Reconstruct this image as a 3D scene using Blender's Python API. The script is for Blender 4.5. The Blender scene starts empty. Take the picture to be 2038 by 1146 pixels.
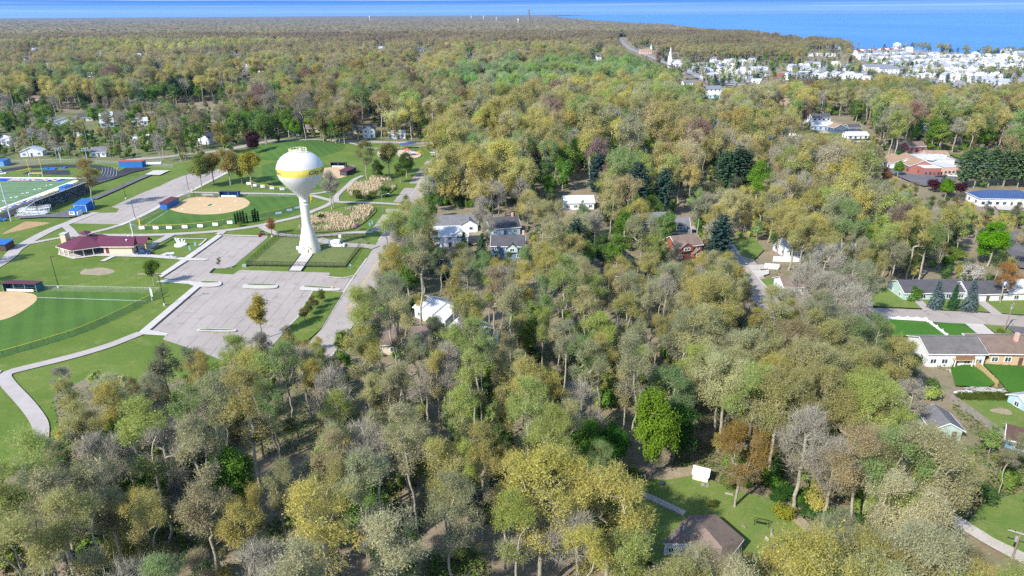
SKY_STRENGTH = 0.15; EXPOSURE = 1.15; HAZE = 2.2e-5; DENOISE = False
import bpy, bmesh, math, random
import numpy as np
from mathutils import Vector, Matrix, geometry

SC = bpy.context.scene
COL = SC.collection
R_ = math.radians
rng = random.Random(7)
nrg = np.random.default_rng(11)

# ------------------------------------------------------------------ camera
HC = 80.0                      # drone height above the ground
FPX = 1358.7                   # focal length in pixels of the 2038 px wide photo
PITCH = math.atan((573 - 27) / FPX)
ROLL = R_(0.31)
CF = Vector((0, math.cos(PITCH), -math.sin(PITCH)))
_u = Vector((0, math.sin(PITCH), math.cos(PITCH)))
_r = Vector((1, 0, 0))
CU = _u * math.cos(ROLL) + _r * math.sin(ROLL)
CR = _r * math.cos(ROLL) - _u * math.sin(ROLL)

def at(px, py, z=0.0):
    """ground point (or point at height z) seen at a place of the survey photo"""
    d = CF + CR * ((px - 1019) / FPX) - CU * ((py - 573) / FPX)
    t = (z - HC) / d.z
    return Vector((d.x * t, d.y * t, z))

def proj(P):
    """P: (n,3) array -> photo pixel coordinates"""
    V = np.asarray(P, float) - np.array([0, 0, HC])
    f, r, u = np.array(CF), np.array(CR), np.array(CU)
    d = np.maximum(V @ f, 1e-3)
    return 1019 + FPX * (V @ r) / d, 573 - FPX * (V @ u) / d

cam = bpy.data.cameras.new('drone_camera')
cam.lens = 24.0; cam.sensor_width = 36.0
cam.clip_start = 0.5; cam.clip_end = 200000
co = bpy.data.objects.new('drone_camera', cam); COL.objects.link(co)
m = Matrix.Identity(4)
for i in range(3):
    m[i][0], m[i][1], m[i][2] = CR[i], CU[i], -CF[i]
m[2][3] = HC
co.matrix_world = m
SC.camera = co

# ------------------------------------------------------------------ object helpers
def tag(o, label=None, cat=None, group=None, kind=None):
    if label: o['label'] = label
    if cat: o['category'] = cat
    if group: o['group'] = group
    if kind: o['kind'] = kind
    return o

def empty(name, loc=(0, 0, 0), rz=0.0, label=None, cat=None, group=None):
    o = bpy.data.objects.new(name, None)
    o.empty_display_size = 0.5
    o.location = loc; o.rotation_euler = (0, 0, rz)
    COL.objects.link(o)
    return tag(o, label, cat, group)

class MB:
    """collects faces, builds ONE mesh object"""
    def __init__(s): s.v = []; s.f = []; s.mi = []; s.sm = []; s.cur = 0; s.smooth = False
    def add(s, vs, fs):
        b = len(s.v); s.v.extend(tuple(x) for x in vs)
        for f in fs:
            s.f.append(tuple(b + i for i in f)); s.mi.append(s.cur); s.sm.append(s.smooth)
        return s
    def box(s, c, size, rz=0.0):
        x, y, z = (k / 2 for k in size); ca, sa = math.cos(rz), math.sin(rz)
        vs = []
        for dz in (-z, z):
            for dx, dy in ((-x, -y), (x, -y), (x, y), (-x, y)):
                vs.append((c[0] + dx * ca - dy * sa, c[1] + dx * sa + dy * ca, c[2] + dz))
        return s.add(vs, [(3, 2, 1, 0), (4, 5, 6, 7), (0, 1, 5, 4), (1, 2, 6, 5), (2, 3, 7, 6), (3, 0, 4, 7)])
    def cyl(s, p0, p1, r0, r1=None, n=8, cap=True):
        p0, p1 = Vector(p0), Vector(p1); r1 = r0 if r1 is None else r1
        d = (p1 - p0)
        if d.length < 1e-6: return s
        d.normalize(); a = d.orthogonal().normalized(); b = d.cross(a)
        vs = []
        for p, r in ((p0, r0), (p1, r1)):
            for k in range(n):
                t = 2 * math.pi * k / n
                vs.append(p + a * (r * math.cos(t)) + b * (r * math.sin(t)))
        fs = [(k, (k + 1) % n, n + (k + 1) % n, n + k) for k in range(n)]
        if cap: fs += [tuple(range(n - 1, -1, -1)), tuple(range(n, 2 * n))]
        return s.add(vs, fs)
    def prism(s, pts, z0, z1):
        """vertical extrusion of a plan outline (any order, may be concave)"""
        pts = [(p[0], p[1]) for p in pts]
        if sum(pts[i][0] * pts[(i + 1) % len(pts)][1] - pts[(i + 1) % len(pts)][0] * pts[i][1] for i in range(len(pts))) < 0: pts.reverse()
        n = len(pts)
        vs = [(p[0], p[1], z0) for p in pts] + [(p[0], p[1], z1) for p in pts]
        tri = geometry.tessellate_polygon([[Vector((p[0], p[1], 0)) for p in pts]])
        fs = [(i, (i + 1) % n, n + (i + 1) % n, n + i) for i in range(n)]
        for t in tri:
            a, b, c = t
            if (pts[b][0] - pts[a][0]) * (pts[c][1] - pts[a][1]) - (pts[c][0] - pts[a][0]) * (pts[b][1] - pts[a][1]) < 0: b, c = c, b
            fs.append((n + a, n + b, n + c)); fs.append((c, b, a))
        return s.add(vs, fs)
    def sheet(s, pts, z):
        n = len(pts)
        pts = [(p[0], p[1]) for p in pts]
        tri = geometry.tessellate_polygon([[Vector((p[0], p[1], 0)) for p in pts]])
        fs = []
        for a, b, c in tri:
            if (pts[b][0] - pts[a][0]) * (pts[c][1] - pts[a][1]) - (pts[c][0] - pts[a][0]) * (pts[b][1] - pts[a][1]) < 0: b, c = c, b
            fs.append((a, b, c))
        return s.add([(p[0], p[1], z) for p in pts], fs)
    def strip(s, pts, w, z, w1=None, h=0.0):
        """flat band (h=0) or raised band along a plan polyline"""
        P = [Vector((p[0], p[1])) for p in pts]; n = len(P); L = []; Rr = []
        for i in range(n):
            d = (P[min(i + 1, n - 1)] - P[max(i - 1, 0)]).normalized(); nn = Vector((-d.y, d.x))
            ww = w / 2 if w1 is None else (w + (w1 - w) * i / (n - 1)) / 2
            L.append(P[i] + nn * ww); Rr.append(P[i] - nn * ww)
        if h == 0:
            vs = [(p.x, p.y, z) for p in L] + [(p.x, p.y, z) for p in Rr]
            return s.add(vs, [(n + i, n + i + 1, i + 1, i) for i in range(n - 1)])
        return s.prism(L + Rr[::-1], z, z + h)
    def lathe(s, prof, n=32, c=(0, 0, 0)):
        vs = []; m_ = len(prof)
        for r, z in prof:
            for k in range(n):
                t = 2 * math.pi * k / n
                vs.append((c[0] + r * math.cos(t), c[1] + r * math.sin(t), c[2] + z))
        fs = [(j * n + k, j * n + (k + 1) % n, (j + 1) * n + (k + 1) % n, (j + 1) * n + k) for j in range(m_ - 1) for k in range(n)]
        return s.add(vs, fs)
    def build(s, name, mats, parent=None, loc=(0, 0, 0), rz=0.0):
        me = bpy.data.meshes.new(name)
        me.from_pydata(s.v, [], s.f)
        for mt in (mats if isinstance(mats, (list, tuple)) else [mats]): me.materials.append(mt)
        me.polygons.foreach_set('material_index', s.mi)
        me.polygons.foreach_set('use_smooth', s.sm)
        me.update()
        return link(name, me, parent, loc, rz)

def link(name, me, parent=None, loc=(0, 0, 0), rz=0.0):
    o = bpy.data.objects.new(name, me); COL.objects.link(o)
    o.location = loc; o.rotation_euler = (0, 0, rz)
    if parent: o.parent = parent
    return o

def children(o): return KIDS.get(o.name) or [c for c in COL.objects if c.parent == o]
KIDS = {}
def copy_tree(o, parent=None):
    c = o.copy(); COL.objects.link(c)
    if parent: c.parent = parent
    ks = KIDS.get(o.name)
    if ks is None: ks = KIDS[o.name] = [k for k in COL.objects if k.parent == o]
    for k in ks: copy_tree(k, c)
    return c

# ------------------------------------------------------------------ materials
def new_mat(name):
    mt = bpy.data.materials.new(name); mt.use_nodes = True
    nt = mt.node_tree; nt.nodes.clear()
    out = nt.nodes.new('ShaderNodeOutputMaterial')
    return mt, nt, out
def N(nt, typ, **kw):
    n = nt.nodes.new(typ)
    for k, v in kw.items():
        if k.startswith('i_'): n.inputs[k[2:].replace('_', ' ')].default_value = v
        elif k.startswith('p') and k[1:].isdigit(): n.inputs[int(k[1:])].default_value = v
        else: setattr(n, k, v)
    return n
def rgb(c): return (c[0], c[1], c[2], 1.0)
def mixc(nt, fac, a, b, mode='MIX'):
    n = nt.nodes.new('ShaderNodeMix'); n.data_type = 'RGBA'; n.blend_type = mode
    for sock, val in ((n.inputs[0], fac), (n.inputs[6], a), (n.inputs[7], b)):
        if hasattr(val, 'is_output'): nt.links.new(val, sock)
        else: sock.default_value = val if isinstance(val, float) else rgb(val)
    return n.outputs[2]
def noise(nt, vec, scale, detail=4.0, rough=0.55, dist=0.0):
    n = N(nt, 'ShaderNodeTexNoise'); n.inputs['Scale'].default_value = scale; n.inputs['Detail'].default_value = detail
    n.inputs['Roughness'].default_value = rough; n.inputs['Distortion'].default_value = dist
    nt.links.new(vec, n.inputs['Vector']); return n.outputs[0]
def ramp(nt, fac, a, b):
    n = N(nt, 'ShaderNodeMapRange'); n.interpolation_type = 'SMOOTHSTEP'
    n.inputs[1].default_value = a; n.inputs[2].default_value = b
    nt.links.new(fac, n.inputs[0]); return n.outputs[0]
def mth(nt, op, a, b=None):
    n = N(nt, 'ShaderNodeMath', operation=op)
    for i, v in enumerate((a, b)):
        if v is None: continue
        if hasattr(v, 'is_output'): nt.links.new(v, n.inputs[i])
        else: n.inputs[i].default_value = v
    return n.outputs[0]
def finish(nt, out, col, rough=0.8, metal=0.0, bump=None, bstr=0.3, bdist=0.05, spec=0.3):
    b = N(nt, 'ShaderNodeBsdfPrincipled')
    if hasattr(col, 'is_output'): nt.links.new(col, b.inputs['Base Color'])
    else: b.inputs['Base Color'].default_value = rgb(col)
    b.inputs['Roughness'].default_value = rough; b.inputs['Metallic'].default_value = metal
    b.inputs['Specular IOR Level'].default_value = spec
    if bump is not None:
        bn = N(nt, 'ShaderNodeBump'); bn.inputs['Strength'].default_value = bstr; bn.inputs['Distance'].default_value = bdist
        nt.links.new(bump, bn.inputs['Height']); nt.links.new(bn.outputs[0], b.inputs['Normal'])
    nt.links.new(b.outputs[0], out.inputs[0])
    return b
_mc = {}
def paint(name, c, rough=0.6, var=0.12, scale=1.5, metal=0.0, spec=0.3):
    """coloured surface with slight wear"""
    if name in _mc: return _mc[name]
    mt, nt, out = new_mat(name)
    pos = N(nt, 'ShaderNodeNewGeometry').outputs['Position']
    a = noise(nt, pos, scale, 5.0, 0.65)
    b = noise(nt, pos, scale * 9, 3.0)
    col = mixc(nt, ramp(nt, a, 0.3, 0.75), tuple(x * (1 - var) for x in c), tuple(min(1, x * (1 + var * .5)) for x in c))
    col = mixc(nt, mth(nt, 'MULTIPLY', ramp(nt, b, 0.5, 0.8), 0.25), col, tuple(x * (1 - 1.5 * var) for x in c))
    finish(nt, out, col, rough, metal, b, 0.15, 0.02, spec)
    _mc[name] = mt; return mt
def siding(name, c, period=0.18, rough=0.6, var=0.1):
    """horizontal boards: grooves as bump and slight tone per board"""
    if name in _mc: return _mc[name]
    mt, nt, out = new_mat(name)
    pos = N(nt, 'ShaderNodeNewGeometry').outputs['Position']
    sx = N(nt, 'ShaderNodeSeparateXYZ'); nt.links.new(pos, sx.inputs[0])
    fr = mth(nt, 'FRACT', mth(nt, 'DIVIDE', sx.outputs[2], period))
    a = noise(nt, pos, 1.2, 5.0, 0.65)
    col = mixc(nt, ramp(nt, a, 0.3, 0.75), tuple(x * (1 - var) for x in c), c)
    col = mixc(nt, mth(nt, 'MULTIPLY', mth(nt, 'LESS_THAN', fr, 0.14), 0.3), col, tuple(x * .5 for x in c))
    finish(nt, out, col, rough, 0.0, fr, 0.5, 0.03)
    _mc[name] = mt; return mt
def shingles(name, c, var=0.3, period=0.35):
    if name in _mc: return _mc[name]
    mt, nt, out = new_mat(name)
    tc = N(nt, 'ShaderNodeTexCoord').outputs['Object']
    pos = N(nt, 'ShaderNodeNewGeometry').outputs['Position']
    sx = N(nt, 'ShaderNodeSeparateXYZ'); nt.links.new(pos, sx.inputs[0])
    fr = mth(nt, 'FRACT', mth(nt, 'DIVIDE', sx.outputs[2], period * .45))
    v = N(nt, 'ShaderNodeTexVoronoi'); v.inputs['Scale'].default_value = 2.2; nt.links.new(tc, v.inputs['Vector'])
    a = noise(nt, pos, 0.5, 5.0, 0.7)
    col = mixc(nt, v.outputs['Color'], tuple(x * (1 - var) for x in c), tuple(x * (1 + var) for x in c))
    col = mixc(nt, 0.75, col, mixc(nt, ramp(nt, a, .25, .8), tuple(x * (1 - var) for x in c), tuple(x * (1 + var * .6) for x in c)))
    col = mixc(nt, mth(nt, 'MULTIPLY', mth(nt, 'LESS_THAN', fr, 0.2), 0.22), col, tuple(x * .4 for x in c))
    finish(nt, out, col, 0.85, 0.0, fr, 0.25, 0.02)
    _mc[name] = mt; return mt
def brick(name, c1, c2, scale=3.0):
    if name in _mc: return _mc[name]
    mt, nt, out = new_mat(name)
    pos = N(nt, 'ShaderNodeNewGeometry').outputs['Position']
    sx = N(nt, 'ShaderNodeSeparateXYZ'); nt.links.new(pos, sx.inputs[0])
    cx = N(nt, 'ShaderNodeCombineXYZ')
    nt.links.new(mth(nt, 'ADD', sx.outputs[0], sx.outputs[1]), cx.inputs[0]); nt.links.new(sx.outputs[2], cx.inputs[1])
    b = N(nt, 'ShaderNodeTexBrick'); nt.links.new(cx.outputs[0], b.inputs['Vector'])
    b.inputs['Color1'].default_value = rgb(c1); b.inputs['Color2'].default_value = rgb(c2)
    b.inputs['Mortar'].default_value = rgb((.35, .32, .28)); b.inputs['Scale'].default_value = scale
    b.inputs['Mortar Size'].default_value = 0.012
    col = mixc(nt, 0.35, b.outputs['Color'], mixc(nt, noise(nt, pos, 1.0, 5.0), c1, c2))
    finish(nt, out, col, 0.85, 0.0, b.outputs['Fac'], -0.2, 0.02)
    _mc[name] = mt; return mt
def glass(name='window_glass', c=(0.03, 0.045, 0.06)):
    if name in _mc: return _mc[name]
    mt, nt, out = new_mat(name)
    pos = N(nt, 'ShaderNodeNewGeometry').outputs['Position']
    col = mixc(nt, ramp(nt, noise(nt, pos, .7, 2.0), .4, .65), c, tuple(x * 2.5 for x in c))
    finish(nt, out, col, 0.08, 0.0, spec=0.6)
    _mc[name] = mt; return mt

def ground_mat(name, cols, scale=0.08, fine=2.0, rough=0.95, stripes=None, seams=None, cracks=0.0, finemix=0.4, bstr=0.4):
    """cols: base, second (patches), third (worn patches)"""
    mt, nt, out = new_mat(name)
    pos = N(nt, 'ShaderNodeNewGeometry').outputs['Position']
    sx = N(nt, 'ShaderNodeSeparateXYZ'); nt.links.new(pos, sx.inputs[0])
    a = noise(nt, pos, scale, 6.0, 0.6, 0.3); b = noise(nt, pos, scale * 4.3, 5.0, 0.65); c = noise(nt, pos, fine, 4.0, 0.7)
    col = mixc(nt, ramp(nt, a, 0.38, 0.62), cols[0], cols[1])
    if len(cols) > 2: col = mixc(nt, ramp(nt, b, 0.50, 0.74), col, cols[2])
    if stripes:
        ang, per, amt = stripes
        u = mth(nt, 'ADD', mth(nt, 'MULTIPLY', sx.outputs[0], math.cos(ang)), mth(nt, 'MULTIPLY', sx.outputs[1], math.sin(ang)))
        w = mth(nt, 'SINE', mth(nt, 'MULTIPLY', mth(nt, 'ADD', u, mth(nt, 'MULTIPLY', a, 2.0)), 2 * math.pi / per))
        w = ramp(nt, w, -0.7, 0.7)
        col = mixc(nt, mth(nt, 'MULTIPLY', w, amt), col, tuple(x * 1.7 for x in cols[0]))
    if seams:
        for ang, per, wd, amt in seams:
            u = mth(nt, 'ADD', mth(nt, 'MULTIPLY', sx.outputs[0], math.cos(ang)), mth(nt, 'MULTIPLY', sx.outputs[1], math.sin(ang)))
            u = mth(nt, 'ADD', u, mth(nt, 'MULTIPLY', b, 0.9))
            fr = mth(nt, 'FRACT', mth(nt, 'DIVIDE', u, per))
            k = mth(nt, 'MULTIPLY', mth(nt, 'LESS_THAN', fr, wd / per), mth(nt, 'MULTIPLY', ramp(nt, noise(nt, pos, .11, 3.0), .3, .6), amt))
            col = mixc(nt, k, col, tuple(x * .35 for x in cols[0]))
    if cracks:
        v = N(nt, 'ShaderNodeTexVoronoi', feature='DISTANCE_TO_EDGE'); v.inputs['Scale'].default_value = 0.13
        wp = N(nt, 'ShaderNodeVectorMath', operation='ADD'); nt.links.new(pos, wp.inputs[0])
        nn = N(nt, 'ShaderNodeTexNoise'); nn.inputs['Scale'].default_value = .35; nt.links.new(pos, nn.inputs['Vector'])
        sc = N(nt, 'ShaderNodeVectorMath', operation='SCALE'); sc.inputs['Scale'].default_value = 5.0
        nt.links.new(nn.outputs['Color'], sc.inputs[0]); nt.links.new(sc.outputs[0], wp.inputs[1]); nt.links.new(wp.outputs[0], v.inputs['Vector'])
        k = mth(nt, 'MULTIPLY', mth(nt, 'LESS_THAN', v.outputs['Distance'], 0.012), cracks)
        k = mth(nt, 'MULTIPLY', k, ramp(nt, b, .4, .6))
        col = mixc(nt, k, col, tuple(x * .3 for x in cols[0]))
    col = mixc(nt, mth(nt, 'MULTIPLY', ramp(nt, c, 0.35, 0.75), finemix), col, tuple(x * .55 for x in cols[0]))
    finish(nt, out, col, rough, 0.0, c, bstr, 0.15, 0.15)
    return mt

def leaf_mat(name, transl=0.48, spread=0.24):
    mt, nt, out = new_mat(name)
    at_ = N(nt, 'ShaderNodeAttribute', attribute_type='INSTANCER', attribute_name='tint')
    rnd = N(nt, 'ShaderNodeNewGeometry').outputs['Random Per Island']
    k = N(nt, 'ShaderNodeMapRange'); k.inputs[3].default_value = 1 - spread; k.inputs[4].default_value = 1 + spread
    nt.links.new(rnd, k.inputs[0])
    sc = N(nt, 'ShaderNodeVectorMath', operation='SCALE'); nt.links.new(at_.outputs['Color'], sc.inputs[0]); nt.links.new(k.outputs[0], sc.inputs['Scale'])
    d = N(nt, 'ShaderNodeBsdfDiffuse'); t = N(nt, 'ShaderNodeBsdfTranslucent'); ms = N(nt, 'ShaderNodeMixShader')
    ms.inputs[0].default_value = transl
    nt.links.new(sc.outputs[0], d.inputs[0]); nt.links.new(sc.outputs[0], t.inputs[0])
    nt.links.new(d.outputs[0], ms.inputs[1]); nt.links.new(t.outputs[0], ms.inputs[2]); nt.links.new(ms.outputs[0], out.inputs[0])
    return mt
LEAF = leaf_mat('foliage')
NEEDLE = leaf_mat('needles', 0.08, 0.45)
def bark_mat(name, a, b):
    mt, nt, out = new_mat(name)
    tc = N(nt, 'ShaderNodeTexCoord').outputs['Object']
    mp = N(nt, 'ShaderNodeMapping'); mp.inputs['Scale'].default_value = (6, 6, 1.2); nt.links.new(tc, mp.inputs[0])
    n1 = noise(nt, mp.outputs[0], 1.0, 5.0, .7)
    finish(nt, out, mixc(nt, ramp(nt, n1, .3, .7), a, b), .9, 0, n1, .5, .05, .1)
    return mt
BARK = bark_mat('bark', (.225, .200, .145), (.42, .385, .30))
BARK_PALE = bark_mat('pale_bark', (.30, .27, .23), (.55, .51, .45))
BARK_DARK = bark_mat('dark_bark', (.05, .04, .032), (.12, .095, .075))
# ------------------------------------------------------------------ tree prototypes
def skeleton(rg, H, cb, rx, nlobe, ntip, r0, wob=0.25, lob=0.2, top=0.5, flat=1.0, fan=.75):
    """trunk, then tips grouped in lobes joined to the nearest earlier node -> (points, parent, radius, tips)"""
    P = []; par = []; plen = []
    ht = cb + (H - cb) * top; n = max(4, int(ht / 1.3)); x = y = 0.0
    for i in range(n + 1):
        P.append((x, y, ht * i / n)); par.append(i - 1); plen.append(ht * i / n * .35)
        x += rg.normal(0, wob * .5); y += rg.normal(0, wob * .5)
    rz = (H - cb) / 2; cz = cb + rz
    lobes = []
    for k in range(nlobe):
        t = rg.uniform(0, 2 * math.pi); u = rg.uniform(-.62, 1.0)
        rr = math.sqrt(max(0, 1 - u * u)) * rg.uniform(.55, 1.0) * (fan + (1 - fan) * (u + .62) / 1.62); q = .9
        lobes.append((x * .5 + rx * q * rr * math.cos(t), y * .5 + rx * q * rr * math.sin(t), cz + rz * q * u * (flat if u < 0 else 1)))
    lobes = np.array(lobes)
    tips = []
    sig = lob * rx
    for k in range(ntip):
        c = lobes[rg.integers(nlobe)]
        v = rg.normal(0, 1, 3); v /= np.linalg.norm(v); v *= sig * rg.uniform(.4, 1.45)
        p = c + v * np.array([1, 1, .8])
        if p[2] < cb * .9: p[2] = cb * .9 + rg.uniform(0, 1)
        tips.append(p)
    base = np.array(P[int(n * min(1, cb / ht))] if cb < ht else P[-1])
    tips.sort(key=lambda p: np.linalg.norm(p - base))
    arr = np.zeros((len(P) + ntip * 14, 3)); arr[:len(P)] = P
    pl = np.zeros(len(arr)); pl[:len(P)] = plen
    cnt = len(P); lo = max(1, int(n * (cb / ht) * .8)) if cb < ht else n - 1
    tipidx = []
    for p in tips:
        d = np.linalg.norm(arr[lo:cnt] - p, axis=1)
        up = np.maximum(0, arr[lo:cnt, 2] - p[2] + .3) * .8
        j = lo + int(np.argmin(d + .3 * pl[lo:cnt] + up))
        q = arr[j]; L = np.linalg.norm(p - q); k = max(1, min(8, int(L / 1.1)))
        prev = j; bend = rg.normal(0, .09 * L, 3); bend[2] += .05 * L
        for s in range(1, k + 1):
            t = s / k
            pt = q + (p - q) * t + bend * math.sin(math.pi * t)
            arr[cnt] = pt; par.append(prev); pl[cnt] = pl[prev] + L / k; prev = cnt; cnt += 1
        tipidx.append(prev)
    arr = arr[:cnt]; par = np.array(par)
    acc = np.zeros(cnt)
    for i in tipidx: acc[i] += .028 ** 2.1
    for i in range(cnt - 1, 0, -1): acc[par[i]] += acc[i]
    rad = acc ** (1 / 2.1)
    k = r0 / max(rad[0], 1e-6); rad = np.maximum(rad * (k if k < 1.6 else 1.6), .02)
    rad[0] = max(r0, rad[0]) * 1.15
    return arr, par, rad, np.array(tipidx)

def branch_mesh(arr, par, rad, sides_big=6, min_r=0.0):
    vs = []; fs = []
    for i in range(1, len(arr)):
        p, q = arr[par[i]], arr[i]; r1 = rad[i]; r0 = min(rad[par[i]], r1 * 1.7)
        if r1 < min_r: continue
        n = sides_big if r1 > .09 else 3
        d = q - p; L = np.linalg.norm(d)
        if L < 1e-5: continue
        d = d / L; a = np.cross(d, (0.3, .5, .8)); a /= np.linalg.norm(a); b = np.cross(d, a)
        base = len(vs)
        for c, r in ((p, r0), (q, r1)):
            for k in range(n):
                t = 2 * math.pi * k / n; vs.append(c + (a * math.cos(t) + b * math.sin(t)) * r)
        fs += [(base + k, base + (k + 1) % n, base + n + (k + 1) % n, base + n + k) for k in range(n)]
    return vs, fs

def twigs(rg, pts, n, length, width, ctr, upb=.35):
    m_ = len(pts) * n
    P = np.repeat(pts, n, 0) + rg.normal(0, .25, (m_, 3))
    d = rg.normal(0, 1, (m_, 3)); o = P - ctr; o /= np.linalg.norm(o, axis=1)[:, None] + 1e-6
    d += o * 1.0; d[:, 2] += upb; d /= np.linalg.norm(d, axis=1)[:, None]
    s = np.cross(d, rg.normal(0, 1, (m_, 3))); s /= np.linalg.norm(s, axis=1)[:, None] + 1e-6
    L = length * rg.uniform(.5, 1.3, (m_, 1))
    V = np.empty((m_, 3, 3)); V[:, 0] = P - s * width; V[:, 1] = P + s * width; V[:, 2] = P + d * L
    return V.reshape(-1, 3), np.arange(m_ * 3).reshape(-1, 3)

def leaves(rg, pts, n, sig, size, ctr, outw=.8, upw=.35, flat=1.0):
    m_ = len(pts) * n
    P = np.repeat(pts, n, 0) + rg.normal(0, 1, (m_, 3)) * sig * np.array([1, 1, flat])
    o = P - ctr; o /= np.linalg.norm(o, axis=1)[:, None] + 1e-6
    nn = o * outw + rg.normal(0, .5, (m_, 3)); nn[:, 2] += upw; nn /= np.linalg.norm(nn, axis=1)[:, None]
    a = np.cross(nn, rg.normal(0, 1, (m_, 3))); a /= np.linalg.norm(a, axis=1)[:, None] + 1e-6
    b = np.cross(nn, a)
    s = size * rg.uniform(.55, 1.35, (m_, 1)); a *= s * .5; b *= s * .5 * rg.uniform(.55, 1.0, (m_, 1))
    V = np.empty((m_, 4, 3)); V[:, 0] = P - a; V[:, 1] = P - b + nn * s * .08; V[:, 2] = P + a; V[:, 3] = P + b + nn * s * .08
    return V.reshape(-1, 3), np.arange(m_ * 4).reshape(-1, 4)

def np_mesh(name, parts, mats):
    """parts: list of (verts, faces, material index)"""
    me = bpy.data.meshes.new(name)
    V = []; loops = []; starts = []; mi = []; off = 0; ls = 0
    for v, f, k in parts:
        if len(v) == 0: continue
        V.append(np.asarray(v, float))
        if isinstance(f, np.ndarray):
            w = f.shape[1]; loops.append((f + off).ravel()); starts.append(ls + np.arange(len(f)) * w); ls += f.size; mi.append(np.full(len(f), k))
        else:
            lens = np.array([len(x) for x in f]); fl = np.concatenate([np.array(x) for x in f]) + off
            loops.append(fl); starts.append(ls + np.concatenate([[0], np.cumsum(lens)[:-1]])); ls += len(fl); mi.append(np.full(len(f), k))
        off += len(v)
    V = np.concatenate(V); L = np.concatenate(loops).astype(np.int32); S = np.concatenate(starts).astype(np.int32); MI = np.concatenate(mi).astype(np.int32)
    me.vertices.add(len(V)); me.vertices.foreach_set('co', V.astype(np.float32).ravel())
    me.loops.add(len(L)); me.loops.foreach_set('vertex_index', L)
    me.polygons.add(len(S)); me.polygons.foreach_set('loop_start', S)
    for mt in mats: me.materials.append(mt)
    me.polygons.foreach_set('material_index', MI)
    me.update(calc_edges=True)
    return me

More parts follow.
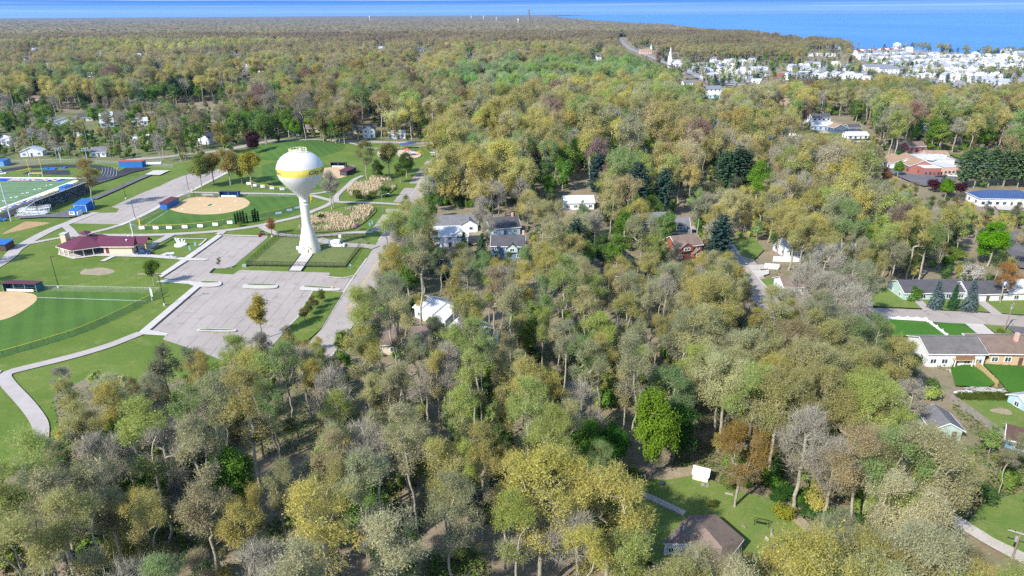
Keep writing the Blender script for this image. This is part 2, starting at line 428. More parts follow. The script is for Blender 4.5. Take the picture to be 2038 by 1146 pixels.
def tree_parts(seed, kind, lod):
    """-> (bark verts/faces list, leaf list). lod 0 near, 1 middle, 2 far"""
    rg = np.random.default_rng(seed)
    q = (1.0, .34, .16)[lod]; ls = (1.0, 1.45, 1.9)[lod]; ow = (.9, 1.25, 1.5)[lod]
    bark = []; leaf = []
    if kind == 'oak':
        H = 21.5 * rg.uniform(.92, 1.08); cb = H * rg.uniform(.28, .42); rx = rg.uniform(5.6, 8.0)
        a, p, r, t = skeleton(rg, H, cb, rx, rg.integers(18, 26), int(430 * (1, .62, .36)[lod]), rg.uniform(.25, .32), .3, .21, rg.uniform(.16, .36), fan=rg.uniform(.35, .8))
        ctr = np.array([0, 0, cb + (H - cb) * .3]); nl = int(38 * (1, .55, .4)[lod]); sg = .42 * (1, 1.3, 1.7)[lod]; sz = .195 * ls * (1, 1.25, 1.35)[lod]
    elif kind == 'tall':        # forest grown, narrow high crown, sparse
        H = 23.5 * rg.uniform(.86, 1.12); cb = H * rg.uniform(.26, .46); rx = rg.uniform(3.4, 5.2)
        a, p, r, t = skeleton(rg, H, cb, rx, rg.integers(12, 17), int(270 * (1, .62, .36)[lod]), rg.uniform(.18, .25), .36, .24, rg.uniform(.2, .5), fan=rg.uniform(.2, .5))
        ctr = np.array([0, 0, cb + (H - cb) * .3]); nl = int(26 * (1, .6, .42)[lod]); sg = .40 * (1, 1.3, 1.7)[lod]; sz = .185 * ls * (1, 1.25, 1.35)[lod]
    elif kind == 'maple':       # dense, fresh leaf, rounded to the ground
        H = 14 * rg.uniform(.92, 1.08); cb = H * .16; rx = rg.uniform(4.4, 5.2)
        a, p, r, t = skeleton(rg, H, cb, rx, rg.integers(20, 26), int(330 * (1, .5, .25)[lod]), .30, .15, .24, .6)
        ctr = np.array([0, 0, cb + (H - cb) * .35]); nl = int(52 * (1, .5, .45)[lod]); sg = .46 * (1, 1.2, 1.5)[lod]; sz = .33 * ls
    elif kind == 'bare':
        H = 18 * rg.uniform(.92, 1.08); cb = H * rg.uniform(.28, .4); rx = rg.uniform(3.6, 5.0)
        a, p, r, t = skeleton(rg, H, cb, rx, rg.integers(12, 16), int(300 * (1, .5, .3)[lod]), .30, .25, .3, .65)
        ctr = np.array([0, 0, cb]); nl = 2; sg = .5; sz = .25 * ls
    elif kind == 'sapling':     # thin upright pole tree
        H = 11 * rg.uniform(.85, 1.15); cb = H * .35; rx = rg.uniform(1.4, 2.0)
        a, p, r, t = skeleton(rg, H, cb, rx, 9, int(80 * (1, .5, .3)[lod]), .11, .18, .35, .85)
        ctr = np.array([0, 0, cb]); nl = 16; sg = .38; sz = .30 * ls
    elif kind == 'column':      # narrow poplar
        H = 13 * rg.uniform(.95, 1.05); cb = H * .12; rx = 1.7
        a, p, r, t = skeleton(rg, H, cb, rx, 16, int(150 * (1, .5, .3)[lod]), .20, .12, .5, .9)
        ctr = np.array([0, 0, H * .4]); nl = 22; sg = .4; sz = .36 * ls
    elif kind == 'young':       # park tree, round head on a clear stem
        H = 9 * rg.uniform(.93, 1.07); cb = H * .28; rx = rg.uniform(2.6, 3.2)
        a, p, r, t = skeleton(rg, H, cb, rx, 13, int(140 * (1, .5, .3)[lod]), .16, .1, .3, .6)
        ctr = np.array([0, 0, cb + 1]); nl = 24; sg = .42; sz = .34 * ls
    elif kind == 'bush':
        H = 3.0; cb = .25; rx = 1.7
        a, p, r, t = skeleton(rg, H, cb, rx, 10, int(70 * (1, .6, .4)[lod]), .06, .05, .35, .4)
        ctr = np.array([0, 0, .8]); nl = 34; sg = .28; sz = .26 * ls
    if kind in ('spruce', 'pine', 'arborvitae'):
        H = {'spruce': 14, 'pine': 19, 'arborvitae': 4.2}[kind] * rg.uniform(.93, 1.07)
        rx = {'spruce': 3.3, 'pine': 4.2, 'arborvitae': .5}[kind]; cb = {'spruce': .3, 'pine': H * .22, 'arborvitae': .1}[kind]
        st = {'spruce': .55, 'pine': .95, 'arborvitae': .28}[kind] * (1, 1.5, 2.2)[lod]
        arr = [(0, 0, 0)]; par = [-1]; z = 0.0
        while z < H - .3: z += .8; arr.append((rg.normal(0, .03), rg.normal(0, .03), min(z, H))); par.append(len(arr) - 2)
        ar = np.array(arr, float); rr = np.maximum(.02, (.011 * H) * (1 - ar[:, 2] / H)) * (1.4 if kind == 'pine' else 1)
        V, Fa = branch_mesh(ar, np.array(par), rr); bark.append((V, Fa))
        z = cb; pts = []; nrm = []
        while z < H - .15:
            f = (z - cb) / (H - cb)
            prof = (1 - f) ** .8 if kind == 'spruce' else (math.sin(math.pi * min(1, .18 + f * .8)) ** .7 if kind == 'pine' else (math.sin(math.pi * min(1, .3 + .68 * f)) ** .6))
            Rb = rx * prof + .12; nb = max(5, int((11 if kind != 'pine' else 8) * (.5 + .5 * prof)))
            t0 = rg.uniform(0, 6.28)
            for k in range(nb):
                t_ = t0 + 6.283 * k / nb + rg.normal(0, .15); Lb = Rb * rg.uniform(.72, 1.12)
                droop = {'spruce': -.28, 'pine': .12, 'arborvitae': .9}[kind]
                ns = max(2, int(Lb / (.42 * (1, 1.5, 2)[lod]))) + 1
                for s_ in range(1, ns + 1):
                    u = s_ / ns; rad_ = Lb * u
                    pts.append((rad_ * math.cos(t_), rad_ * math.sin(t_), z + droop * rad_ * (u if kind != 'arborvitae' else 1)))
            z += st * rg.uniform(.8, 1.2)
        pts = np.array(pts)
        n = {'spruce': 7, 'pine': 7, 'arborvitae': 5}[kind]
        if lod: n = max(2, n // 2)
        sz = {'spruce': .46, 'pine': .62, 'arborvitae': .24}[kind] * (1, 1.5, 2.1)[lod]
        leaf.append(leaves(rg, pts, n, .22 * (1 if kind != 'arborvitae' else .4) * (1, 1.4, 1.8)[lod], sz, np.array([0, 0, H * .3]), .8, .5, .6))
        return bark, leaf
    V, Fa = branch_mesh(a, p, r, 6 if lod == 0 else 4, (0, .03, .06)[lod])
    bark.append((V, Fa))
    tp = a[t]
    if kind == 'bare':
        bark.append(twigs(rg, tp, (18, 12, 8)[lod], 1.6, .020 * (1, 1.6, 2.6)[lod], ctr, .5))
    elif kind in ('oak', 'tall', 'sapling', 'column', 'young'):
        tw = twigs(rg, tp, (14, 7, 3)[lod], 1.15, .021 * (1, 1.7, 2.8)[lod], ctr)
        leaf.append(tw); bark.append((tw[0][:len(tw[0]) // 9 * 3], tw[1][:len(tw[1]) // 3]))
    leaf.append(leaves(rg, tp, nl, sg, sz, ctr, ow, .4))
    if kind == 'maple' and lod == 0:   # a little foliage inside the crown
        inner = a[rg.choice(np.arange(len(a) // 4, len(a)), 120)]
        leaf.append(leaves(rg, inner, 8, .5, sz, ctr, .3, .4))
    return bark, leaf

LEAFMAT = {'spruce': NEEDLE, 'pine': NEEDLE, 'arborvitae': NEEDLE}
PROTO = {}
def proto(kind, seed, bark=None):
    key = (kind, seed)
    if key not in PROTO:
        b, l = tree_parts(seed, kind, 0)
        bm_ = bark or BARK
        PROTO[key] = (np_mesh('trunk', [(v, f, 0) for v, f in b], [bm_]), np_mesh('crown', [(v, f, 0) for v, f in l], [LEAFMAT.get(kind, LEAF)]))
    return PROTO[key]

TREES = []      # every individual tree: for the labels
def plant(kind, name, seed, x, y, scale, tint, cat='tree', cname='', label=None, group=None, bark=None, rz=None, sxy=None, z=0.0):
    tr, cr = proto(kind, seed, bark)
    e = empty(name, (x, y, z), rng.uniform(0, 6.28) if rz is None else rz)
    e.scale = (scale * (sxy or 1), scale * (sxy or 1), scale)
    link('trunk', tr, e)
    c = link('crown', cr, e); c['tint'] = [float(t) for t in tint]
    e['category'] = cat
    if group: e['group'] = group
    if label: e['label'] = label
    TREES.append(dict(o=e, x=x, y=y, kind=kind, name=name, cname=cname, scale=scale, fixed=bool(label)))
    return e
# ------------------------------------------------------------------ setting: ground, lawns, roads, lots, paths
def px(*pts, z=0.0): return [at(a, b, z) for a, b in pts]
SUN_DIR = Vector((-0.69, -0.725, 0.79)).normalized()          # towards the sun

GRASS = ground_mat('lawn_grass', [(.098, .155, .024), (.135, .185, .034), (.205, .210, .065)], .045, 1.6, finemix=.5)
GRASS_MOWN = ground_mat('outfield_grass', [(.060, .122, .022), (.078, .145, .026)], .05, 2.2, stripes=(.55, 5.0, .26), finemix=.45)
GRASS_DRY = ground_mat('dry_mown_grass', [(.120, .150, .045), (.155, .175, .060), (.075, .130, .028)], .12, 1.6, stripes=(.9, 1.3, .12), finemix=.4)
GRASS_YARD = ground_mat('yard_grass', [(.120, .190, .040), (.16, .21, .05), (.23, .22, .09)], .15, 3.0, finemix=.5)
GRASS_RICH = ground_mat('rich_lawn_grass', [(.045, .135, .016), (.060, .155, .020)], .1, 3.0, finemix=.35)
LITTER = ground_mat('woodland_floor', [(.29, .225, .160), (.21, .185, .105), (.125, .165, .050)], .05, 1.3, finemix=.6, bstr=.8)
a0, a1 = at(301, 657), at(400, 571); SEAM = math.atan2(a1.y - a0.y, a1.x - a0.x) + math.pi / 2
ASPHALT = ground_mat('weathered_asphalt', [(.345, .297, .262), (.380, .330, .292), (.305, .262, .232)], .06, 5.0, seams=[(SEAM, 3.9, .22, .6), (SEAM + math.pi / 2, 34.0, .16, .4)], cracks=.38, finemix=.18, bstr=.1)
ROADM = ground_mat('road_asphalt', [(.345, .300, .265), (.385, .338, .300), (.305, .265, .235)], .06, 5.0, cracks=.45, finemix=.18, bstr=.1)
DARKASPH = ground_mat('dark_asphalt', [(.130, .122, .132), (.155, .147, .155), (.115, .108, .115)], .06, 5.0, cracks=.3, finemix=.2, bstr=.1)
CONC = ground_mat('pale_concrete', [(.470, .430, .385), (.520, .480, .435), (.420, .380, .340)], .15, 5.0, seams=[(SEAM, 1.6, .05, .35), (SEAM + math.pi / 2, 1.6, .05, .35)], finemix=.12, bstr=.1)
PATHM = ground_mat('path_asphalt', [(.385, .340, .305), (.425, .380, .345), (.340, .300, .270)], .2, 5.0, finemix=.18, bstr=.1)
DIRT = ground_mat('infield_clay', [(.500, .350, .190), (.540, .385, .220), (.450, .305, .160)], .25, 3.0, finemix=.15, bstr=.15)
DIRT_RED = ground_mat('worn_clay', [(.42, .27, .14), (.36, .235, .12), (.30, .25, .10)], .25, 1.2, finemix=.4)
BARE = ground_mat('bare_soil', [(.36, .29, .20), (.30, .25, .16), (.16, .17, .05)], .35, 1.5, finemix=.5)
SAND = ground_mat('pale_sand', [(.55, .43, .28), (.50, .39, .25)], .3, 2.0, finemix=.15)
TRACKM = ground_mat('track_surface', [(.040, .040, .046), (.052, .052, .058)], .1, 4.0, finemix=.2)
TURF = ground_mat('turf_field', [(.110, .190, .085), (.125, .205, .095)], .1, 3.0, stripes=(math.pi / 2, 9.14, .16), finemix=.2)
WHITEP = paint('white_line_paint', (.80, .80, .80), .7, .06)
YELLOWP = paint('yellow_line_paint', (.66, .43, .06), .7, .15)
BLUEP = paint('blue_field_paint', (.010, .055, .36), .7, .08)
GOLDP = paint('gold_field_paint', (.72, .50, .13), .7, .08)
GRAVEL = ground_mat('gravel', [(.46, .42, .36), (.52, .47, .41), (.38, .34, .28)], .3, 3.0, finemix=.4)

_z = [0.02]
def zz():
    _z[0] += 0.005; return _z[0]
CLEAR = []       # plan polygons where no tree stands
def S(name, pts, mt, clear=True, z=None):
    P = px(*pts)
    if clear: CLEAR.append([(p.x, p.y) for p in P])
    return tag(MB().sheet(P, z if z is not None else zz()).build(name, mt), kind='structure')
def smooth(P, k=2, closed=False):
    P = [Vector((p[0], p[1])) for p in P]
    for _ in range(k):
        Q = [P[0]] if not closed else []
        n = len(P)
        for i in range(n if closed else n - 1):
            a, b = P[i], P[(i + 1) % n]; Q += [a * .75 + b * .25, a * .25 + b * .75]
        if not closed: Q.append(P[-1])
        P = Q
    return P
def ST(name, pts, w, mt, sm=2, h=0.0, clear=True, w1=None):
    P = px(*pts); P = smooth(P, sm) if sm else [Vector((p.x, p.y)) for p in P]
    if clear:
        L = MB().strip(P, w + 1, 0); n = len(P)
        CLEAR.append([(v[0], v[1]) for v in L.v[:n]] + [(v[0], v[1]) for v in L.v[n:]][::-1])
    return tag(MB().strip(P, w, zz(), w1, h).build(name, mt), kind='structure')

# ground: one sheet to the horizon
def ground_disc():
    vs = [(0, 0, 0)]; fs = []; rs = [60, 150, 300, 600, 1200, 2500, 5000, 10000, 20000, 46000]; n = 72
    for r in rs:
        for k in range(n): vs.append((r * math.cos(2 * math.pi * k / n), r * math.sin(2 * math.pi * k / n), 0))
    for k in range(n): fs.append((0, 1 + k, 1 + (k + 1) % n))
    for j in range(len(rs) - 1):
        for k in range(n): fs.append((1 + j * n + k, 1 + (j + 1) * n + k, 1 + (j + 1) * n + (k + 1) % n, 1 + j * n + (k + 1) % n))
    b = MB(); b.add(vs, fs); return tag(b.build('ground', LITTER), kind='structure')
ground_disc()

PARK = [(-90, 335), (0, 333), (130, 322), (235, 322), (330, 330), (400, 315), (462, 300), (520, 290), (560, 285), (700, 284), (880, 290), (862, 330), (838, 385), (815, 440), (790, 499), (753, 569), (735, 600), (700, 640), (640, 680), (560, 690), (500, 720), (445, 728), (400, 745), (330, 762), (250, 775), (180, 748), (105, 785), (118, 850), (100, 892), (60, 900), (0, 965), (-90, 1010)]
S('lawn', PARK, GRASS)
S('lawn', [(-90, 338), (-90, 232), (60, 222), (200, 226), (330, 236), (400, 262), (520, 262), (640, 252), (860, 262), (900, 282), (560, 283), (462, 299), (330, 329), (130, 321)], ground_mat('house_lots', [(.120, .165, .045), (.19, .17, .095), (.25, .205, .14)], .06, 1.5, finemix=.5), clear=False)
def hill():
    c = at(575, 305); b = MB(); b.smooth = True; n = 40; m_ = 14; vs = []; fs = []
    for j in range(m_ + 1):
        f = j / m_
        for k in range(n):
            t = 2 * math.pi * k / n
            vs.append((c.x + 34 * f * math.cos(t), c.y + 40 * f * math.sin(t) + 14, -.05 + 3.6 * (math.cos(math.pi * f) * .5 + .5)))
    for j in range(m_):
        for k in range(n): fs.append((j * n + k, (j + 1) * n + k, (j + 1) * n + (k + 1) % n, j * n + (k + 1) % n))
    b.add(vs, fs)
    return tag(b.build('grass_hill', GRASS_MOWN), kind='structure')
hill()

# ball fields
S('outfield', [(258, 452), (336, 414), (341, 406), (375, 392), (480, 390), (600, 391), (607, 412), (590, 423), (560, 432), (520, 437), (470, 443), (430, 449), (380, 454), (330, 456.5), (284, 457)], GRASS_MOWN)
S('outfield', [(-90, 592), (75, 579), (220, 582), (312, 586), (303, 597), (269, 613), (220, 638), (156, 666), (98, 684), (49, 699), (0, 712), (-90, 738)], GRASS_MOWN)
S('outfield', [(520, 330), (560, 318), (640, 326), (708, 334), (704, 350), (690, 362), (660, 372), (620, 378), (560, 372), (525, 355)], GRASS_MOWN)
def blob(name, pts, mt, k=2): 
    P = smooth(px(*pts), k, True); CLEAR.append([(p.x, p.y) for p in P])
    return tag(MB().sheet(P, zz()).build(name, mt), kind='structure')
blob('infield', [(375, 392.5), (410, 391), (482, 392), (493, 398), (498, 402.5), (495, 409), (482, 416), (457, 423), (425, 427), (386, 426.5), (356, 422.5), (338, 417), (335, 414), (354, 405)], DIRT)
blob('infield', [(-90, 588), (-20, 581), (30, 580), (57, 583), (71, 586.6), (74.5, 592.7), (71, 601), (56, 612), (37, 624), (15, 634), (-5, 639), (-60, 650), (-90, 640)], DIRT)
blob('infield', [(645, 332), (700, 333.5), (709, 337), (701, 345), (687, 352), (666, 356.5), (645, 354), (628, 344)], DIRT)
blob('practice_infield', [(50, 441), (52, 440.5), (102, 443), (100, 444.5), (10, 466), (3, 465.5)], DIRT_RED, 1)
c = at(418, 408)
tag(MB().sheet([(c.x + 2.6 * math.cos(t * .3), c.y + 2.6 * math.sin(t * .3)) for t in range(21)], zz()).build('pitching_circle', ground_mat('pitching_clay', [(.58, .44, .27), (.55, .41, .25)], .5, 3)), kind='structure')
tag(MB().box((c.x, c.y, .07), (1.6, 3.2, .05)).build('pitching_mat', paint('green_mat', (.03, .16, .07))), 'green pitching mat in the middle of the tan softball infield', 'mat')
for (a, b) in ((363, 416.2), (438.4, 417), (469, 400.2), (398, 397)):
    p = at(a, b); tag(MB().box((p.x, p.y, .1), (.75, .75, .1), .7).build('base_plate', WHITEP), {363: 'white base by the maroon roofed dugout end of the clay infield', 438.4: 'white base on the near edge of the clay infield', 469: 'white base near the long grey roofed dugout', 398: 'white home base in front of the backstop'}[a], 'base', 'bases on the softball infield')
ST('foul_line', [(74, 592), (290, 599)], .14, WHITEP, 0)
ST('foul_line', [(335, 419), (283, 452)], .12, WHITEP, 0)
blob('bare_patch', [(156, 547), (166, 535), (180, 536), (195, 532), (215, 534), (232, 540), (222, 545), (200, 549), (180, 547)], BARE)
blob('bare_patch', [(268, 546), (285, 543.5), (315, 544), (318, 547), (290, 548)], BARE, 1)
# big lots
S('parking_lot', [(443, 469.5), (533.6, 472), (461, 533.5), (427, 535), (417.5, 544), (464, 546.6), (477, 537.5), (658, 543), (653, 552), (686, 554.5), (708, 549), (700, 575), (684, 582), (622, 581), (593, 633), (565, 662), (540, 692), (500, 738), (470, 728), (397, 700), (324, 676), (334, 663), (301, 657), (400, 571.5), (387, 562), (323, 553), (373, 520), (381, 515)], ASPHALT)
S('parking_lot', [(144, 445), (171, 434), (196, 424), (232, 423), (237, 416), (222, 412), (252, 398), (290, 381), (317, 371), (345, 357), (377, 346), (420, 339), (447, 336), (456, 341), (400, 370), (379, 379), (340, 396), (280, 430), (240, 447)], ASPHALT)
for q in ([(737, 460.5), (762, 427), (797, 428), (775, 462)], [(767, 423), (768, 416), (802, 416), (797, 424)], [(783, 402), (805, 374), (833, 375), (815, 405)], [(814, 365.5), (827, 346), (850, 346), (838, 366)], [(828, 344), (838, 334), (856, 335), (852, 344)], [(842, 327), (850, 320), (866, 321), (862, 328)], [(857, 308), (866, 294), (884, 295), (876, 310)]):
    S('parking_bay', q, ASPHALT)
RL = [(600, 700), (640, 655), (680, 589), (707, 547), (730, 515), (753, 479), (797, 419), (823, 382), (850, 335), (866, 305), (880, 287)]
RR = [(896, 287), (880, 320), (866, 345), (847, 385), (815, 440), (790, 499), (753, 569), (735, 600), (700, 650), (660, 710)]
S('road', RL + RR, ROADM)
ST('kerb', RL[1:5], .5, CONC, 1, .1, False); ST('kerb', RL[5:], .5, CONC, 1, .03, False); ST('kerb', RR, .5, CONC, 1, .1, False)
ST('road_marking', [(690, 622), (712, 584), (740, 539), (783, 472), (800, 446), (840, 385), (857, 350)], .28, YELLOWP, 1, 0, False)
ST('road', [(250, 318), (330, 313), (464, 297), (533, 280), (600, 277), (686, 281), (800, 284), (890, 285), (960, 290), (1010, 300)], 7, ROADM)
# sidewalks
S('sidewalk', [(434, 466.5), (443, 469.5), (381, 515), (373, 520), (323, 553), (315, 549)], CONC)
S('sidewalk', [(310, 561.5), (330, 556.5), (378, 560), (407, 563), (404, 567), (401, 572), (300, 657.5), (335, 664), (331, 669), (284, 666), (276, 662), (386, 569.5), (374, 565.5), (330, 563)], CONC)
S('sidewalk', [(599, 507), (624, 507), (600, 540.5), (574, 540)], CONC)
ST('sidewalk', [(455, 342), (379, 381), (340, 398), (282, 431), (238, 449)], 2.2, CONC, 1)
ST('path', [(-40, 548), (0, 526), (20, 511), (30, 498), (49, 486), (73, 472), (107, 455), (137, 444), (165, 432), (190, 423)], 4.4, PATHM)
ST('path', [(40, 489), (59, 485), (115, 474), (152, 469)], 2.6, PATHM)
ST('path', [(128, 449), (137, 455), (150, 470)], 3.0, PATHM, 1)
ST('path', [(236, 449), (218, 455), (185, 463), (150, 471)], 2.8, PATHM)
ST('path', [(150, 470), (185, 468.5), (280, 468.5), (342, 467), (437, 461), (510, 451), (545, 443), (600, 431), (621, 421), (645, 412), (660, 404), (668, 395)], 3.0, PATHM)
ST('path', [(520, 451), (530, 457), (541, 462.5), (563, 468.5), (600, 471), (640, 469.5), (697, 464), (742, 462)], 3.0, PATHM)
ST('path', [(620, 389), (649, 397), (672, 403), (700, 403), (754, 404.5), (806, 408)], 2.8, PATHM)
ST('path', [(670, 402), (668, 395), (671, 388), (690, 372), (705, 357), (722, 350)], 2.6, PATHM)
ST('path', [(375, 383), (400, 384), (474, 385), (540, 386), (598, 387.5), (630, 386), (655, 381)], 2.6, PATHM)
ST('path', [(686, 282), (722, 291), (740, 296), (790, 296), (850, 290)], 2.4, PATHM)
ST('path', [(280, 664), (250, 676), (220, 688), (151, 709), (60, 731), (5, 745), (14, 764), (52, 803), (78, 838), (83, 856), (78, 893), (60, 930)], 3.0, PATHM)
ST('path', [(0, 744), (-60, 752)], 3.2, PATHM, 0)
ST('path', [(300, 488), (318, 480), (334, 471.5), (344, 466)], 3.2, PATHM, 0)
ST('path', [(436, 467), (445, 460)], 3.0, PATHM, 0)
S('sidewalk', [(116, 506), (149, 516), (190, 510.5), (230, 511), (300, 513), (372, 519), (407, 519.5), (417, 516), (400, 515), (375, 514), (310, 508), (262, 504), (200, 503), (170, 494), (120, 494)], CONC)
ST('sidewalk', [(204, 520.5), (227, 510)], 1.9, CONC, 0)
ST('sidewalk', [(323, 509), (338, 503.5)], 2.2, CONC, 0)
ST('garden_edging', [(346, 475), (411, 476.5), (396, 490)], .8, CONC, 0)
ST('garden_edging', [(346, 475), (300, 503)], .35, paint('black_edging', (.02, .02, .02)), 0, .08)
for q in ([(381, 515), (443, 470)], [(322, 554), (374, 520)], [(300, 658), (399, 572.5)], [(417.5, 544), (427, 535)]):
    ST('kerb', q, .45, paint('tarred_kerb', (.045, .042, .04)), 0, .02)
ST('kerb', [(443, 469), (533, 471.6)], .8, CONC, 0, .1)
ST('kerb', [(652, 552.5), (686, 555.2), (708, 549)], .5, CONC, 1, .12)
ST('kerb', [(622, 581), (593, 633), (565, 662)], .4, CONC, 0, .1)
ST('drive', [(633, 477), (655, 484), (690, 489), (735, 491), (748, 494)], 4.4, ASPHALT, 1)
def island(pts, gpts):
    P = smooth(px(*pts), 2, True); z = zz()
    tag(MB().prism(P, z, z + .14).build('traffic_island', CONC), kind='structure')
    tag(MB().sheet(smooth(px(*gpts), 1, True), z + .15).build('island_grass', GRASS), kind='structure')
island([(400, 561), (436, 561), (443, 565), (438, 572), (403, 573), (396, 567)], [(399, 561.5), (434, 562), (436, 564.5), (402, 565)])
island([(488, 566), (550, 567.5), (555, 571), (549, 576.5), (486, 576), (481, 571.5)], [(492, 566.5), (549, 568), (551, 570), (494, 569.8)])
island([(603, 569.5), (672, 574), (683, 581), (600, 580), (596, 576)], [(606, 570.2), (668, 574.6), (671, 576.6), (606, 573.6)])
island([(396, 656), (466, 657), (472, 660), (468, 662.5), (396, 661.5), (391, 659)], [(398, 657), (464, 658), (467, 660), (399, 660)])
S('lawn', [(630, 580), (683, 583), (640, 655), (600, 690), (565, 664), (593, 634), (622, 583)], GRASS)
S('lawn', [(559, 474), (722, 475.5), (735, 484), (717, 494), (687, 532), (491, 529)], GRASS_DRY)
S('sidewalk', [(599, 507), (624, 507), (600, 540.5), (574, 540)], CONC)
ST('kerb', [(599, 507), (574, 540)], .3, paint('black_edging', (.02, .02, .02)), 0, .1); ST('kerb', [(624, 507), (600, 540.5)], .3, paint('black_edging', (.02, .02, .02)), 0, .1)
ST('drive', [(633, 477), (655, 484), (690, 489), (735, 491), (748, 494)], 4.2, ASPHALT, 1)
blob('playground_sand', [(786, 303), (796, 299), (812, 299.5), (830, 303), (840, 307), (835, 314), (818, 317), (795, 315)], SAND)
blob('playground_sand', [(752, 300), (775, 299), (778, 312), (765, 318), (750, 312)], SAND)
blob('marsh', [(687, 384), (706, 367), (720, 358), (754, 354), (779, 360), (793, 371), (774, 388), (754, 396), (727, 396), (704, 395)], GRASS_DRY)
blob('marsh', [(590, 450), (620, 433), (658, 425), (697, 417), (743, 409), (752, 419), (738, 433), (718, 450), (697, 460), (639, 464), (590, 462)], GRASS_DRY)
# stadium
S('track', [(-90, 352), (0, 339), (45, 332), (104, 328), (188, 329), (223, 334), (237, 343), (240, 352), (225, 358), (205, 364), (180, 372), (130, 388), (90, 402), (45, 421), (0, 441), (-60, 470)], TRACKM)
S('track', [(235, 343), (250, 335), (285, 334), (300, 336), (262, 345), (225, 358)], TRACKM)
for k in range(6):
    f = k / 6
    a = [(170 + 34 * 1 + 36 * f, 337 - 2.6 * (1 - 0) * (1 - f) - 3 * f), (204 + 33 * f, 343 + 0 * f), (201 + 38 * f, 350 + 1.5 * f), (187 + 38 * f, 357 + 1.2 * f), (160 + 34 * f, 366 + 1.0 * f)]
    ST('lane_line', a, .12, paint('lane_line_paint', (.45, .55, .65)), 2, 0, False)
S('stadium_infield', [(-90, 358), (0, 345), (60, 337), (110, 334), (190, 336), (203, 342), (201, 350), (187, 357), (165, 362), (140, 372), (100, 388), (50, 408), (0, 428), (-60, 452)], GRASS)
S('turf_field', [(-90, 356), (158, 356), (0, 421), (-60, 446), (-90, 440)], TURF)
S('running_pad', [(43, 348.5), (63, 340), (139, 340), (141, 349.5)], TRACKM)
S('end_line', [(-60, 353.6), (0, 354), (172, 355), (166, 357.3), (0, 356), (-60, 355.6)], WHITEP)
S('end_zone', [(-60, 355.7), (0, 356.1), (135, 357.4), (119, 362.7), (0, 362.5), (-60, 362)], BLUEP)
S('sideline', [(163, 358), (150, 364.5), (118, 378), (70, 397), (0, 424), (-40, 440), (-40, 432), (0, 416), (68, 391), (112, 374), (146, 361)], WHITEP)
S('sideline_panel', [(80, 391), (85.5, 393), (62, 402), (35, 411.5), (5, 423), (0, 418.7), (30, 407.5), (55, 399)], BLUEP)
def flat_text(name, body, p, size, ang, mt, z, sx=1.0, parent=None):
    cu = bpy.data.curves.new(name, 'FONT'); cu.body = body; cu.size = size; cu.align_x = 'CENTER'; cu.align_y = 'CENTER'; cu.offset = .03 * size
    o = bpy.data.objects.new(name, cu); COL.objects.link(o)
    dg = bpy.context.evaluated_depsgraph_get(); me = bpy.data.meshes.new_from_object(o.evaluated_get(dg))
    bpy.data.objects.remove(o)
    me.materials.clear(); me.materials.append(mt)
    ob = link(name, me, parent, (p[0], p[1], z), ang); ob.scale = (sx, 1, 1)
    return ob
a, b = at(16, 359.3), at(120, 359.6); mid = (a + b) / 2; zt = zz()
tag(flat_text('end_zone_lettering', 'BISON', (mid.x, mid.y), 6.6, math.atan2(b.y - a.y, b.x - a.x), GOLDP, zt, 1.42), kind='structure')
a, b = at(14, 416.5), at(74, 395); mid = (a + b) / 2
tag(flat_text('sideline_lettering', 'BUFFALO', (mid.x, mid.y), 2.6, math.atan2(b.y - a.y, b.x - a.x), GOLDP, zz(), 4.6), kind='structure')
for k, q in enumerate(((97, 370), (74, 378), (50, 386), (27, 394.5), (3, 402.5))):
    p = at(*q); tag(flat_text('yard_number', f'{(k + 1) * 10}'[0] + ' ' + '0', (p.x, p.y), 2.6, math.pi / 2 * 0 + .62, WHITEP, zz()), kind='structure')
for k in range(1, 13):
    ya = 351.5 - 4.57 * k
    if ya < 300: break
    tag(MB().box((-254, ya, 0), (46, .10, .002)).build('yard_line', WHITEP, None, (0, 0, zz())), kind='structure')
S('service_lane', [(30, 432), (88, 430), (125, 424), (140, 419), (160, 424), (160, 431), (135, 435), (90, 434), (40, 437)], DARKASPH)
ST('service_lane', [(185, 398), (225, 381), (262, 364), (297, 349)], 3.4, DARKASPH)
S('concrete_pad', [(289, 349), (306, 340.6), (338, 340.8), (318, 350)], CONC)

# east side: streets, drives, yards
ST('road', [(1380, 452), (1418, 466), (1440, 480), (1462, 500), (1484, 528), (1500, 560), (1514, 590), (1530, 612), (1570, 632), (1640, 640)], 7.5, ROADM)
ST('kerb', [(1448, 478), (1472, 511), (1492, 535), (1512, 561), (1526, 577)], .5, CONC, 1, .1, False)
S('lawn', [(1452, 478), (1500, 474), (1520, 500), (1500, 520), (1476, 512)], GRASS_YARD)
S('lawn', [(1512, 558), (1580, 556), (1590, 575), (1530, 580)], GRASS_YARD)
S('drive', [(1490, 531), (1520, 529), (1524, 538), (1496, 540)], CONC); S('drive', [(1498, 541), (1530, 540), (1530, 548), (1508, 555)], CONC)
S('road', [(1560, 632), (1640, 621), (1746, 617), (1851, 620.5), (1978, 627), (2060, 634), (2140, 641), (2140, 664), (2038, 654.5), (2000, 652), (1898, 647), (1755, 638), (1640, 652)], ROADM)
S('lawn', [(1725, 612), (1740, 578), (1792, 572), (1843, 618)], GRASS_YARD)
S('lawn', [(1804, 575), (1930, 590), (1975, 625), (1853, 619)], GRASS_YARD)
S('lawn', [(1945, 592), (2060, 600), (2060, 632), (1980, 626)], GRASS_YARD)
ST('drive', [(1800, 577), (1846, 621)], 2.6, PATHM, 0); ST('drive', [(1938, 593), (1985, 630)], 2.8, PATHM, 0); ST('drive', [(1694, 590), (1722, 612), (1735, 622)], 2.8, PATHM, 0)
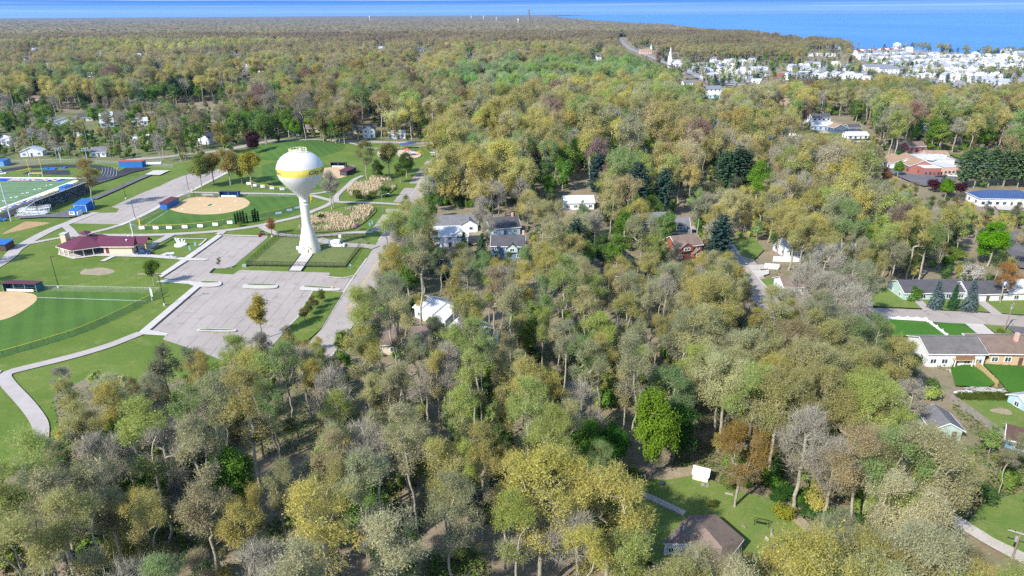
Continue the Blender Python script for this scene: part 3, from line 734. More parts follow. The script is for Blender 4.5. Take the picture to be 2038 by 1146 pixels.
S('lawn', [(1768, 640), (1843, 644), (1886, 676), (1760, 672)], GRASS_RICH)
S('lawn', [(1845, 645), (1918, 648), (1954, 677), (1888, 677)], GRASS_RICH)
S('drive', [(1919, 647.5), (1955, 649), (1989, 676), (1953, 676)], CONC)
S('lawn', [(1955, 649), (2003, 653), (2016, 667), (1982, 668)], GRASS_YARD)
S('drive', [(2001, 653), (2060, 656), (2060, 685), (2035, 680)], DARKASPH)
S('lawn', [(1890, 735), (1930, 728), (1985, 765), (1965, 775), (1900, 772)], GRASS_RICH)
S('lawn', [(1955, 728), (2060, 735), (2060, 792), (2010, 790), (1990, 765)], GRASS_RICH)
S('lawn', [(1888, 797), (2060, 798), (2060, 905), (2020, 890)], GRASS_YARD)
blob('bare_patch', [(1962, 822), (1985, 817), (2008, 820), (2015, 832), (1990, 829)], BARE)
S('lawn', [(1215, 968), (1290, 952), (1375, 945), (1425, 965), (1475, 985), (1560, 1005), (1612, 1060), (1665, 1090), (1720, 1125), (1700, 1165), (1400, 1165), (1280, 1120), (1245, 1050), (1235, 990)], GRASS_YARD)
ST('garden_bed', [(1570, 1015), (1590, 1045), (1630, 1075), (1720, 1098)], 2.2, BARE)
ST('gravel_drive', [(1850, 1018), (1920, 1052), (1975, 1086), (2060, 1130)], 3.0, GRAVEL)
S('lawn', [(1925, 1045), (1950, 1012), (2060, 975), (2060, 1118), (1975, 1077)], GRASS_YARD)
blob('drive', [(1650, 1143), (1690, 1138), (1704, 1146), (1690, 1170), (1640, 1170)], CONC)
ST('stone_border', [(1238, 975), (1300, 1000), (1362, 1030)], 1.3, paint('pale_stone', (.42, .39, .35), .9, .3, 2.0), 0, .25)
S('bare_patch', [(1270, 955), (1300, 940), (1380, 935), (1380, 952), (1320, 962)], BARE)
# pavement round the red building, far right
S('parking_lot', [(1879, 316), (1905, 318), (1974, 325), (1994, 334), (1994, 341), (1957, 340), (1930, 332), (1900, 324)], DARKASPH)
S('parking_lot', [(1758, 330), (1800, 347), (1826, 350), (1902, 352), (1900, 362), (1848, 370), (1800, 358), (1760, 342)], DARKASPH)
ST('road', [(1700, 285), (1745, 315), (1768, 336), (1810, 358), (1850, 372)], 7, DARKASPH)
S('lawn', [(1885, 308), (1960, 312), (2000, 325), (1996, 333), (1974, 323), (1905, 316)], GRASS)
S('concrete_pad', [(1970, 403), (2060, 408), (2060, 425), (1985, 420)], CONC); S('lawn', [(1985, 421), (2060, 426), (2060, 450), (2010, 440)], GRASS)
ST('road', [(1590, 236), (1602, 244), (1622, 256), (1650, 272), (1700, 285), (1745, 282)], 7, PATHM)
S('lawn', [(1630, 266), (1725, 270), (1745, 278), (1660, 280)], GRASS)
ST('road', [(2000, 460), (2010, 480), (2030, 505), (2060, 540)], 9, DARKASPH)
# town street and pavements
ST('road', [(1232, 74), (1240, 88), (1258, 100), (1290, 112), (1330, 128), (1375, 145), (1420, 170), (1470, 195)], 12, paint('street_paving', (.27, .26, .255), .8, .12, .1))
S('town_pavement', [(1340, 128), (1420, 124), (1520, 130), (1530, 152), (1470, 172), (1415, 168), (1380, 150)], paint('pale_paving', (.33, .31, .30), .85, .3, .05))
S('town_pavement', [(1690, 108), (1790, 98), (2100, 118), (2100, 170), (1960, 182), (1870, 170), (1760, 140)], paint('pale_paving', (.33, .31, .30), .85, .3, .05))
S('town_pavement', [(1560, 138), (1680, 128), (1790, 142), (1790, 152), (1600, 160)], paint('pale_paving', (.33, .31, .30), .85, .3, .05))

# lake
SHORE = [(2160, 128), (2060, 115), (1980, 108), (1920, 102), (1850, 100), (1780, 95), (1740, 88), (1680, 85), (1600, 78), (1530, 70), (1480, 62), (1400, 57), (1330, 50), (1230, 44), (1150, 38.5), (1120, 34.5), (1096, 31.2)]
LK = []
for i, (a, b) in enumerate(SHORE):
    p = at(a, b); k = .82
    LK.append((p.x * k, p.y * k))
LK += [(6000, 45500), (38000, 25000), (16000, LK[0][1])]
mt, nt, out = new_mat('lake_water')
pos = N(nt, 'ShaderNodeNewGeometry').outputs['Position']
mp = N(nt, 'ShaderNodeMapping'); mp.inputs['Scale'].default_value = (1, .35, 1); mp.inputs['Rotation'].default_value = (0, 0, .35); nt.links.new(pos, mp.inputs[0])
w1 = noise(nt, mp.outputs[0], .05, 5.0, .65); w2 = noise(nt, mp.outputs[0], .0016, 4.0, .6)
col = mixc(nt, ramp(nt, w2, .35, .68), (.042, .165, .375), (.060, .205, .440))
col = mixc(nt, mth(nt, 'MULTIPLY', ramp(nt, w1, .40, .72), .45), col, (.11, .30, .54))
finish(nt, out, col, .5, 0, w1, .5, 1.0, .12)
LAKE = mt
tag(MB().sheet(LK, .3).build('lake', LAKE), kind='structure')
# ------------------------------------------------------------------ shared materials for built things
CREAM = paint('tower_cream_paint', (.76, .71, .58), .4, .09, .25)
TWHITE = paint('tower_white_paint', (.66, .635, .575), .42, .12, .25)
TYEL = paint('tower_yellow_band', (.74, .60, .09), .45, .06, .25)
NAVY = paint('dark_letter_paint', (.03, .03, .10), .5, .05)
WHITE = paint('white_paint', (.80, .80, .79), .5, .06)
BLACK = paint('black_metal', (.015, .015, .017), .5, .1)
STEEL = paint('galvanised_steel', (.42, .43, .44), .45, .12, 2, .3)
ALU = paint('bleacher_aluminium', (.72, .73, .75), .35, .1, 2, .2)
BLUE = paint('blue_paint', (.018, .13, .42), .5, .1)
MAROON = shingles('maroon_metal_roof', (.115, .030, .055), .12, .5)
TANB = brick('tan_block', (.66, .53, .35), (.58, .46, .30), 1.2)
CREAMP = paint('cream_post_paint', (.74, .68, .48), .5, .08)
WOODG = siding('grey_fence_wood', (.30, .275, .245), .5, .9, .3)
WOODT = siding('new_fence_wood', (.55, .40, .20), .5, .85, .2)
POLEW = bark_mat('pole_wood', (.20, .155, .115), (.30, .24, .18))
LIGHTPOLE = paint('brown_lamp_pole', (.055, .045, .038), .5, .1)
GLASS = glass()
YEL = paint('yellow_post_paint', (.72, .52, .03), .5, .08)
RED = paint('red_paint', (.55, .03, .025), .45, .1)
PLASTIC = paint('grey_plastic', (.34, .32, .30), .6, .15)

# ------------------------------------------------------------------ water tower
TB = at(617, 500)
def water_tower():
    t = empty('water_tower', (TB.x, TB.y, .05), 0, 'tall cream water tower with a yellow lettered band round its white bowl', 'water tower')
    b = MB(); b.smooth = True
    b.lathe([(4.05, 0), (4.0, .5), (3.75, 1.6), (3.35, 3.2), (2.9, 5.0), (2.45, 6.8), (2.05, 8.4), (1.75, 9.6), (1.62, 10.6), (1.55, 12), (1.52, 15), (1.5, 17.3)], 40)
    ped = b.build('pedestal', CREAM, t)
    b = MB(); b.smooth = True
    b.lathe([(1.5, 17.3), (1.64, 17.35), (1.64, 17.6), (1.5, 17.65), (1.5, 18.6), (1.62, 18.65), (1.62, 18.9), (1.52, 18.95), (1.55, 19.6)], 40); b.build('collar', CREAM, t)
    b = MB(); b.smooth = True
    b.lathe([(1.55, 19.6), (1.75, 20.3), (2.4, 21.2), (3.4, 22.4), (4.6, 23.7), (5.8, 25.0), (6.85, 26.4), (7.5, 27.6), (7.85, 28.8)], 56)
    b.build('lower_bowl', TWHITE, t)
    b = MB(); b.smooth = True
    b.lathe([(7.85, 28.8), (8.0, 29.4), (8.06, 30.0), (8.02, 30.7), (7.93, 31.25)], 64); band = b.build('painted_band', TYEL, t)
    b = MB(); b.smooth = True
    b.lathe([(7.93, 31.25), (7.6, 32.2), (7.0, 33.3), (6.1, 34.4), (4.9, 35.3), (3.6, 35.9), (2.0, 36.3), (0.01, 36.45)], 56)
    dome = b.build('dome', TWHITE, t)
    b = MB()
    for k in range(16):
        a = 2 * math.pi * k / 16; b.cyl((2.95 * math.cos(a), 2.95 * math.sin(a), 35.9), (2.95 * math.cos(a), 2.95 * math.sin(a), 37.25), .07, n=5)
    for z in (36.55, 37.2): 
        for k in range(32):
            a, c = 2 * math.pi * k / 32, 2 * math.pi * (k + 1) / 32
            b.cyl((2.95 * math.cos(a), 2.95 * math.sin(a), z), (2.95 * math.cos(c), 2.95 * math.sin(c), z), .08, n=5, cap=False)
    b.build('railing', paint('cream_yellow_rail', (.80, .72, .42), .5, .05), t)
    b = MB(); b.cyl((-.8, -.6, 36.2), (-.8, -.6, 36.9), .45, n=12); h = b.build('hatch', TWHITE, t)
    b = MB(); b.cyl((.7, .5, 36.2), (.7, .5, 37.0), .35, n=10); b.cyl((.7, .5, 37.0), (.7, .5, 37.25), .55, .3, n=10); b.build('vent', TWHITE, t)
    b = MB(); b.cyl((0, 0, -.1), (0, 0, .12), 4.6, n=40); b.build('foundation', CONC, t)
    # door facing the walk, light fitting beside it
    b = MB(); b.box((0, -4.02, 1.15), (1.0, .12, 2.1)); d = b.build('door', paint('door_cream', (.62, .58, .47), .5), t)
    b = MB(); b.box((.36, -4.12, 1.1), (.08, .1, .16)); b.build('handle', STEEL, d)
    for sx in (-.95, .95):
        b = MB(); b.box((sx, -3.85, 2.6), (.25, .35, .3)); b.build('lamp', BLACK, t)
    # lettering bent round the band
    camang = math.atan2(-TB.y, -TB.x)
    for a0 in (17.5, 163.0):
        cu = bpy.data.curves.new('lettering', 'FONT'); cu.body = 'City of New Buffalo'; cu.size = 1.9; cu.align_y = 'CENTER'; cu.offset = .015; cu.shear = .15; cu.extrude = 0.0
        o = bpy.data.objects.new('lettering', cu); COL.objects.link(o)
        me = bpy.data.meshes.new_from_object(o.evaluated_get(bpy.context.evaluated_depsgraph_get())); bpy.data.objects.remove(o)
        w = max(v.co.x for v in me.vertices); span = R_(146)
        for v in me.vertices:
            a = camang + R_(a0) + v.co.x / w * span; z = 30.0 + v.co.y * 1.0; r = 8.1 - (z - 30) ** 2 * .08
            v.co = (r * math.cos(a), r * math.sin(a), z)
        me.materials.clear(); me.materials.append(NAVY)
        link('lettering', me, band)
    # antenna box and tank at the foot
    b = MB(); b.smooth = True; b.cyl((-4.6, 1.0, .15), (-4.6, 1.0, 1.5), .55, n=14); b.build('pump_housing', WHITE, t)
water_tower()

# ------------------------------------------------------------------ vehicles
def vehicle(name, label, cat, p, rz, L, W, prof_body, prof_cab, colour, cab_w=.82, wheels=None, wr=.36, extras=None):
    t = empty(name, (p.x, p.y, p.z + .08), rz, label, cat)
    def loft(prof, w0, w1, zmid):
        b = MB(); n = len(prof); vs = []
        for sgn in (-1, 1):
            for x, z in prof:
                f = 0 if z < zmid else 1
                vs.append((x, sgn * (w0 if f == 0 else w1) / 2, z))
        tri = geometry.tessellate_polygon([[Vector((x, z, 0)) for x, z in prof]])
        fs = [(i, (i + 1) % n, n + (i + 1) % n, n + i) for i in range(n)] + [tuple(x) for x in tri] + [tuple(n + k for k in reversed(x)) for x in tri]
        b.add(vs, fs); return b
    body = loft(prof_body, W, W * .94, .75).build('body', colour, t)
    bv = body.modifiers.new('bevel', 'BEVEL'); bv.width = .06; bv.segments = 2; bv.limit_method = 'ANGLE'
    if prof_cab:
        cab = loft(prof_cab[0], W * .92, W * cab_w, prof_cab[1]).build('windows', GLASS, t)
        x0, x1 = prof_cab[2]; zt = max(z for _, z in prof_cab[0])
        MB().box(((x0 + x1) / 2, 0, zt + .02), (x1 - x0, W * cab_w, .08)).build('roof', colour, t)
        for sg in (-1, 1):
            for xx in (x0, (x0 + x1) / 2, x1): MB().cyl((xx, sg * W * cab_w / 2, zt), (xx * 1.0 + (0 if xx == (x0 + x1) / 2 else (.25 if xx == x1 else -.15)), sg * W * .465, prof_cab[1] - .05), .05, n=5).build('pillar', colour, t)
    for x in wheels:
        for sg in (-1, 1):
            b = MB(); b.smooth = False; b.cyl((x, sg * (W / 2 - .22), wr), (x, sg * (W / 2 + .02), wr), wr, n=18); wl = b.build('wheel', paint('tyre_rubber', (.02, .02, .02), .9), t)
            b = MB(); b.cyl((x, sg * (W / 2 + .0), wr), (x, sg * (W / 2 + .04), wr), wr * .58, n=14); b.build('rim', STEEL, wl)
    for sg in (-1, 1):
        MB().box((L / 2 - .04, sg * W * .36, .78), (.1, .34, .16)).build('headlight', paint('lamp_glass', (.75, .75, .72), .15), t)
        MB().box((-L / 2 + .03, sg * W * .4, .85), (.08, .2, .22)).build('tail_light', RED, t)
    for x in (-1, 1): MB().box((x * (L / 2 - .02), 0, .48), (.14, W * .96, .2)).build('bumper', paint('bumper_grey', (.12, .12, .125), .5), t)
    return t
def car(label, p, rz, colour, name='parked_car', cat='car'):
    b = [(-2.2, .32), (2.2, .32), (2.22, .62), (2.1, .80), (1.15, .92), (-1.55, .95), (-2.15, .92), (-2.22, .6)]
    c = [(-1.9, .93), (1.15, .93), (.35, 1.42), (-1.15, 1.45)]
    return vehicle(name, label, cat, p, rz, 4.44, 1.8, b, (c, 1.1, (-1.2, .4)), colour, .78, (-1.35, 1.38), .33)
def pickup(label, p, rz, colour):
    b = [(-2.8, .5), (2.75, .5), (2.8, .75), (2.7, 1.05), (1.25, 1.15), (-.75, 1.15), (-.75, 1.12), (-2.8, 1.12)]
    c = [(-.9, 1.13), (1.35, 1.13), (.7, 1.78), (-.75, 1.82)]
    t = vehicle('pickup_truck', label, 'pickup truck', p, rz, 5.6, 1.95, b, (c, 1.3, (-.8, .72)), colour, .8, (-1.75, 1.75), .42)
    MB().box((-1.8, 0, 1.135), (1.8, 1.5, .03)).build('cargo_bed', BLACK, t)
    return t
CARBLUE = paint('dark_blue_car_paint', (.012, .035, .11), .25, .05, 1, 0, .5)
pickup('dark blue pickup truck parked at the end of the maroon roofed pavilion', at(286, 506, .05), -.05, CARBLUE)
def van():
    p = at(672, 491.5, .05)
    b = [(-2.9, .45), (2.85, .45), (2.95, .8), (2.75, 1.12), (2.0, 1.32), (1.15, 2.35), (.9, 2.55), (-2.85, 2.6), (-2.9, 2.4)]
    t = vehicle('service_van', 'white high roofed service van beside the foot of the water tower', 'van', p, -.05, 5.8, 2.05, b, None, WHITE, .9, (-1.85, 1.85), .38)
    for sg in (-1, 1):
        bb = MB(); y = sg * 1.0; bb.add([(1.0, y, 1.4), (1.85, y * 1.03, 1.38), (1.2, y, 2.05), (.95, y, 2.1)], [(0, 1, 2, 3) if sg < 0 else (3, 2, 1, 0)]); bb.build('side_window', GLASS, t)
        MB().box((-.35, sg * .985, 1.75), (.9, .05, .35)).build('logo_panel', BLUE, t)
    MB().add([(2.02, -.8, 1.36), (2.02, .8, 1.36), (1.22, .75, 2.32), (1.22, -.75, 2.32)], [(0, 1, 2, 3)]).build('windscreen', GLASS, t)
    MB().box((-2.93, 0, 1.5), (.06, 1.7, 1.7)).build('rear_door', paint('pale_green_panel', (.55, .66, .40), .5), t)
van()
def cart():
    p = at(522, 470, .07); t = empty('utility_cart', (p.x, p.y, p.z), .5, 'small red and black utility cart at the top edge of the parking lot', 'cart')
    b = MB(); b.box((-.1, 0, .6), (2.6, 1.3, .5)); b.box((-.9, 0, 1.0), (.9, 1.3, .35)); b.build('body', paint('dark_red_paint', (.22, .02, .025), .4), t)
    b = MB(); [b.cyl((x, y, .8), (x * .8, y, 1.9), .04, n=5) for x in (-.4, .8) for y in (-.6, .6)]; b.box((.1, 0, 1.92), (1.4, 1.35, .06)); b.build('roll_cage', BLACK, t)
    b = MB(); b.box((.0, 0, .95), (.5, 1.1, .2)); b.box((-.3, 0, 1.25), (.12, 1.1, .5)); b.build('seat', BLACK, t)
    for x in (-.9, .9):
        for y in (-.7, .7): MB().cyl((x, y - .12, .32), (x, y + .12, .32), .34, n=14).build('wheel', BLACK, t)
cart()
SILVER = paint('silver_car_paint', (.55, .56, .57), .25, .04, 1, .2, .5); WCAR = paint('white_car_paint', (.78, .78, .78), .25, .04, 1, 0, .5); BCAR = paint('black_car_paint', (.012, .012, .014), .2, .05, 1, 0, .5)
car('silver car parked in a drive under olive trees by the street', at(1716, 605, .06), -.75, SILVER)
car('white car parked in the bay beside the playground', at(863, 305, .06), .3, WCAR)
car('black car parked in front of the red brick building', at(1867, 354, .08), 3.0, BCAR)
car('white car parked beside the black car at the red brick building', at(1895, 352, .08), 2.9, WCAR)
car('pale grey car on the street edge below the water tower shadow', at(797, 470, .1), 1.25, SILVER)
car('blue and white car parked at the running track by the steel light mast', at(2, 440, .05), .3, BLUE)
car('white car standing on the far end of the running track', at(4, 347, .06), .2, WCAR)

# ------------------------------------------------------------------ pavilion
def pavilion():
    cx, cy = -155.6, 238.8; Rr = 9.0
    t = empty('park_pavilion', (cx, cy, .1), 0, 'open sided picnic pavilion with maroon roof, cupola and tan block wing', 'pavilion')
    hx = [(Rr * math.cos(R_(-90 + 60 * k)), Rr * math.sin(R_(-90 + 60 * k))) for k in range(6)]
    xw = Rr * math.cos(R_(30)); xe = xw + 11.6; yw = 4.6
    b = MB(); b.prism([(p[0] * 1.1, p[1] * 1.1) for p in hx], -.02, .12); b.box(((xw + xe) / 2 + 1.0, 0, .05), (xe - xw + 4, 11.2, .13)); b.build('floor_slab', CONC, t)
    # roof: hexagonal pyramid + hipped wing
    ev = 2.95; ap = 6.1; ov = 1.1; H6 = [(p[0] * ov, p[1] * ov, ev) for p in hx]
    b = MB(); top = (0, 0, ap)
    b.add(H6 + [top], [(k, (k + 1) % 6, 6) for k in range(6)])
    ye = yw + .8; rz = 4.9; xs = xw - 2.2
    b.add([(xs, -ye, ev + .01), (xe + .4, -ye, ev + .01), (xe + .4, ye, ev + .01), (xs, ye, ev + .01), (xs - .8, 0, rz + .55), (xe - 1.6, 0, rz + .2)], [(0, 1, 5, 4), (1, 2, 5), (2, 3, 4, 5)])
    b.add([(xe - 2, -2.6, ev + .03), (xe + 3.4, -2.6, ev + .03), (xe + 3.4, 2.6, ev + .03), (xe - 2, 2.6, ev + .03), (xe - 2, 0, rz + .05), (xe + 3.4, 0, rz + .05)], [(0, 1, 5, 4), (2, 3, 4, 5)])
    roof = b.build('roof', MAROON, t)
    sol = roof.modifiers.new('thick', 'SOLIDIFY'); sol.thickness = .12; sol.offset = -1
    # fascia
    b = MB()
    for k in range(6):
        p, q = Vector(H6[k]), Vector(H6[(k + 1) % 6])
        if k in (1,): continue
        b.cyl(p - Vector((0, 0, .1)), q - Vector((0, 0, .1)), .13, n=4)
    b.box(((xs + xe) / 2 + 1.2, -ye - .02, ev - .14), (xe - xs - 1.5, .1, .26)); b.box(((xs + xe) / 2 + 1.2, ye + .02, ev - .14), (xe - xs - 1.5, .1, .26)); b.box((xe + .42, 0, ev - .14), (.1, 2 * ye, .26))
    b.build('fascia', CREAMP, t)
    # cupola
    b = MB(); c6 = [(1.35 * math.cos(R_(60 * k)), 1.35 * math.sin(R_(60 * k))) for k in range(6)]; b.prism(c6, 5.3, 6.5); cu = b.build('cupola', CREAMP, t)
    b = MB(); b.add([(2.1 * math.cos(R_(60 * k)), 2.1 * math.sin(R_(60 * k)), 6.45) for k in range(6)] + [(0, 0, 7.5)], [(k, (k + 1) % 6, 6) for k in range(6)] + [(5, 4, 3, 2, 1, 0)]); b.build('cupola_roof', MAROON, cu)
    # posts
    for k in range(6):
        p, q = hx[k], hx[(k + 1) % 6]
        if k == 1: continue
        for s in range(3):
            f = s / 3; x = p[0] + (q[0] - p[0]) * f; y = p[1] + (q[1] - p[1]) * f
            MB().box((x, y, 1.5), (.34, .34, 2.9), R_(-60 + 60 * k)).build('post', CREAMP, t)
    # chimney on the north-west side
    MB().box((-Rr * .93, 1.0, 3.0), (1.9, 2.6, 6.0)).build('chimney', TANB, t)
    MB().box((-Rr * .93, 1.0, 6.1), (2.2, 2.9, .25)).build('chimney_cap', CONC, t)
    # wing
    b = MB(); b.box(((xw + xe) / 2 - .3, 0, 1.5), (xe - xw - 1.4, yw * 2, 2.9)); wall = b.build('wall', TANB, t)
    d = MB().box((xw + 1.7, -yw - .03, 1.15), (1.1, .1, 2.1)).build('door', paint('maroon_door', (.16, .03, .045), .5), t)
    MB().box((xw + 2.1, -yw - .1, 1.1), (.08, .08, .15)).build('handle', STEEL, d)
    MB().box((xe - .95, -1.2, 1.2), (.12, 1.0, 2.1)).build('door', paint('maroon_door', (.16, .03, .045), .5), t)
    for y in (-2.4, 2.4): MB().box((xe + 3.0, y, 1.5), (.3, .3, 2.9)).build('post', YEL if y < 0 else CREAMP, t)
    for (x, y) in ((xe - 4.6, 1.2), (xe - 3.6, 2.2), (xe - 3.6, -2.2)):
        b = MB(); z = 4.9 - abs(y) * .42; b.cyl((x, y, z - .3), (x, y, z + .55), .28, n=10); b.cyl((x, y, z + .55), (x, y, z + .7), .42, .2, n=10); b.build('roof_vent', paint('vent_metal', (.7, .7, .7), .4), t)
    # benches
    for k, (x, y) in enumerate(((-3.5, -3.2), (-1, -4.6), (-4, .5), (1.5, -2), (-.6, -1), (2.6, -4.2))):
        tt = empty('picnic_table', (cx + x, cy + y, .23), .5, ('picnic table under the pavilion roof nearest the front corner post', 'picnic table in the front row under the pavilion roof', 'picnic table beside the pavilion chimney', 'picnic table in the middle of the pavilion floor', 'picnic table in the second row under the pavilion', 'picnic table under the pavilion nearest its block wing')[k], 'picnic table', 'picnic tables under the pavilion')
        MB().box((0, 0, .74), (1.9, .75, .06)).build('table_top', paint('table_wood', (.33, .27, .2), .8), tt)
        for y2 in (-.75, .75): MB().box((0, y2, .45), (1.9, .28, .05)).build('seat', paint('table_wood', (.33, .27, .2), .8), tt)
        b = MB(); [b.cyl((xx, -.7, 0), (xx, .3, .72), .04, n=4) or b.cyl((xx, .7, 0), (xx, -.3, .72), .04, n=4) for xx in (-.7, .7)]; b.build('leg_frame', STEEL, tt)
pavilion()

# ------------------------------------------------------------------ fences
def wire_fence(name, label, pts, h, mt, post_step=3.0, cap=None, wire=.012, sp=.28, post_r=.045, cat='fence', capr=.07):
    P = [Vector((p[0], p[1])) for p in pts]
    t = empty(name, (P[0].x, P[0].y, 0), 0, label, cat); o = P[0]
    mesh = MB(); rail = MB(); capb = MB(); posts = 0; carry = 0.0
    for i in range(len(P) - 1):
        a, b = P[i] - o, P[i + 1] - o; L = (b - a).length
        if L < 1e-4: continue
        d = (b - a) / L; n = max(1, int(L / sp)); nn = Vector((-d.y, d.x)) * wire
        for k in range(n + 1):
            q = a + d * (L * k / n)
            mesh.add([(q.x - d.x * wire, q.y - d.y * wire, .05), (q.x + d.x * wire, q.y + d.y * wire, .05), (q.x + d.x * wire, q.y + d.y * wire, h), (q.x - d.x * wire, q.y - d.y * wire, h)], [(0, 1, 2, 3)])
        zz_ = .1
        while zz_ < h:
            mesh.add([(a.x, a.y, zz_ - wire), (b.x, b.y, zz_ - wire), (b.x, b.y, zz_ + wire), (a.x, a.y, zz_ + wire)], [(0, 1, 2, 3)]); zz_ += sp
        rail.cyl((a.x, a.y, h), (b.x, b.y, h), .035, n=5, cap=False)
        if cap: capb.cyl((a.x, a.y, h + .04), (b.x, b.y, h + .04), capr, n=6, cap=False)
        s = carry
        while s < L and posts < 95:
            q = a + d * s; MB().cyl((q.x, q.y, 0), (q.x, q.y, h + .05), post_r, n=6).build('post', mt, t); posts += 1; s += post_step
        carry = s - L
    mesh.build('wire_mesh', mt, t); rail.build('top_rail', mt, t)
    if cap: capb.build('cap', cap, t)
    return t
FG = paint('fence_black', (.02, .02, .022), .5); FGR = paint('fence_green_mesh', (.10, .16, .13), .6); FS = paint('fence_steel', (.38, .40, .40), .5, .1, 2, .2)
wire_fence('chain_link_fence', 'black chain link fence round the water tower compound', px((717, 491), (689, 533), (490.5, 529.6), (555, 472), (724, 474), (727, 480)), 1.9, FG, 3.0, wire=.02, sp=.22)
fcurve = smooth(px((284, 457.5), (330, 457), (372, 455), (402, 452), (437, 447.5), (467, 442), (517, 433), (555, 426), (590, 416), (606, 408)), 2)
wire_fence('ballfield_fence', 'outfield fence with yellow cap and white banners in front of the arborvitae', fcurve, 1.9, FGR, 3.0, YEL, .018, .25)
wire_fence('ballfield_fence', 'plain chain link foul line fence beside the upper parking lot', px((284, 457.5), (258, 455), (262, 449), (333, 416)), 1.9, FS, 3.0)
wire_fence('ballfield_fence', 'chain link fence along the path behind the grey roofed dugout', px((474, 390.5), (540, 391), (612, 392), (614, 402), (606, 408)), 1.6, FS, 3.0)
wire_fence('ballfield_fence', 'chain link fence joining the backstop to the maroon roofed dugout', px((356, 402), (374, 392)), 2.4, FS, 2.5)
f1 = smooth(px((320, 583), (303, 597), (269, 613), (220, 638), (156, 666), (98, 684), (49, 699), (0, 712), (-90, 738)), 2)
wire_fence('ballfield_fence', 'curved outfield fence with yellow cap round the lower ball field', f1, 1.8, FGR, 3.0, YEL, .02, .22)
wire_fence('ballfield_fence', 'straight chain link fence from the lower dugout to the foul pole corner', px((90, 577), (200, 579.5), (320, 582), (322, 574)), 1.6, FS, 3.0)
f3 = smooth(px((480, 357), (496, 367), (520, 374), (545, 378), (565, 380), (590, 383), (612, 384)), 1)
wire_fence('ballfield_fence', 'yellow capped outfield fence behind the water tower with white banners', f3, 1.9, FGR, 3.0, YEL, .018, .25)
wire_fence('chain_link_fence', 'long grey chain link fence between the running track and the trees', px((-60, 328), (40, 325), (130, 323.5), (235, 328), (300, 331), (345, 334)), 2.0, FS, 4.0)
def banner(x, y, lab, group):
    p = at(x, y + 3.5); t = tag(MB().box((0, 0, 0), (2.2, .05, 1.25)).build('banner', WHITE, None, (p.x, p.y - .12, .95), 0), lab, 'banner', group)
    return t
bl = [(283, 457), (311, 457), (337.5, 456.5), (368.5, 455), (399, 453), (429, 450), (458, 446)]
ordn = ['first', 'second', 'third', 'fourth', 'fifth', 'sixth', 'seventh', 'eighth', 'ninth', 'tenth', 'eleventh', 'twelfth']
for i, q in enumerate(bl): banner(q[0], q[1] - 3.2, f'white sponsor banner on the yellow capped fence, {ordn[i]} from the parking lot corner', 'banners on the near outfield fence')
for i, q in enumerate([(495.5, 368), (508.5, 371.7), (523.5, 374), (542, 377), (562, 379), (584, 380.7)]): banner(q[0], q[1] - 3.2, f'white banner on the fence behind the water tower, {ordn[i]} from the tree end', 'banners on the far outfield fence')
for i, q in enumerate([(555, 427), (576, 421), (592, 416)]): 
    p = at(*q); tag(MB().box((0, 0, 0), (2.6, .05, 1.0)).build('banner', paint('pale_blue_banner', (.45, .50, .62), .6), None, (p.x, p.y - .15, .8), .5), f'pale blue banner on the outfield fence near the tower, {ordn[i]} from the red leaved tree', 'banner', 'pale blue fence banners')
def foul_pole(x, y, h, mt, lab):
    p = at(x, y); b = MB(); b.cyl((0, 0, 0), (0, 0, h), .12, n=8); b.box((.22, 0, h * .62), (.45, .03, h * .6)); o = b.build('foul_pole', mt, None, (p.x, p.y, 0)); tag(o, lab, 'foul pole')
foul_pole(303, 598, 4.2, WHITE, 'white foul pole at the corner of the lower ball field fence')
foul_pole(279, 456, 4.5, YEL, 'yellow foul pole at the parking lot corner of the upper ball field')
foul_pole(619, 404, 4.5, YEL, 'yellow foul pole beside the water tower column')
p = at(265, 469); b = MB(); b.cyl((0, 0, 0), (0, 0, 5.2), .17, n=10); b.smooth = True; b.cyl((0, 0, 5.2), (0, 0, 5.45), .2, .06, n=10); tag(b.build('white_post', WHITE, None, (p.x, p.y, 0)), 'thick white post standing behind the pavilion roof', 'post')

def backstop(x, y, w, h, rz, lab):
    p = at(x, y); t = empty('backstop', (p.x, p.y, 0), rz, lab, 'backstop')
    for sx in (-1, -.33, .33, 1):
        MB().cyl((sx * w / 2, 0, 0), (sx * w / 2, 0, h), .08, n=6).build('post', STEEL, t)
    b = MB()
    for k in range(int(w / .25) + 1): b.box((-w / 2 + k * .25, 0, h / 2), (.02, .01, h))
    for k in range(int(h / .25) + 1): b.box((0, .01, k * .25), (w, .01, .02))
    b.build('wire_mesh', STEEL, t)
backstop(373, 392, 9, 6.5, 2.3, 'tall wire backstop at the corner of the upper infield')

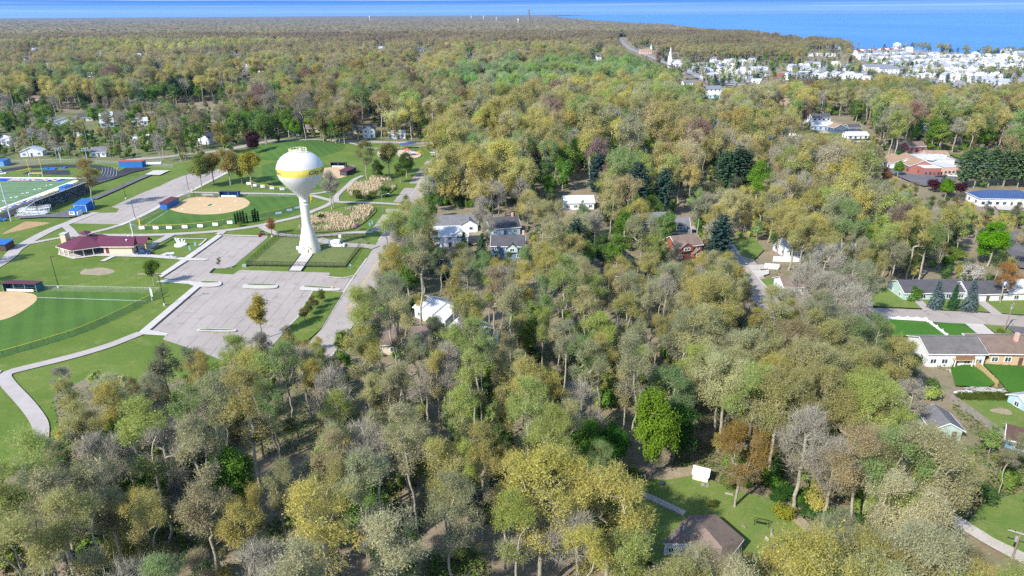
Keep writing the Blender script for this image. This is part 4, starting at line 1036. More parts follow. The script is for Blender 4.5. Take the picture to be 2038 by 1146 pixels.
# ------------------------------------------------------------------ dugouts, sheds, bleachers
def dugout(lab, x0, y0, x1, y1, depth, h, roofm, wallm, open_front=True):
    a, b_ = at(x0, y0), at(x1, y1); L = (b_ - a).length; c = (a + b_) / 2; ang = math.atan2(b_.y - a.y, b_.x - a.x)
    t = empty('dugout', (c.x, c.y, .05), ang, lab, 'dugout')
    b = MB(); b.box((0, depth, h / 2), (L, .15, h)); b.box((-L / 2, depth / 2, h / 2), (.15, depth, h)); b.box((L / 2, depth / 2, h / 2), (.15, depth, h)); b.build('wall', wallm, t)
    b = MB(); b.add([(-L / 2 - .3, -.5, h + .45), (L / 2 + .3, -.5, h + .45), (L / 2 + .3, depth + .4, h + .02), (-L / 2 - .3, depth + .4, h + .02), (-L / 2 - .3, -.5, h + .57), (L / 2 + .3, -.5, h + .57), (L / 2 + .3, depth + .4, h + .14), (-L / 2 - .3, depth + .4, h + .14)], [(3, 2, 1, 0), (4, 5, 6, 7), (0, 1, 5, 4), (1, 2, 6, 5), (2, 3, 7, 6), (3, 0, 4, 7)]); b.build('roof', roofm, t)
    MB().box((0, depth - .5, .5), (L * .92, .45, .08)).build('bench', ALU, t)
    b = MB(); b.box((0, 0, .55), (L * .8, .05, .75)); b.build('front_panel', WHITE, t)
    n = max(3, int(L / 2.5))
    for k in range(n): MB().box((-L / 2 + L * k / (n - 1), 0, h / 2 + .2), (.1, .1, h + .3)).build('post', STEEL, t)
GREYROOF = shingles('dark_grey_metal_roof', (.07, .065, .075), .15)
dugout('long dugout with dark grey roof and white front panel by the upper infield', 437, 392.3, 474, 392.8, 2.6, 2.3, GREYROOF, BLUE)
dugout('long dugout with maroon edged roof beside the lower infield', 8, 580, 74, 582, 3.0, 2.4, shingles('maroon_shed_roof', (.11, .035, .05), .15), paint('green_blue_wall', (.05, .14, .17), .6))
dugout('grey dugout with white bench panel on the field behind the water tower', 658, 333, 688, 333.3, 2.6, 2.3, GREYROOF, paint('dark_grey_wall', (.08, .08, .09), .7))
def shed_box(name, lab, cat, pts, h, wallm, roofm, roof_h=.5, ov=.35, trim=None, front=None, z=.03):
    """plan quad in photo pixels on the ground: front-left, front-right, back-right, back-left"""
    P = [Vector((p.x, p.y)) for p in px(*pts)]
    c = sum(P, Vector((0, 0))) / 4; d = (P[1] - P[0]); ang = math.atan2(d.y, d.x)
    L = d.length; D = max(1.5, abs((P[3] - P[0]).dot(Vector((-math.sin(ang), math.cos(ang))))))
    fm = (P[0] + P[1]) / 2; nrm = Vector((-math.sin(ang), math.cos(ang))); c = fm + nrm * D / 2
    t = empty(name, (c.x, c.y, z), ang, lab, cat)
    b = MB(); b.box((0, 0, h / 2), (L, D, h)); b.build('wall', wallm, t)
    b = MB(); l, w = L / 2 + ov, D / 2 + ov
    b.add([(-l, -w, h - .05), (l, -w, h - .05), (l, w, h + roof_h), (-l, w, h + roof_h), (-l, -w, h + .1), (l, -w, h + .1), (l, w, h + roof_h + .15), (-l, w, h + roof_h + .15)], [(3, 2, 1, 0), (4, 5, 6, 7), (0, 1, 5, 4), (1, 2, 6, 5), (2, 3, 7, 6), (3, 0, 4, 7)]); b.build('roof', roofm, t)
    if trim:
        b = MB(); b.box((0, -D / 2 - .04, h - .25), (L + .1, .08, .4)); b.box((-L / 2, -D / 2 - .04, h / 2), (.18, .1, h)); b.box((L / 2, -D / 2 - .04, h / 2), (.18, .1, h)); b.build('trim', trim, t)
    return t, L, D
BLUEROOF = shingles('blue_metal_roof', (.02, .12, .36), .1)
sh, L, D = shed_box('concession_shed', 'large blue shed with blue roof and white trim beside the stadium bleachers', 'shed', [(150, 421), (173, 421), (178, 413), (152, 413)], 3.2, BLUE, BLUEROOF, .9, .4, WHITE)
sh, L, D = shed_box('ticket_booth', 'small white booth with blue roof and blue door below the big blue shed', 'booth', [(139, 430), (156, 430), (159, 426), (141, 426)], 2.4, WHITE, BLUEROOF, .4, .3)
for k in (-1.3, -.55):
    w_ = MB().box((k, -D / 2 - .04, 1.45), (.5, .08, .8)).build('window', GLASS, sh)
MB().box((1.0, -D / 2 - .04, 1.1), (.95, .08, 2.0)).build('door', BLUE, sh)
shed_box('storage_container', 'long blue storage box with red edged roof at the bend of the track', 'storage container', [(238, 333), (284, 333), (284, 330), (238, 330)], 3.2, BLUE, paint('brick_red_paint', (.38, .07, .04), .6), .1, .2)
shed_box('storage_shed', 'pale blue shed at the far side of the running track', 'shed', [(-12, 331), (9, 331), (12, 327), (-8, 327)], 3.0, paint('pale_blue_wall', (.12, .28, .52), .6), BLUEROOF, .2, .2)
shed_box('dugout_shed', 'dark shed with blue roof beside the paved path at the lower ball field', 'shed', [(-14, 500), (13, 500), (15, 492), (-10, 492)], 2.6, paint('brown_wall', (.09, .06, .05), .8), BLUEROOF, .5, .4)
shed_box('dugout_shed', 'maroon roofed blue dugout at the left end of the upper infield', 'dugout', [(334, 416.5), (357, 404), (353, 399), (330, 411)], 2.5, BLUE, shingles('maroon_shed_roof', (.11, .035, .05), .15), .3, .4)
shed_box('dugout_shed', 'dark dugout with maroon roof by the reeds behind the water tower', 'dugout', [(690, 350), (709, 342), (705, 337), (687, 345)], 2.4, GREYROOF, shingles('maroon_shed_roof', (.11, .035, .05), .15), .3, .4)
def bleacher(lab, p, rz, L, rows, rise, run, mt, name='bleacher', back=None, foot=None):
    t = empty(name, (p.x, p.y, .05), rz, lab, 'bleacher')
    b = MB(); f = MB()
    for k in range(rows):
        b.box((0, k * run, .45 + k * rise), (L, .28, .05)); f.box((0, k * run - .32, .12 + k * rise), (L, .3, .04)); f.box((0, k * run - .16, .28 + k * rise), (L, .03, rise))
    b.build('seat_rows', mt, t); f.build('footboards', mt, t)
    h = (rows - 1) * rise + .45; d = (rows - 1) * run
    fr = MB(); n = max(2, int(L / 2.2))
    for k in range(n + 1):
        x = -L / 2 + L * k / n
        fr.cyl((x, 0, 0), (x, d, h), .04, n=4); fr.cyl((x, d, 0), (x, d, h + 1.0), .045, n=4); fr.cyl((x, d * .5, 0), (x, d, h), .035, n=4); fr.cyl((x, d, 0), (x, d * .5, h * .5), .035, n=4)
        if k < n: fr.cyl((x, d, 0), (x + L / n, d, h), .03, n=4)
    fr.build('understructure', STEEL, t)
    rl = MB()
    for z in (.35, .7, 1.0): rl.cyl((-L / 2, d + .05, h + z), (L / 2, d + .05, h + z), .035, n=4)
    for sx in (-1, 1): rl.cyl((sx * L / 2, -.2, 1.1), (sx * L / 2, d, h + 1.0), .035, n=4)
    rl.build('guard_rail', STEEL, t)
    return t, d, h
a, b = at(58, 425), at(168, 382); c = (a + b) / 2; L = (b - a).length; ang = math.atan2(b.y - a.y, b.x - a.x)
bt, d, h = bleacher('long aluminium grandstand between the running track and the blue sheds', c + Vector((math.sin(ang), -math.cos(ang), 0)) * -4.5, ang + math.pi, L, 12, .45, .74, ALU, 'grandstand')
b = MB(); b.add([(-L / 2, d + .12, .2), (L / 2, d + .12, .2), (L / 2, d + .12, h), (-L / 2, d + .12, h)], [(0, 1, 2, 3)])  # added sheet: dark of the shaded understructure painted on, with pale specks
mt, nt, out = new_mat('speckled_understructure_shade'); pos = N(nt, 'ShaderNodeNewGeometry').outputs['Position']
v = N(nt, 'ShaderNodeTexVoronoi'); v.inputs['Scale'].default_value = 1.6; nt.links.new(pos, v.inputs['Vector'])
finish(nt, out, mixc(nt, mth(nt, 'LESS_THAN', v.outputs['Distance'], .30), (.030, .032, .034), (.34, .35, .36)), .8)
b.build('rear_shade_sheet', mt, bt)
pb = empty('press_box', ((at(136, 392)).x, at(136, 392).y, 0), ang + math.pi, 'bright blue press box raised on the far end of the grandstand', 'press box')
MB().box((0, 0, 4.2), (6.0, 2.8, 2.4)).build('cabin', BLUE, pb); MB().box((0, 0, 5.5), (6.4, 3.2, .2)).build('roof', BLUEROOF, pb)
MB().box((0, -1.42, 4.5), (5.2, .06, .9)).build('window', GLASS, pb); MB().box((0, 2.0, 3.05), (6.6, 1.4, .12)).build('landing', WHITE, pb)
b = MB(); [b.cyl((x, y, 0), (x, y, 3.0), .09, n=5) for x in (-2.8, 2.8) for y in (-1.2, 1.2)]; b.build('stilts', STEEL, pb)
c = at(68, 427); rt = empty('access_ramp', (c.x, c.y, .05), .12, 'white zigzag access ramp at the end of the grandstand', 'ramp')
b = MB()
for k, (y, z0, z1) in enumerate(((-2.2, .1, .9), (0, .9, 1.7), (2.2, 1.7, 2.5))):
    s = 1 if k % 2 == 0 else -1; b.add([(-6 * s, y - .8, z0), (6 * s, y - .8, z1), (6 * s, y + .8, z1), (-6 * s, y + .8, z0), (-6 * s, y - .8, z0 - .15), (6 * s, y - .8, z1 - .15), (6 * s, y + .8, z1 - .15), (-6 * s, y + .8, z0 - .15)], [(0, 1, 2, 3), (7, 6, 5, 4), (0, 4, 5, 1), (1, 5, 6, 2), (2, 6, 7, 3), (3, 7, 4, 0)])
b.build('deck', ALU, rt)
b = MB()
for k, (y, z0, z1) in enumerate(((-2.2, .1, .9), (0, .9, 1.7), (2.2, 1.7, 2.5))):
    s = 1 if k % 2 == 0 else -1
    for yy in (y - .8, y + .8):
        for zz_ in (.5, 1.0): b.cyl((-6 * s, yy, z0 + zz_), (6 * s, yy, z1 + zz_), .05, n=4)
        for j in range(7): x = -6 + 2 * j; zb = z0 + (z1 - z0) * ((x * s + 6) / 12); b.cyl((x, yy, 0), (x, yy, zb + 1.0), .05, n=4)
b.build('railing', WHITE, rt)
p = at(419, 391.5); bleacher('small white bleacher beside the grey roofed dugout', p, 2.95, 6.0, 5, .3, .55, ALU)
p = at(706, 336); bleacher('small bleacher at the end of the dugout behind the tower', p, 2.6, 4.5, 4, .3, .55, ALU)
p = at(304, 327); bleacher('low aluminium bleacher beside the blue storage box', p, .1, 9, 3, .3, .55, ALU)
# goal post
c = (at(61, 353.5) + at(88, 353.5)) / 2
g = empty('goal_post', (c.x, c.y, .05), 0, 'yellow football goal post standing behind the blue end zone', 'goal post')
b = MB(); b.cyl((-3.4, 0, 2.9), (3.4, 0, 2.9), .11, n=8); b.build('crossbar', YEL, g)
for s in (-1, 1): MB().cyl((s * 3.4, 0, 2.9), (s * 3.4, 0, 10.4), .09, n=8).build('upright', YEL, g)
b = MB(); b.cyl((0, 1.2, 0), (0, 1.2, 2.2), .14, n=8); b.cyl((0, 1.2, 2.2), (0, 0, 2.9), .12, n=8); b.build('stem', YEL, g)
g2 = empty('soccer_goal', (c.x, c.y - .8, .05), 0, 'white soccer goal frame under the yellow goal post', 'soccer goal')
b = MB(); b.cyl((-3.6, 0, 0), (-3.6, 0, 2.4), .09, n=6); b.cyl((3.6, 0, 0), (3.6, 0, 2.4), .09, n=6); b.cyl((-3.6, 0, 2.4), (3.6, 0, 2.4), .09, n=6); b.build('frame', WHITE, g2)
b = MB(); [b.cyl((s * 3.6, 0, 2.4), (s * 3.6, 2.2, 0), .05, n=5) for s in (-1, 1)]; b.cyl((-3.6, 2.2, .05), (3.6, 2.2, .05), .05, n=5); b.build('back_stay', WHITE, g2)
for i, (a_, b_) in enumerate(((92, 338.5), (104, 338.5), (129, 336))):
    q = at(a_, b_); tag(MB().box((0, 0, .5), ((4.5, 4.5, 2)[i], 2.4, 1.0)).build('landing_mat', BLUE, None, (q.x, q.y, .06)), ('blue jump mat at the near end of the black running pad', 'second blue jump mat beside the first on the running pad', 'small blue mat alone beyond the jump mats')[i], 'mat')
for i in range(5):
    q = at(36 + i * 6, 343.5 - i * 1.3); t = empty('hurdle', (q.x, q.y, .05), .3, f'yellow hurdle in the row by the goal post, {ordn[i]} from the light mast', 'hurdle', 'yellow hurdles beside the goal post')
    MB().box((0, 0, 1.0), (1.3, .05, .25)).build('bar', YEL, t); b = MB(); [b.cyl((s * .6, 0, 0), (s * .6, 0, .9), .03, n=4) for s in (-1, 1)]; [b.cyl((s * .6, 0, .03), (s * .6, .7, .03), .03, n=4) for s in (-1, 1)]; b.build('frame', YEL, t)

# ------------------------------------------------------------------ lamps and poles
def lot_lamp(x, y, h, lab, heads=1, rz=0.0, mt=LIGHTPOLE, base=True, group='lamp posts of the parking lots'):
    p = at(x, y); t = empty('lamp_post', (p.x, p.y, .05), rz, lab, 'lamp post', group)
    b = MB(); b.cyl((0, 0, .5), (0, 0, h), .13, .09, n=8); b.build('pole', mt, t)
    if base: MB().cyl((0, 0, 0), (0, 0, .75), .38, .34, n=12).build('base', CONC, t)
    for s in ((1,) if heads == 1 else (1, -1)):
        b = MB(); b.box((s * .55, 0, h - .02), (.8, .35, .14)); b.cyl((0, 0, h - .1), (s * .3, 0, h - .02), .05, n=5); b.build('lamp_head', mt, t)
lot_lamp(328, 608, 9.8, 'dark lamp post on a white base at the corner of the lower ball field', 2)
lot_lamp(117, 573, 10.5, 'dark lamp post on the lawn between pavilion and lower infield', 1)
lot_lamp(542, 472, 8.5, 'dark lamp post on a white base by the tower fence corner', 1)
lot_lamp(376, 381, 8.5, 'thin lamp post at the bend of the upper parking lot', 1)
lot_lamp(269, 435, 8.0, 'thin lamp post on the kerb of the upper parking lot', 1)
lot_lamp(251, 396, 7.5, 'thin lamp post on the far grass edge of the upper lot', 1)
lot_lamp(387, 393, 4.5, 'short post near the wire backstop', 1, base=False)
p = at(601, 476); t = empty('utility_pole', (p.x, p.y, 0), 0, 'bare grey pole standing close behind the water tower column', 'pole'); MB().cyl((0, 0, 0), (0, 0, 9.5), .14, .1, n=7).build('pole', POLEW, t)
p = at(762, 421); t = empty('street_light', (p.x, p.y, .05), 0, 'street light with a long arm beside the reed bed', 'street light')
b = MB(); b.cyl((0, 0, 0), (0, 0, 7.5), .09, n=6); b.cyl((0, 0, 7.4), (2.6, .2, 8.0), .05, n=5); b.build('pole', STEEL, t); MB().box((3.0, .2, 8.0), (.9, .35, .16)).build('lamp_head', ALU, t)
def mast(x, y, h, lab):
    p = at(x, y); t = empty('stadium_light', (p.x, p.y, .05), .6, lab, 'light mast', 'stadium light masts')
    b = MB(); b.cyl((0, 0, 0), (0, 0, h), .30, .16, n=10); b.build('mast', paint('pale_mast_metal', (.55, .58, .62), .4, .06, 1, .2), t)
    MB().box((0, 0, h * .28), (.6, .5, 3.0)).build('control_box', ALU, t)
    b = MB(); [b.box((0, -.1, h - .2 - z), (3.2, .12, .12)) for z in (0, 1.0)]; b.build('crossarm', STEEL, t)
    for z in (0, 1.0):
        for k in range(4): b = MB(); b.cyl((-1.35 + .9 * k, -.15, h - .2 - z), (-1.35 + .9 * k, -.65, h - .45 - z), .2, .34, n=10); b.build('floodlight', ALU, t)
mast(22.5, 440, 22, 'tall pale stadium light mast at the near edge of the track')
mast(184, 361, 17.5, 'pale stadium light mast at the far bend of the track')
mast(122, 323, 8.5, 'small light mast at the tree edge behind the goal post')
def power_pole(x, y, h, lab, lean=0.0, arm=2.4, rz=0.0, name='utility_pole', arms=1):
    p = at(x, y); t = empty(name, (p.x, p.y, 0), rz, lab, 'utility pole')
    MB().cyl((0, 0, 0), (lean, 0, h), .17, .11, n=8).build('pole', POLEW, t)
    for k in range(arms):
        MB().box((lean * (1 - .04 * k), -.12, h - .35 - k * 1.0), (arm, .12, .14)).build('crossarm', paint('weathered_timber', (.42, .39, .36), .9), t)
        for s in (-.9, -.45, .45, .9): MB().cyl((lean + s * arm / 2, -.12, h - .28 - k), (lean + s * arm / 2, -.12, h - .08 - k), .06, n=6).build('insulator', BLACK, t)
    MB().cyl((lean - .3, -.1, h - 1.9), (lean - .3, -.1, h - 1.1), .22, n=10).build('transformer', STEEL, t)
power_pole(1999, 1156, 9.5, 'wooden utility pole with one long crossarm beside the gravel drive', .0, 3.2, .55 - 1.1)
power_pole(1996, 664, 9.0, 'leaning utility pole in the front yard by the pale street', .6, 2.0, .2)
for i, (x, y, yt) in enumerate(((105, 172, 137), (208, 144, 113), (423, 144, 123), (478, 141, 126), (526, 141, 130), (540, 140, 126))):
    p = at(x, y); hh = (28, 32, 30, 22, 18, 22)[i]
    t = empty('transmission_pole', (p.x, p.y, 0), .3, f'pale steel transmission pole above the far trees, {ordn[i]} along the line', 'transmission pole', 'transmission poles')
    MB().cyl((0, 0, 0), (0, 0, hh), .75, .4, n=8).build('pole', paint('pale_mast_metal', (.55, .58, .62), .4, .06, 1, .2), t)
    b = MB()
    for k in range(3): b.cyl((-2.4, 0, hh - 1 - 3 * k), (2.4, 0, hh - .6 - 3 * k), .18, n=5)
    b.build('crossarms', STEEL, t)
def wires(A, B, zs, sag, lab):
    b = MB()
    for z0, z1, dx in zs:
        pr = None
        for k in range(13):
            f = k / 12; q = Vector((A.x + (B.x - A.x) * f + dx, A.y + (B.y - A.y) * f, z0 + (z1 - z0) * f - sag * 4 * f * (1 - f)))
            if pr: b.cyl(pr, q, .07, n=3, cap=False)
            pr = q
    tag(b.build('power_line', paint('cable_grey', (.5, .48, .44), .5)), lab, 'power line')
T = [at(105, 172), at(208, 144), at(423, 144), at(478, 141)]
wires(at(-160, 182), T[0], [(26, 26, 0), (23, 23, 1), (20, 20, -1)], 2.5, 'sagging wires running off the frame edge from the first steel pole')
wires(T[0], T[1], [(26, 30, 0), (23, 27, 1), (20, 24, -1)], 3, 'sagging wires between the two nearest steel transmission poles')
wires(T[1], T[2], [(30, 28, 0), (27, 25, 1), (24, 22, -1)], 3, 'sagging wires in the middle span of the far transmission line')

# ------------------------------------------------------------------ park furniture
p = at(360, 488.5); t = empty('sculpture', (p.x, p.y, .05), 0, 'white sculpture of raised fins on a round white plinth', 'sculpture')
MB().cyl((0, 0, 0), (0, 0, .5), 2.2, n=28).build('plinth', WHITE, t)
for k, (x, r) in enumerate(((-.9, -.35), (-.3, -.15), (.35, .2), (.95, .4))):
    b = MB(); b.add([(x - .12, -.05, .5), (x + .25, -.05, .5), (x + .25, .1, .5), (x - .12, .1, .5), (x + r * 2.2 - .3, -.05, 2.9 - .3 * k), (x + r * 2.2 + .3, -.05, 3.0 - .2 * k), (x + r * 2.2 + .3, .1, 3.0 - .2 * k), (x + r * 2.2 - .3, .1, 2.9 - .3 * k)], [(3, 2, 1, 0), (4, 5, 6, 7), (0, 1, 5, 4), (1, 2, 6, 5), (2, 3, 7, 6), (3, 0, 4, 7)]); b.build('fin', WHITE, t)
def sign(x, y, h, w, hh, mt, lab, post=STEEL, name='sign', rz=0.0):
    p = at(x, y); t = empty(name, (p.x, p.y, .05), rz, lab, 'sign')
    MB().cyl((0, 0, 0), (0, 0, h), .06, n=6).build('post', post, t); MB().box((0, -.08, h - hh / 2), (w, .06, hh)).build('panel', mt, t)
PB = paint('pale_blue_sign', (.18, .40, .58), .5)
sign(378.5, 500, 1.9, .55, 1.5, PB, 'pale blue sign by the sculpture nearest the sidewalk'); sign(389.5, 491.5, 1.9, .55, 1.5, PB, 'pale blue sign by the sculpture farther from the sidewalk')
sign(736, 452, 1.9, .5, 1.4, PB, 'pale blue sign by the reed bed nearer the tower shadow'); sign(741, 448, 1.9, .5, 1.4, PB, 'pale blue sign by the reed bed farther from the tower shadow')
sign(677, 479, 2.4, 1.0, 1.3, WHITE, 'white sign board behind the service van', rz=.2); sign(698, 535, 1.6, .6, .6, PB, 'small blue sign at the road corner of the tower fence')
sign(661, 577, 1.2, .35, .9, YEL, 'yellow marker post on the kerbed island by the road')
sign(792, 409, 1.0, .3, .8, YEL, 'yellow bollard where the path meets the road below the reeds')
p = at(343, 516); t = empty('notice_shelter', (p.x, p.y, .05), .4, 'little grey roofed notice shelter on the pavilion walk', 'notice shelter')
b = MB(); [b.cyl((x, 0, 0), (x, 0, 2.2), .08, n=5) for x in (-.6, .6)]; b.build('posts', STEEL, t); MB().box((0, 0, 1.5), (1.1, .1, .9)).build('panel', WHITE, t)
b = MB(); b.add([(-.95, -.6, 2.1), (.95, -.6, 2.1), (.95, .6, 2.1), (-.95, .6, 2.1), (-.95, 0, 2.6), (.95, 0, 2.6)], [(0, 1, 5, 4), (2, 3, 4, 5), (0, 4, 3), (1, 2, 5), (3, 2, 1, 0)]); b.build('roof', paint('pale_grey_roof', (.5, .5, .5), .6), t)
p = at(487, 531); tag(MB().box((0, 0, .45), (1.3, .8, .9)).build('utility_box', paint('green_grey_box', (.28, .33, .28), .6), None, (p.x, p.y, .05)), 'grey utility box at the outside corner of the tower fence', 'utility box')
p = at(861, 293); t = empty('portable_toilet', (p.x, p.y, .05), .2, 'tall yellow portable toilet at the end of the playground path', 'portable toilet')
MB().box((0, 0, 1.15), (1.2, 1.2, 2.2)).build('cabin', paint('yellow_plastic', (.78, .62, .12), .5), t); MB().box((0, 0, 2.32), (1.3, 1.3, .16)).build('roof', WHITE, t); MB().box((0, -.62, 1.1), (.8, .05, 1.9)).build('door', paint('yellow_plastic_door', (.66, .5, .08), .5), t)
def playground():
    p = at(817, 310); t = empty('playground', (p.x, p.y, .05), .3, 'playground climbing frame with red canopy and white and purple panels', 'playground')
    b = MB(); [b.cyl((x, y, 0), (x, y, 3.6), .09, n=6) for x in (-3, -1, 1, 3) for y in (-1, 1)]; b.build('posts', paint('dark_blue_post', (.03, .06, .25), .5), t)
    b = MB(); b.box((-2, 0, 1.6), (2, 2, .12)); b.box((2, 0, 1.3), (2, 2, .12)); b.box((0, 0, 1.5), (2, 1.2, .1)); b.build('deck', paint('purple_panel', (.25, .06, .30), .5), t)
    b = MB(); b.add([(-3.4, -1.4, 3.5), (-.6, -1.4, 3.5), (-.6, 1.4, 3.5), (-3.4, 1.4, 3.5), (-2, 0, 5.0)], [(0, 1, 4), (1, 2, 4), (2, 3, 4), (3, 0, 4), (3, 2, 1, 0)]); b.build('canopy', paint('coral_red_canopy', (.80, .12, .10), .5), t)
    for x in (-2.9, -1.1, 1.1, 2.9): MB().box((x, -1.02, 2.0), (1.3 if abs(x) < 2 else .9, .08, .9)).build('panel', WHITE, t)
    b = MB(); b.add([(3, -.4, 1.4), (3, .4, 1.4), (5.6, .4, .3), (5.6, -.4, .3), (6.4, .4, .25), (6.4, -.4, .25)], [(0, 3, 2, 1), (3, 5, 4, 2)]); b.build('slide', YEL, t)
    p = at(811, 295); t = empty('shade_sail', (p.x, p.y, .05), .1, 'flat blue shade canopy behind the playground', 'canopy')
    b = MB(); [b.cyl((x, y, 0), (x, y, 2.8), .08, n=6) for x in (-4, 0, 4) for y in (-1.5, 1.5)]; b.build('posts', STEEL, t)
    b = MB(); b.add([(-4.4, -2, 2.8), (4.4, -2, 2.8), (4.4, 2, 2.8), (-4.4, 2, 2.8), (-4.4, 0, 3.3), (4.4, 0, 3.3)], [(0, 1, 5, 4), (2, 3, 4, 5), (0, 4, 3), (1, 2, 5), (3, 2, 1, 0)]); b.build('canopy', paint('royal_blue_canopy', (.02, .06, .42), .6), t)
    p = at(836, 307); t = empty('climber', (p.x, p.y, .05), .1, 'orange arched climber on the sand beside the playground frame', 'climber')
    b = MB()
    for y in (-.7, .7):
        for k in range(8): b.cyl((2 * math.cos(k * .3927), y, 2.0 * math.sin(k * .3927)), (2 * math.cos((k + 1) * .3927), y, 2.0 * math.sin((k + 1) * .3927)), .09, n=5)
    b.build('side_arches', paint('orange_paint', (.75, .27, .03), .5), t); b = MB(); [b.cyl((2 * math.cos(k * .3927), -.7, 2.0 * math.sin(k * .3927)), (2 * math.cos(k * .3927), .7, 2.0 * math.sin(k * .3927)), .05, n=4) for k in range(1, 8)]; b.build('rungs', YEL, t)
playground()
# ------------------------------------------------------------------ houses
FOOT = []        # circles where no tree stands (x, y, r)
ROOFS = {'grey': shingles('grey_shingles', (.17, .165, .17)), 'dark': shingles('dark_grey_shingles', (.085, .082, .090)), 'brown': shingles('brown_shingles', (.20, .145, .115)), 'tan': shingles('tan_shingles', (.33, .22, .14)),
         'white': shingles('white_roof_membrane', (.60, .61, .63), .15), 'pale': shingles('pale_grey_roof', (.33, .35, .38), .2), 'red': shingles('red_shingles', (.30, .07, .045)), 'blue': shingles('blue_slate_roof', (.045, .085, .20), .15), 'thatch': shingles('thatch_brown_roof', (.185, .145, .115), .35)}
WALLS = {'white': siding('white_siding', (.78, .78, .77)), 'cream': siding('cream_siding', (.70, .62, .48)), 'blue': siding('blue_grey_siding', (.14, .21, .29)), 'slate': siding('slate_blue_siding', (.10, .15, .22)), 'green': siding('pale_green_siding', (.45, .58, .52)),
         'tanbrick': brick('tan_brick', (.60, .43, .26), (.54, .38, .23), 3.5), 'redbrick': brick('red_brick', (.36, .12, .10), (.30, .10, .08), 3.5), 'red': siding('red_cedar_siding', (.30, .10, .06)), 'paleblue': siding('pale_blue_siding', (.42, .58, .70)), 'shedblue': siding('shed_blue_siding', (.20, .38, .58)), 'pink': brick('pale_brick', (.62, .40, .32), (.55, .35, .28), 3.5)}
_wm = {}
def window_mesh():
    if 'w' not in _wm:
        b = MB(); b.box((0, -.06, 0), (1, .06, 1)); w = b.build('window', GLASS); _wm['w'] = w.data; bpy.data.objects.remove(w)
        b = MB()
        for x in (-.5, .5, 0): b.box((x, -.08, 0), (.11 if x else .06, .09, 1.1))
        for z in (-.5, .5): b.box((0, -.085, z), (1.1, .1, .11))
        f = b.build('window_frame', WHITE); _wm['f'] = f.data; bpy.data.objects.remove(f)
    return _wm['w'], _wm['f']
def add_window(t, x, y, z, w, h, side, frame=True):
    wm, fm = window_mesh()
    rz = {'f': 0, 'r': math.pi / 2, 'b': math.pi, 'l': -math.pi / 2}[side]
    o = link('window', wm, t, (x, y, z), rz); o.scale = (w, 1, h)
    if frame: link('window_frame', fm, o)
    return o
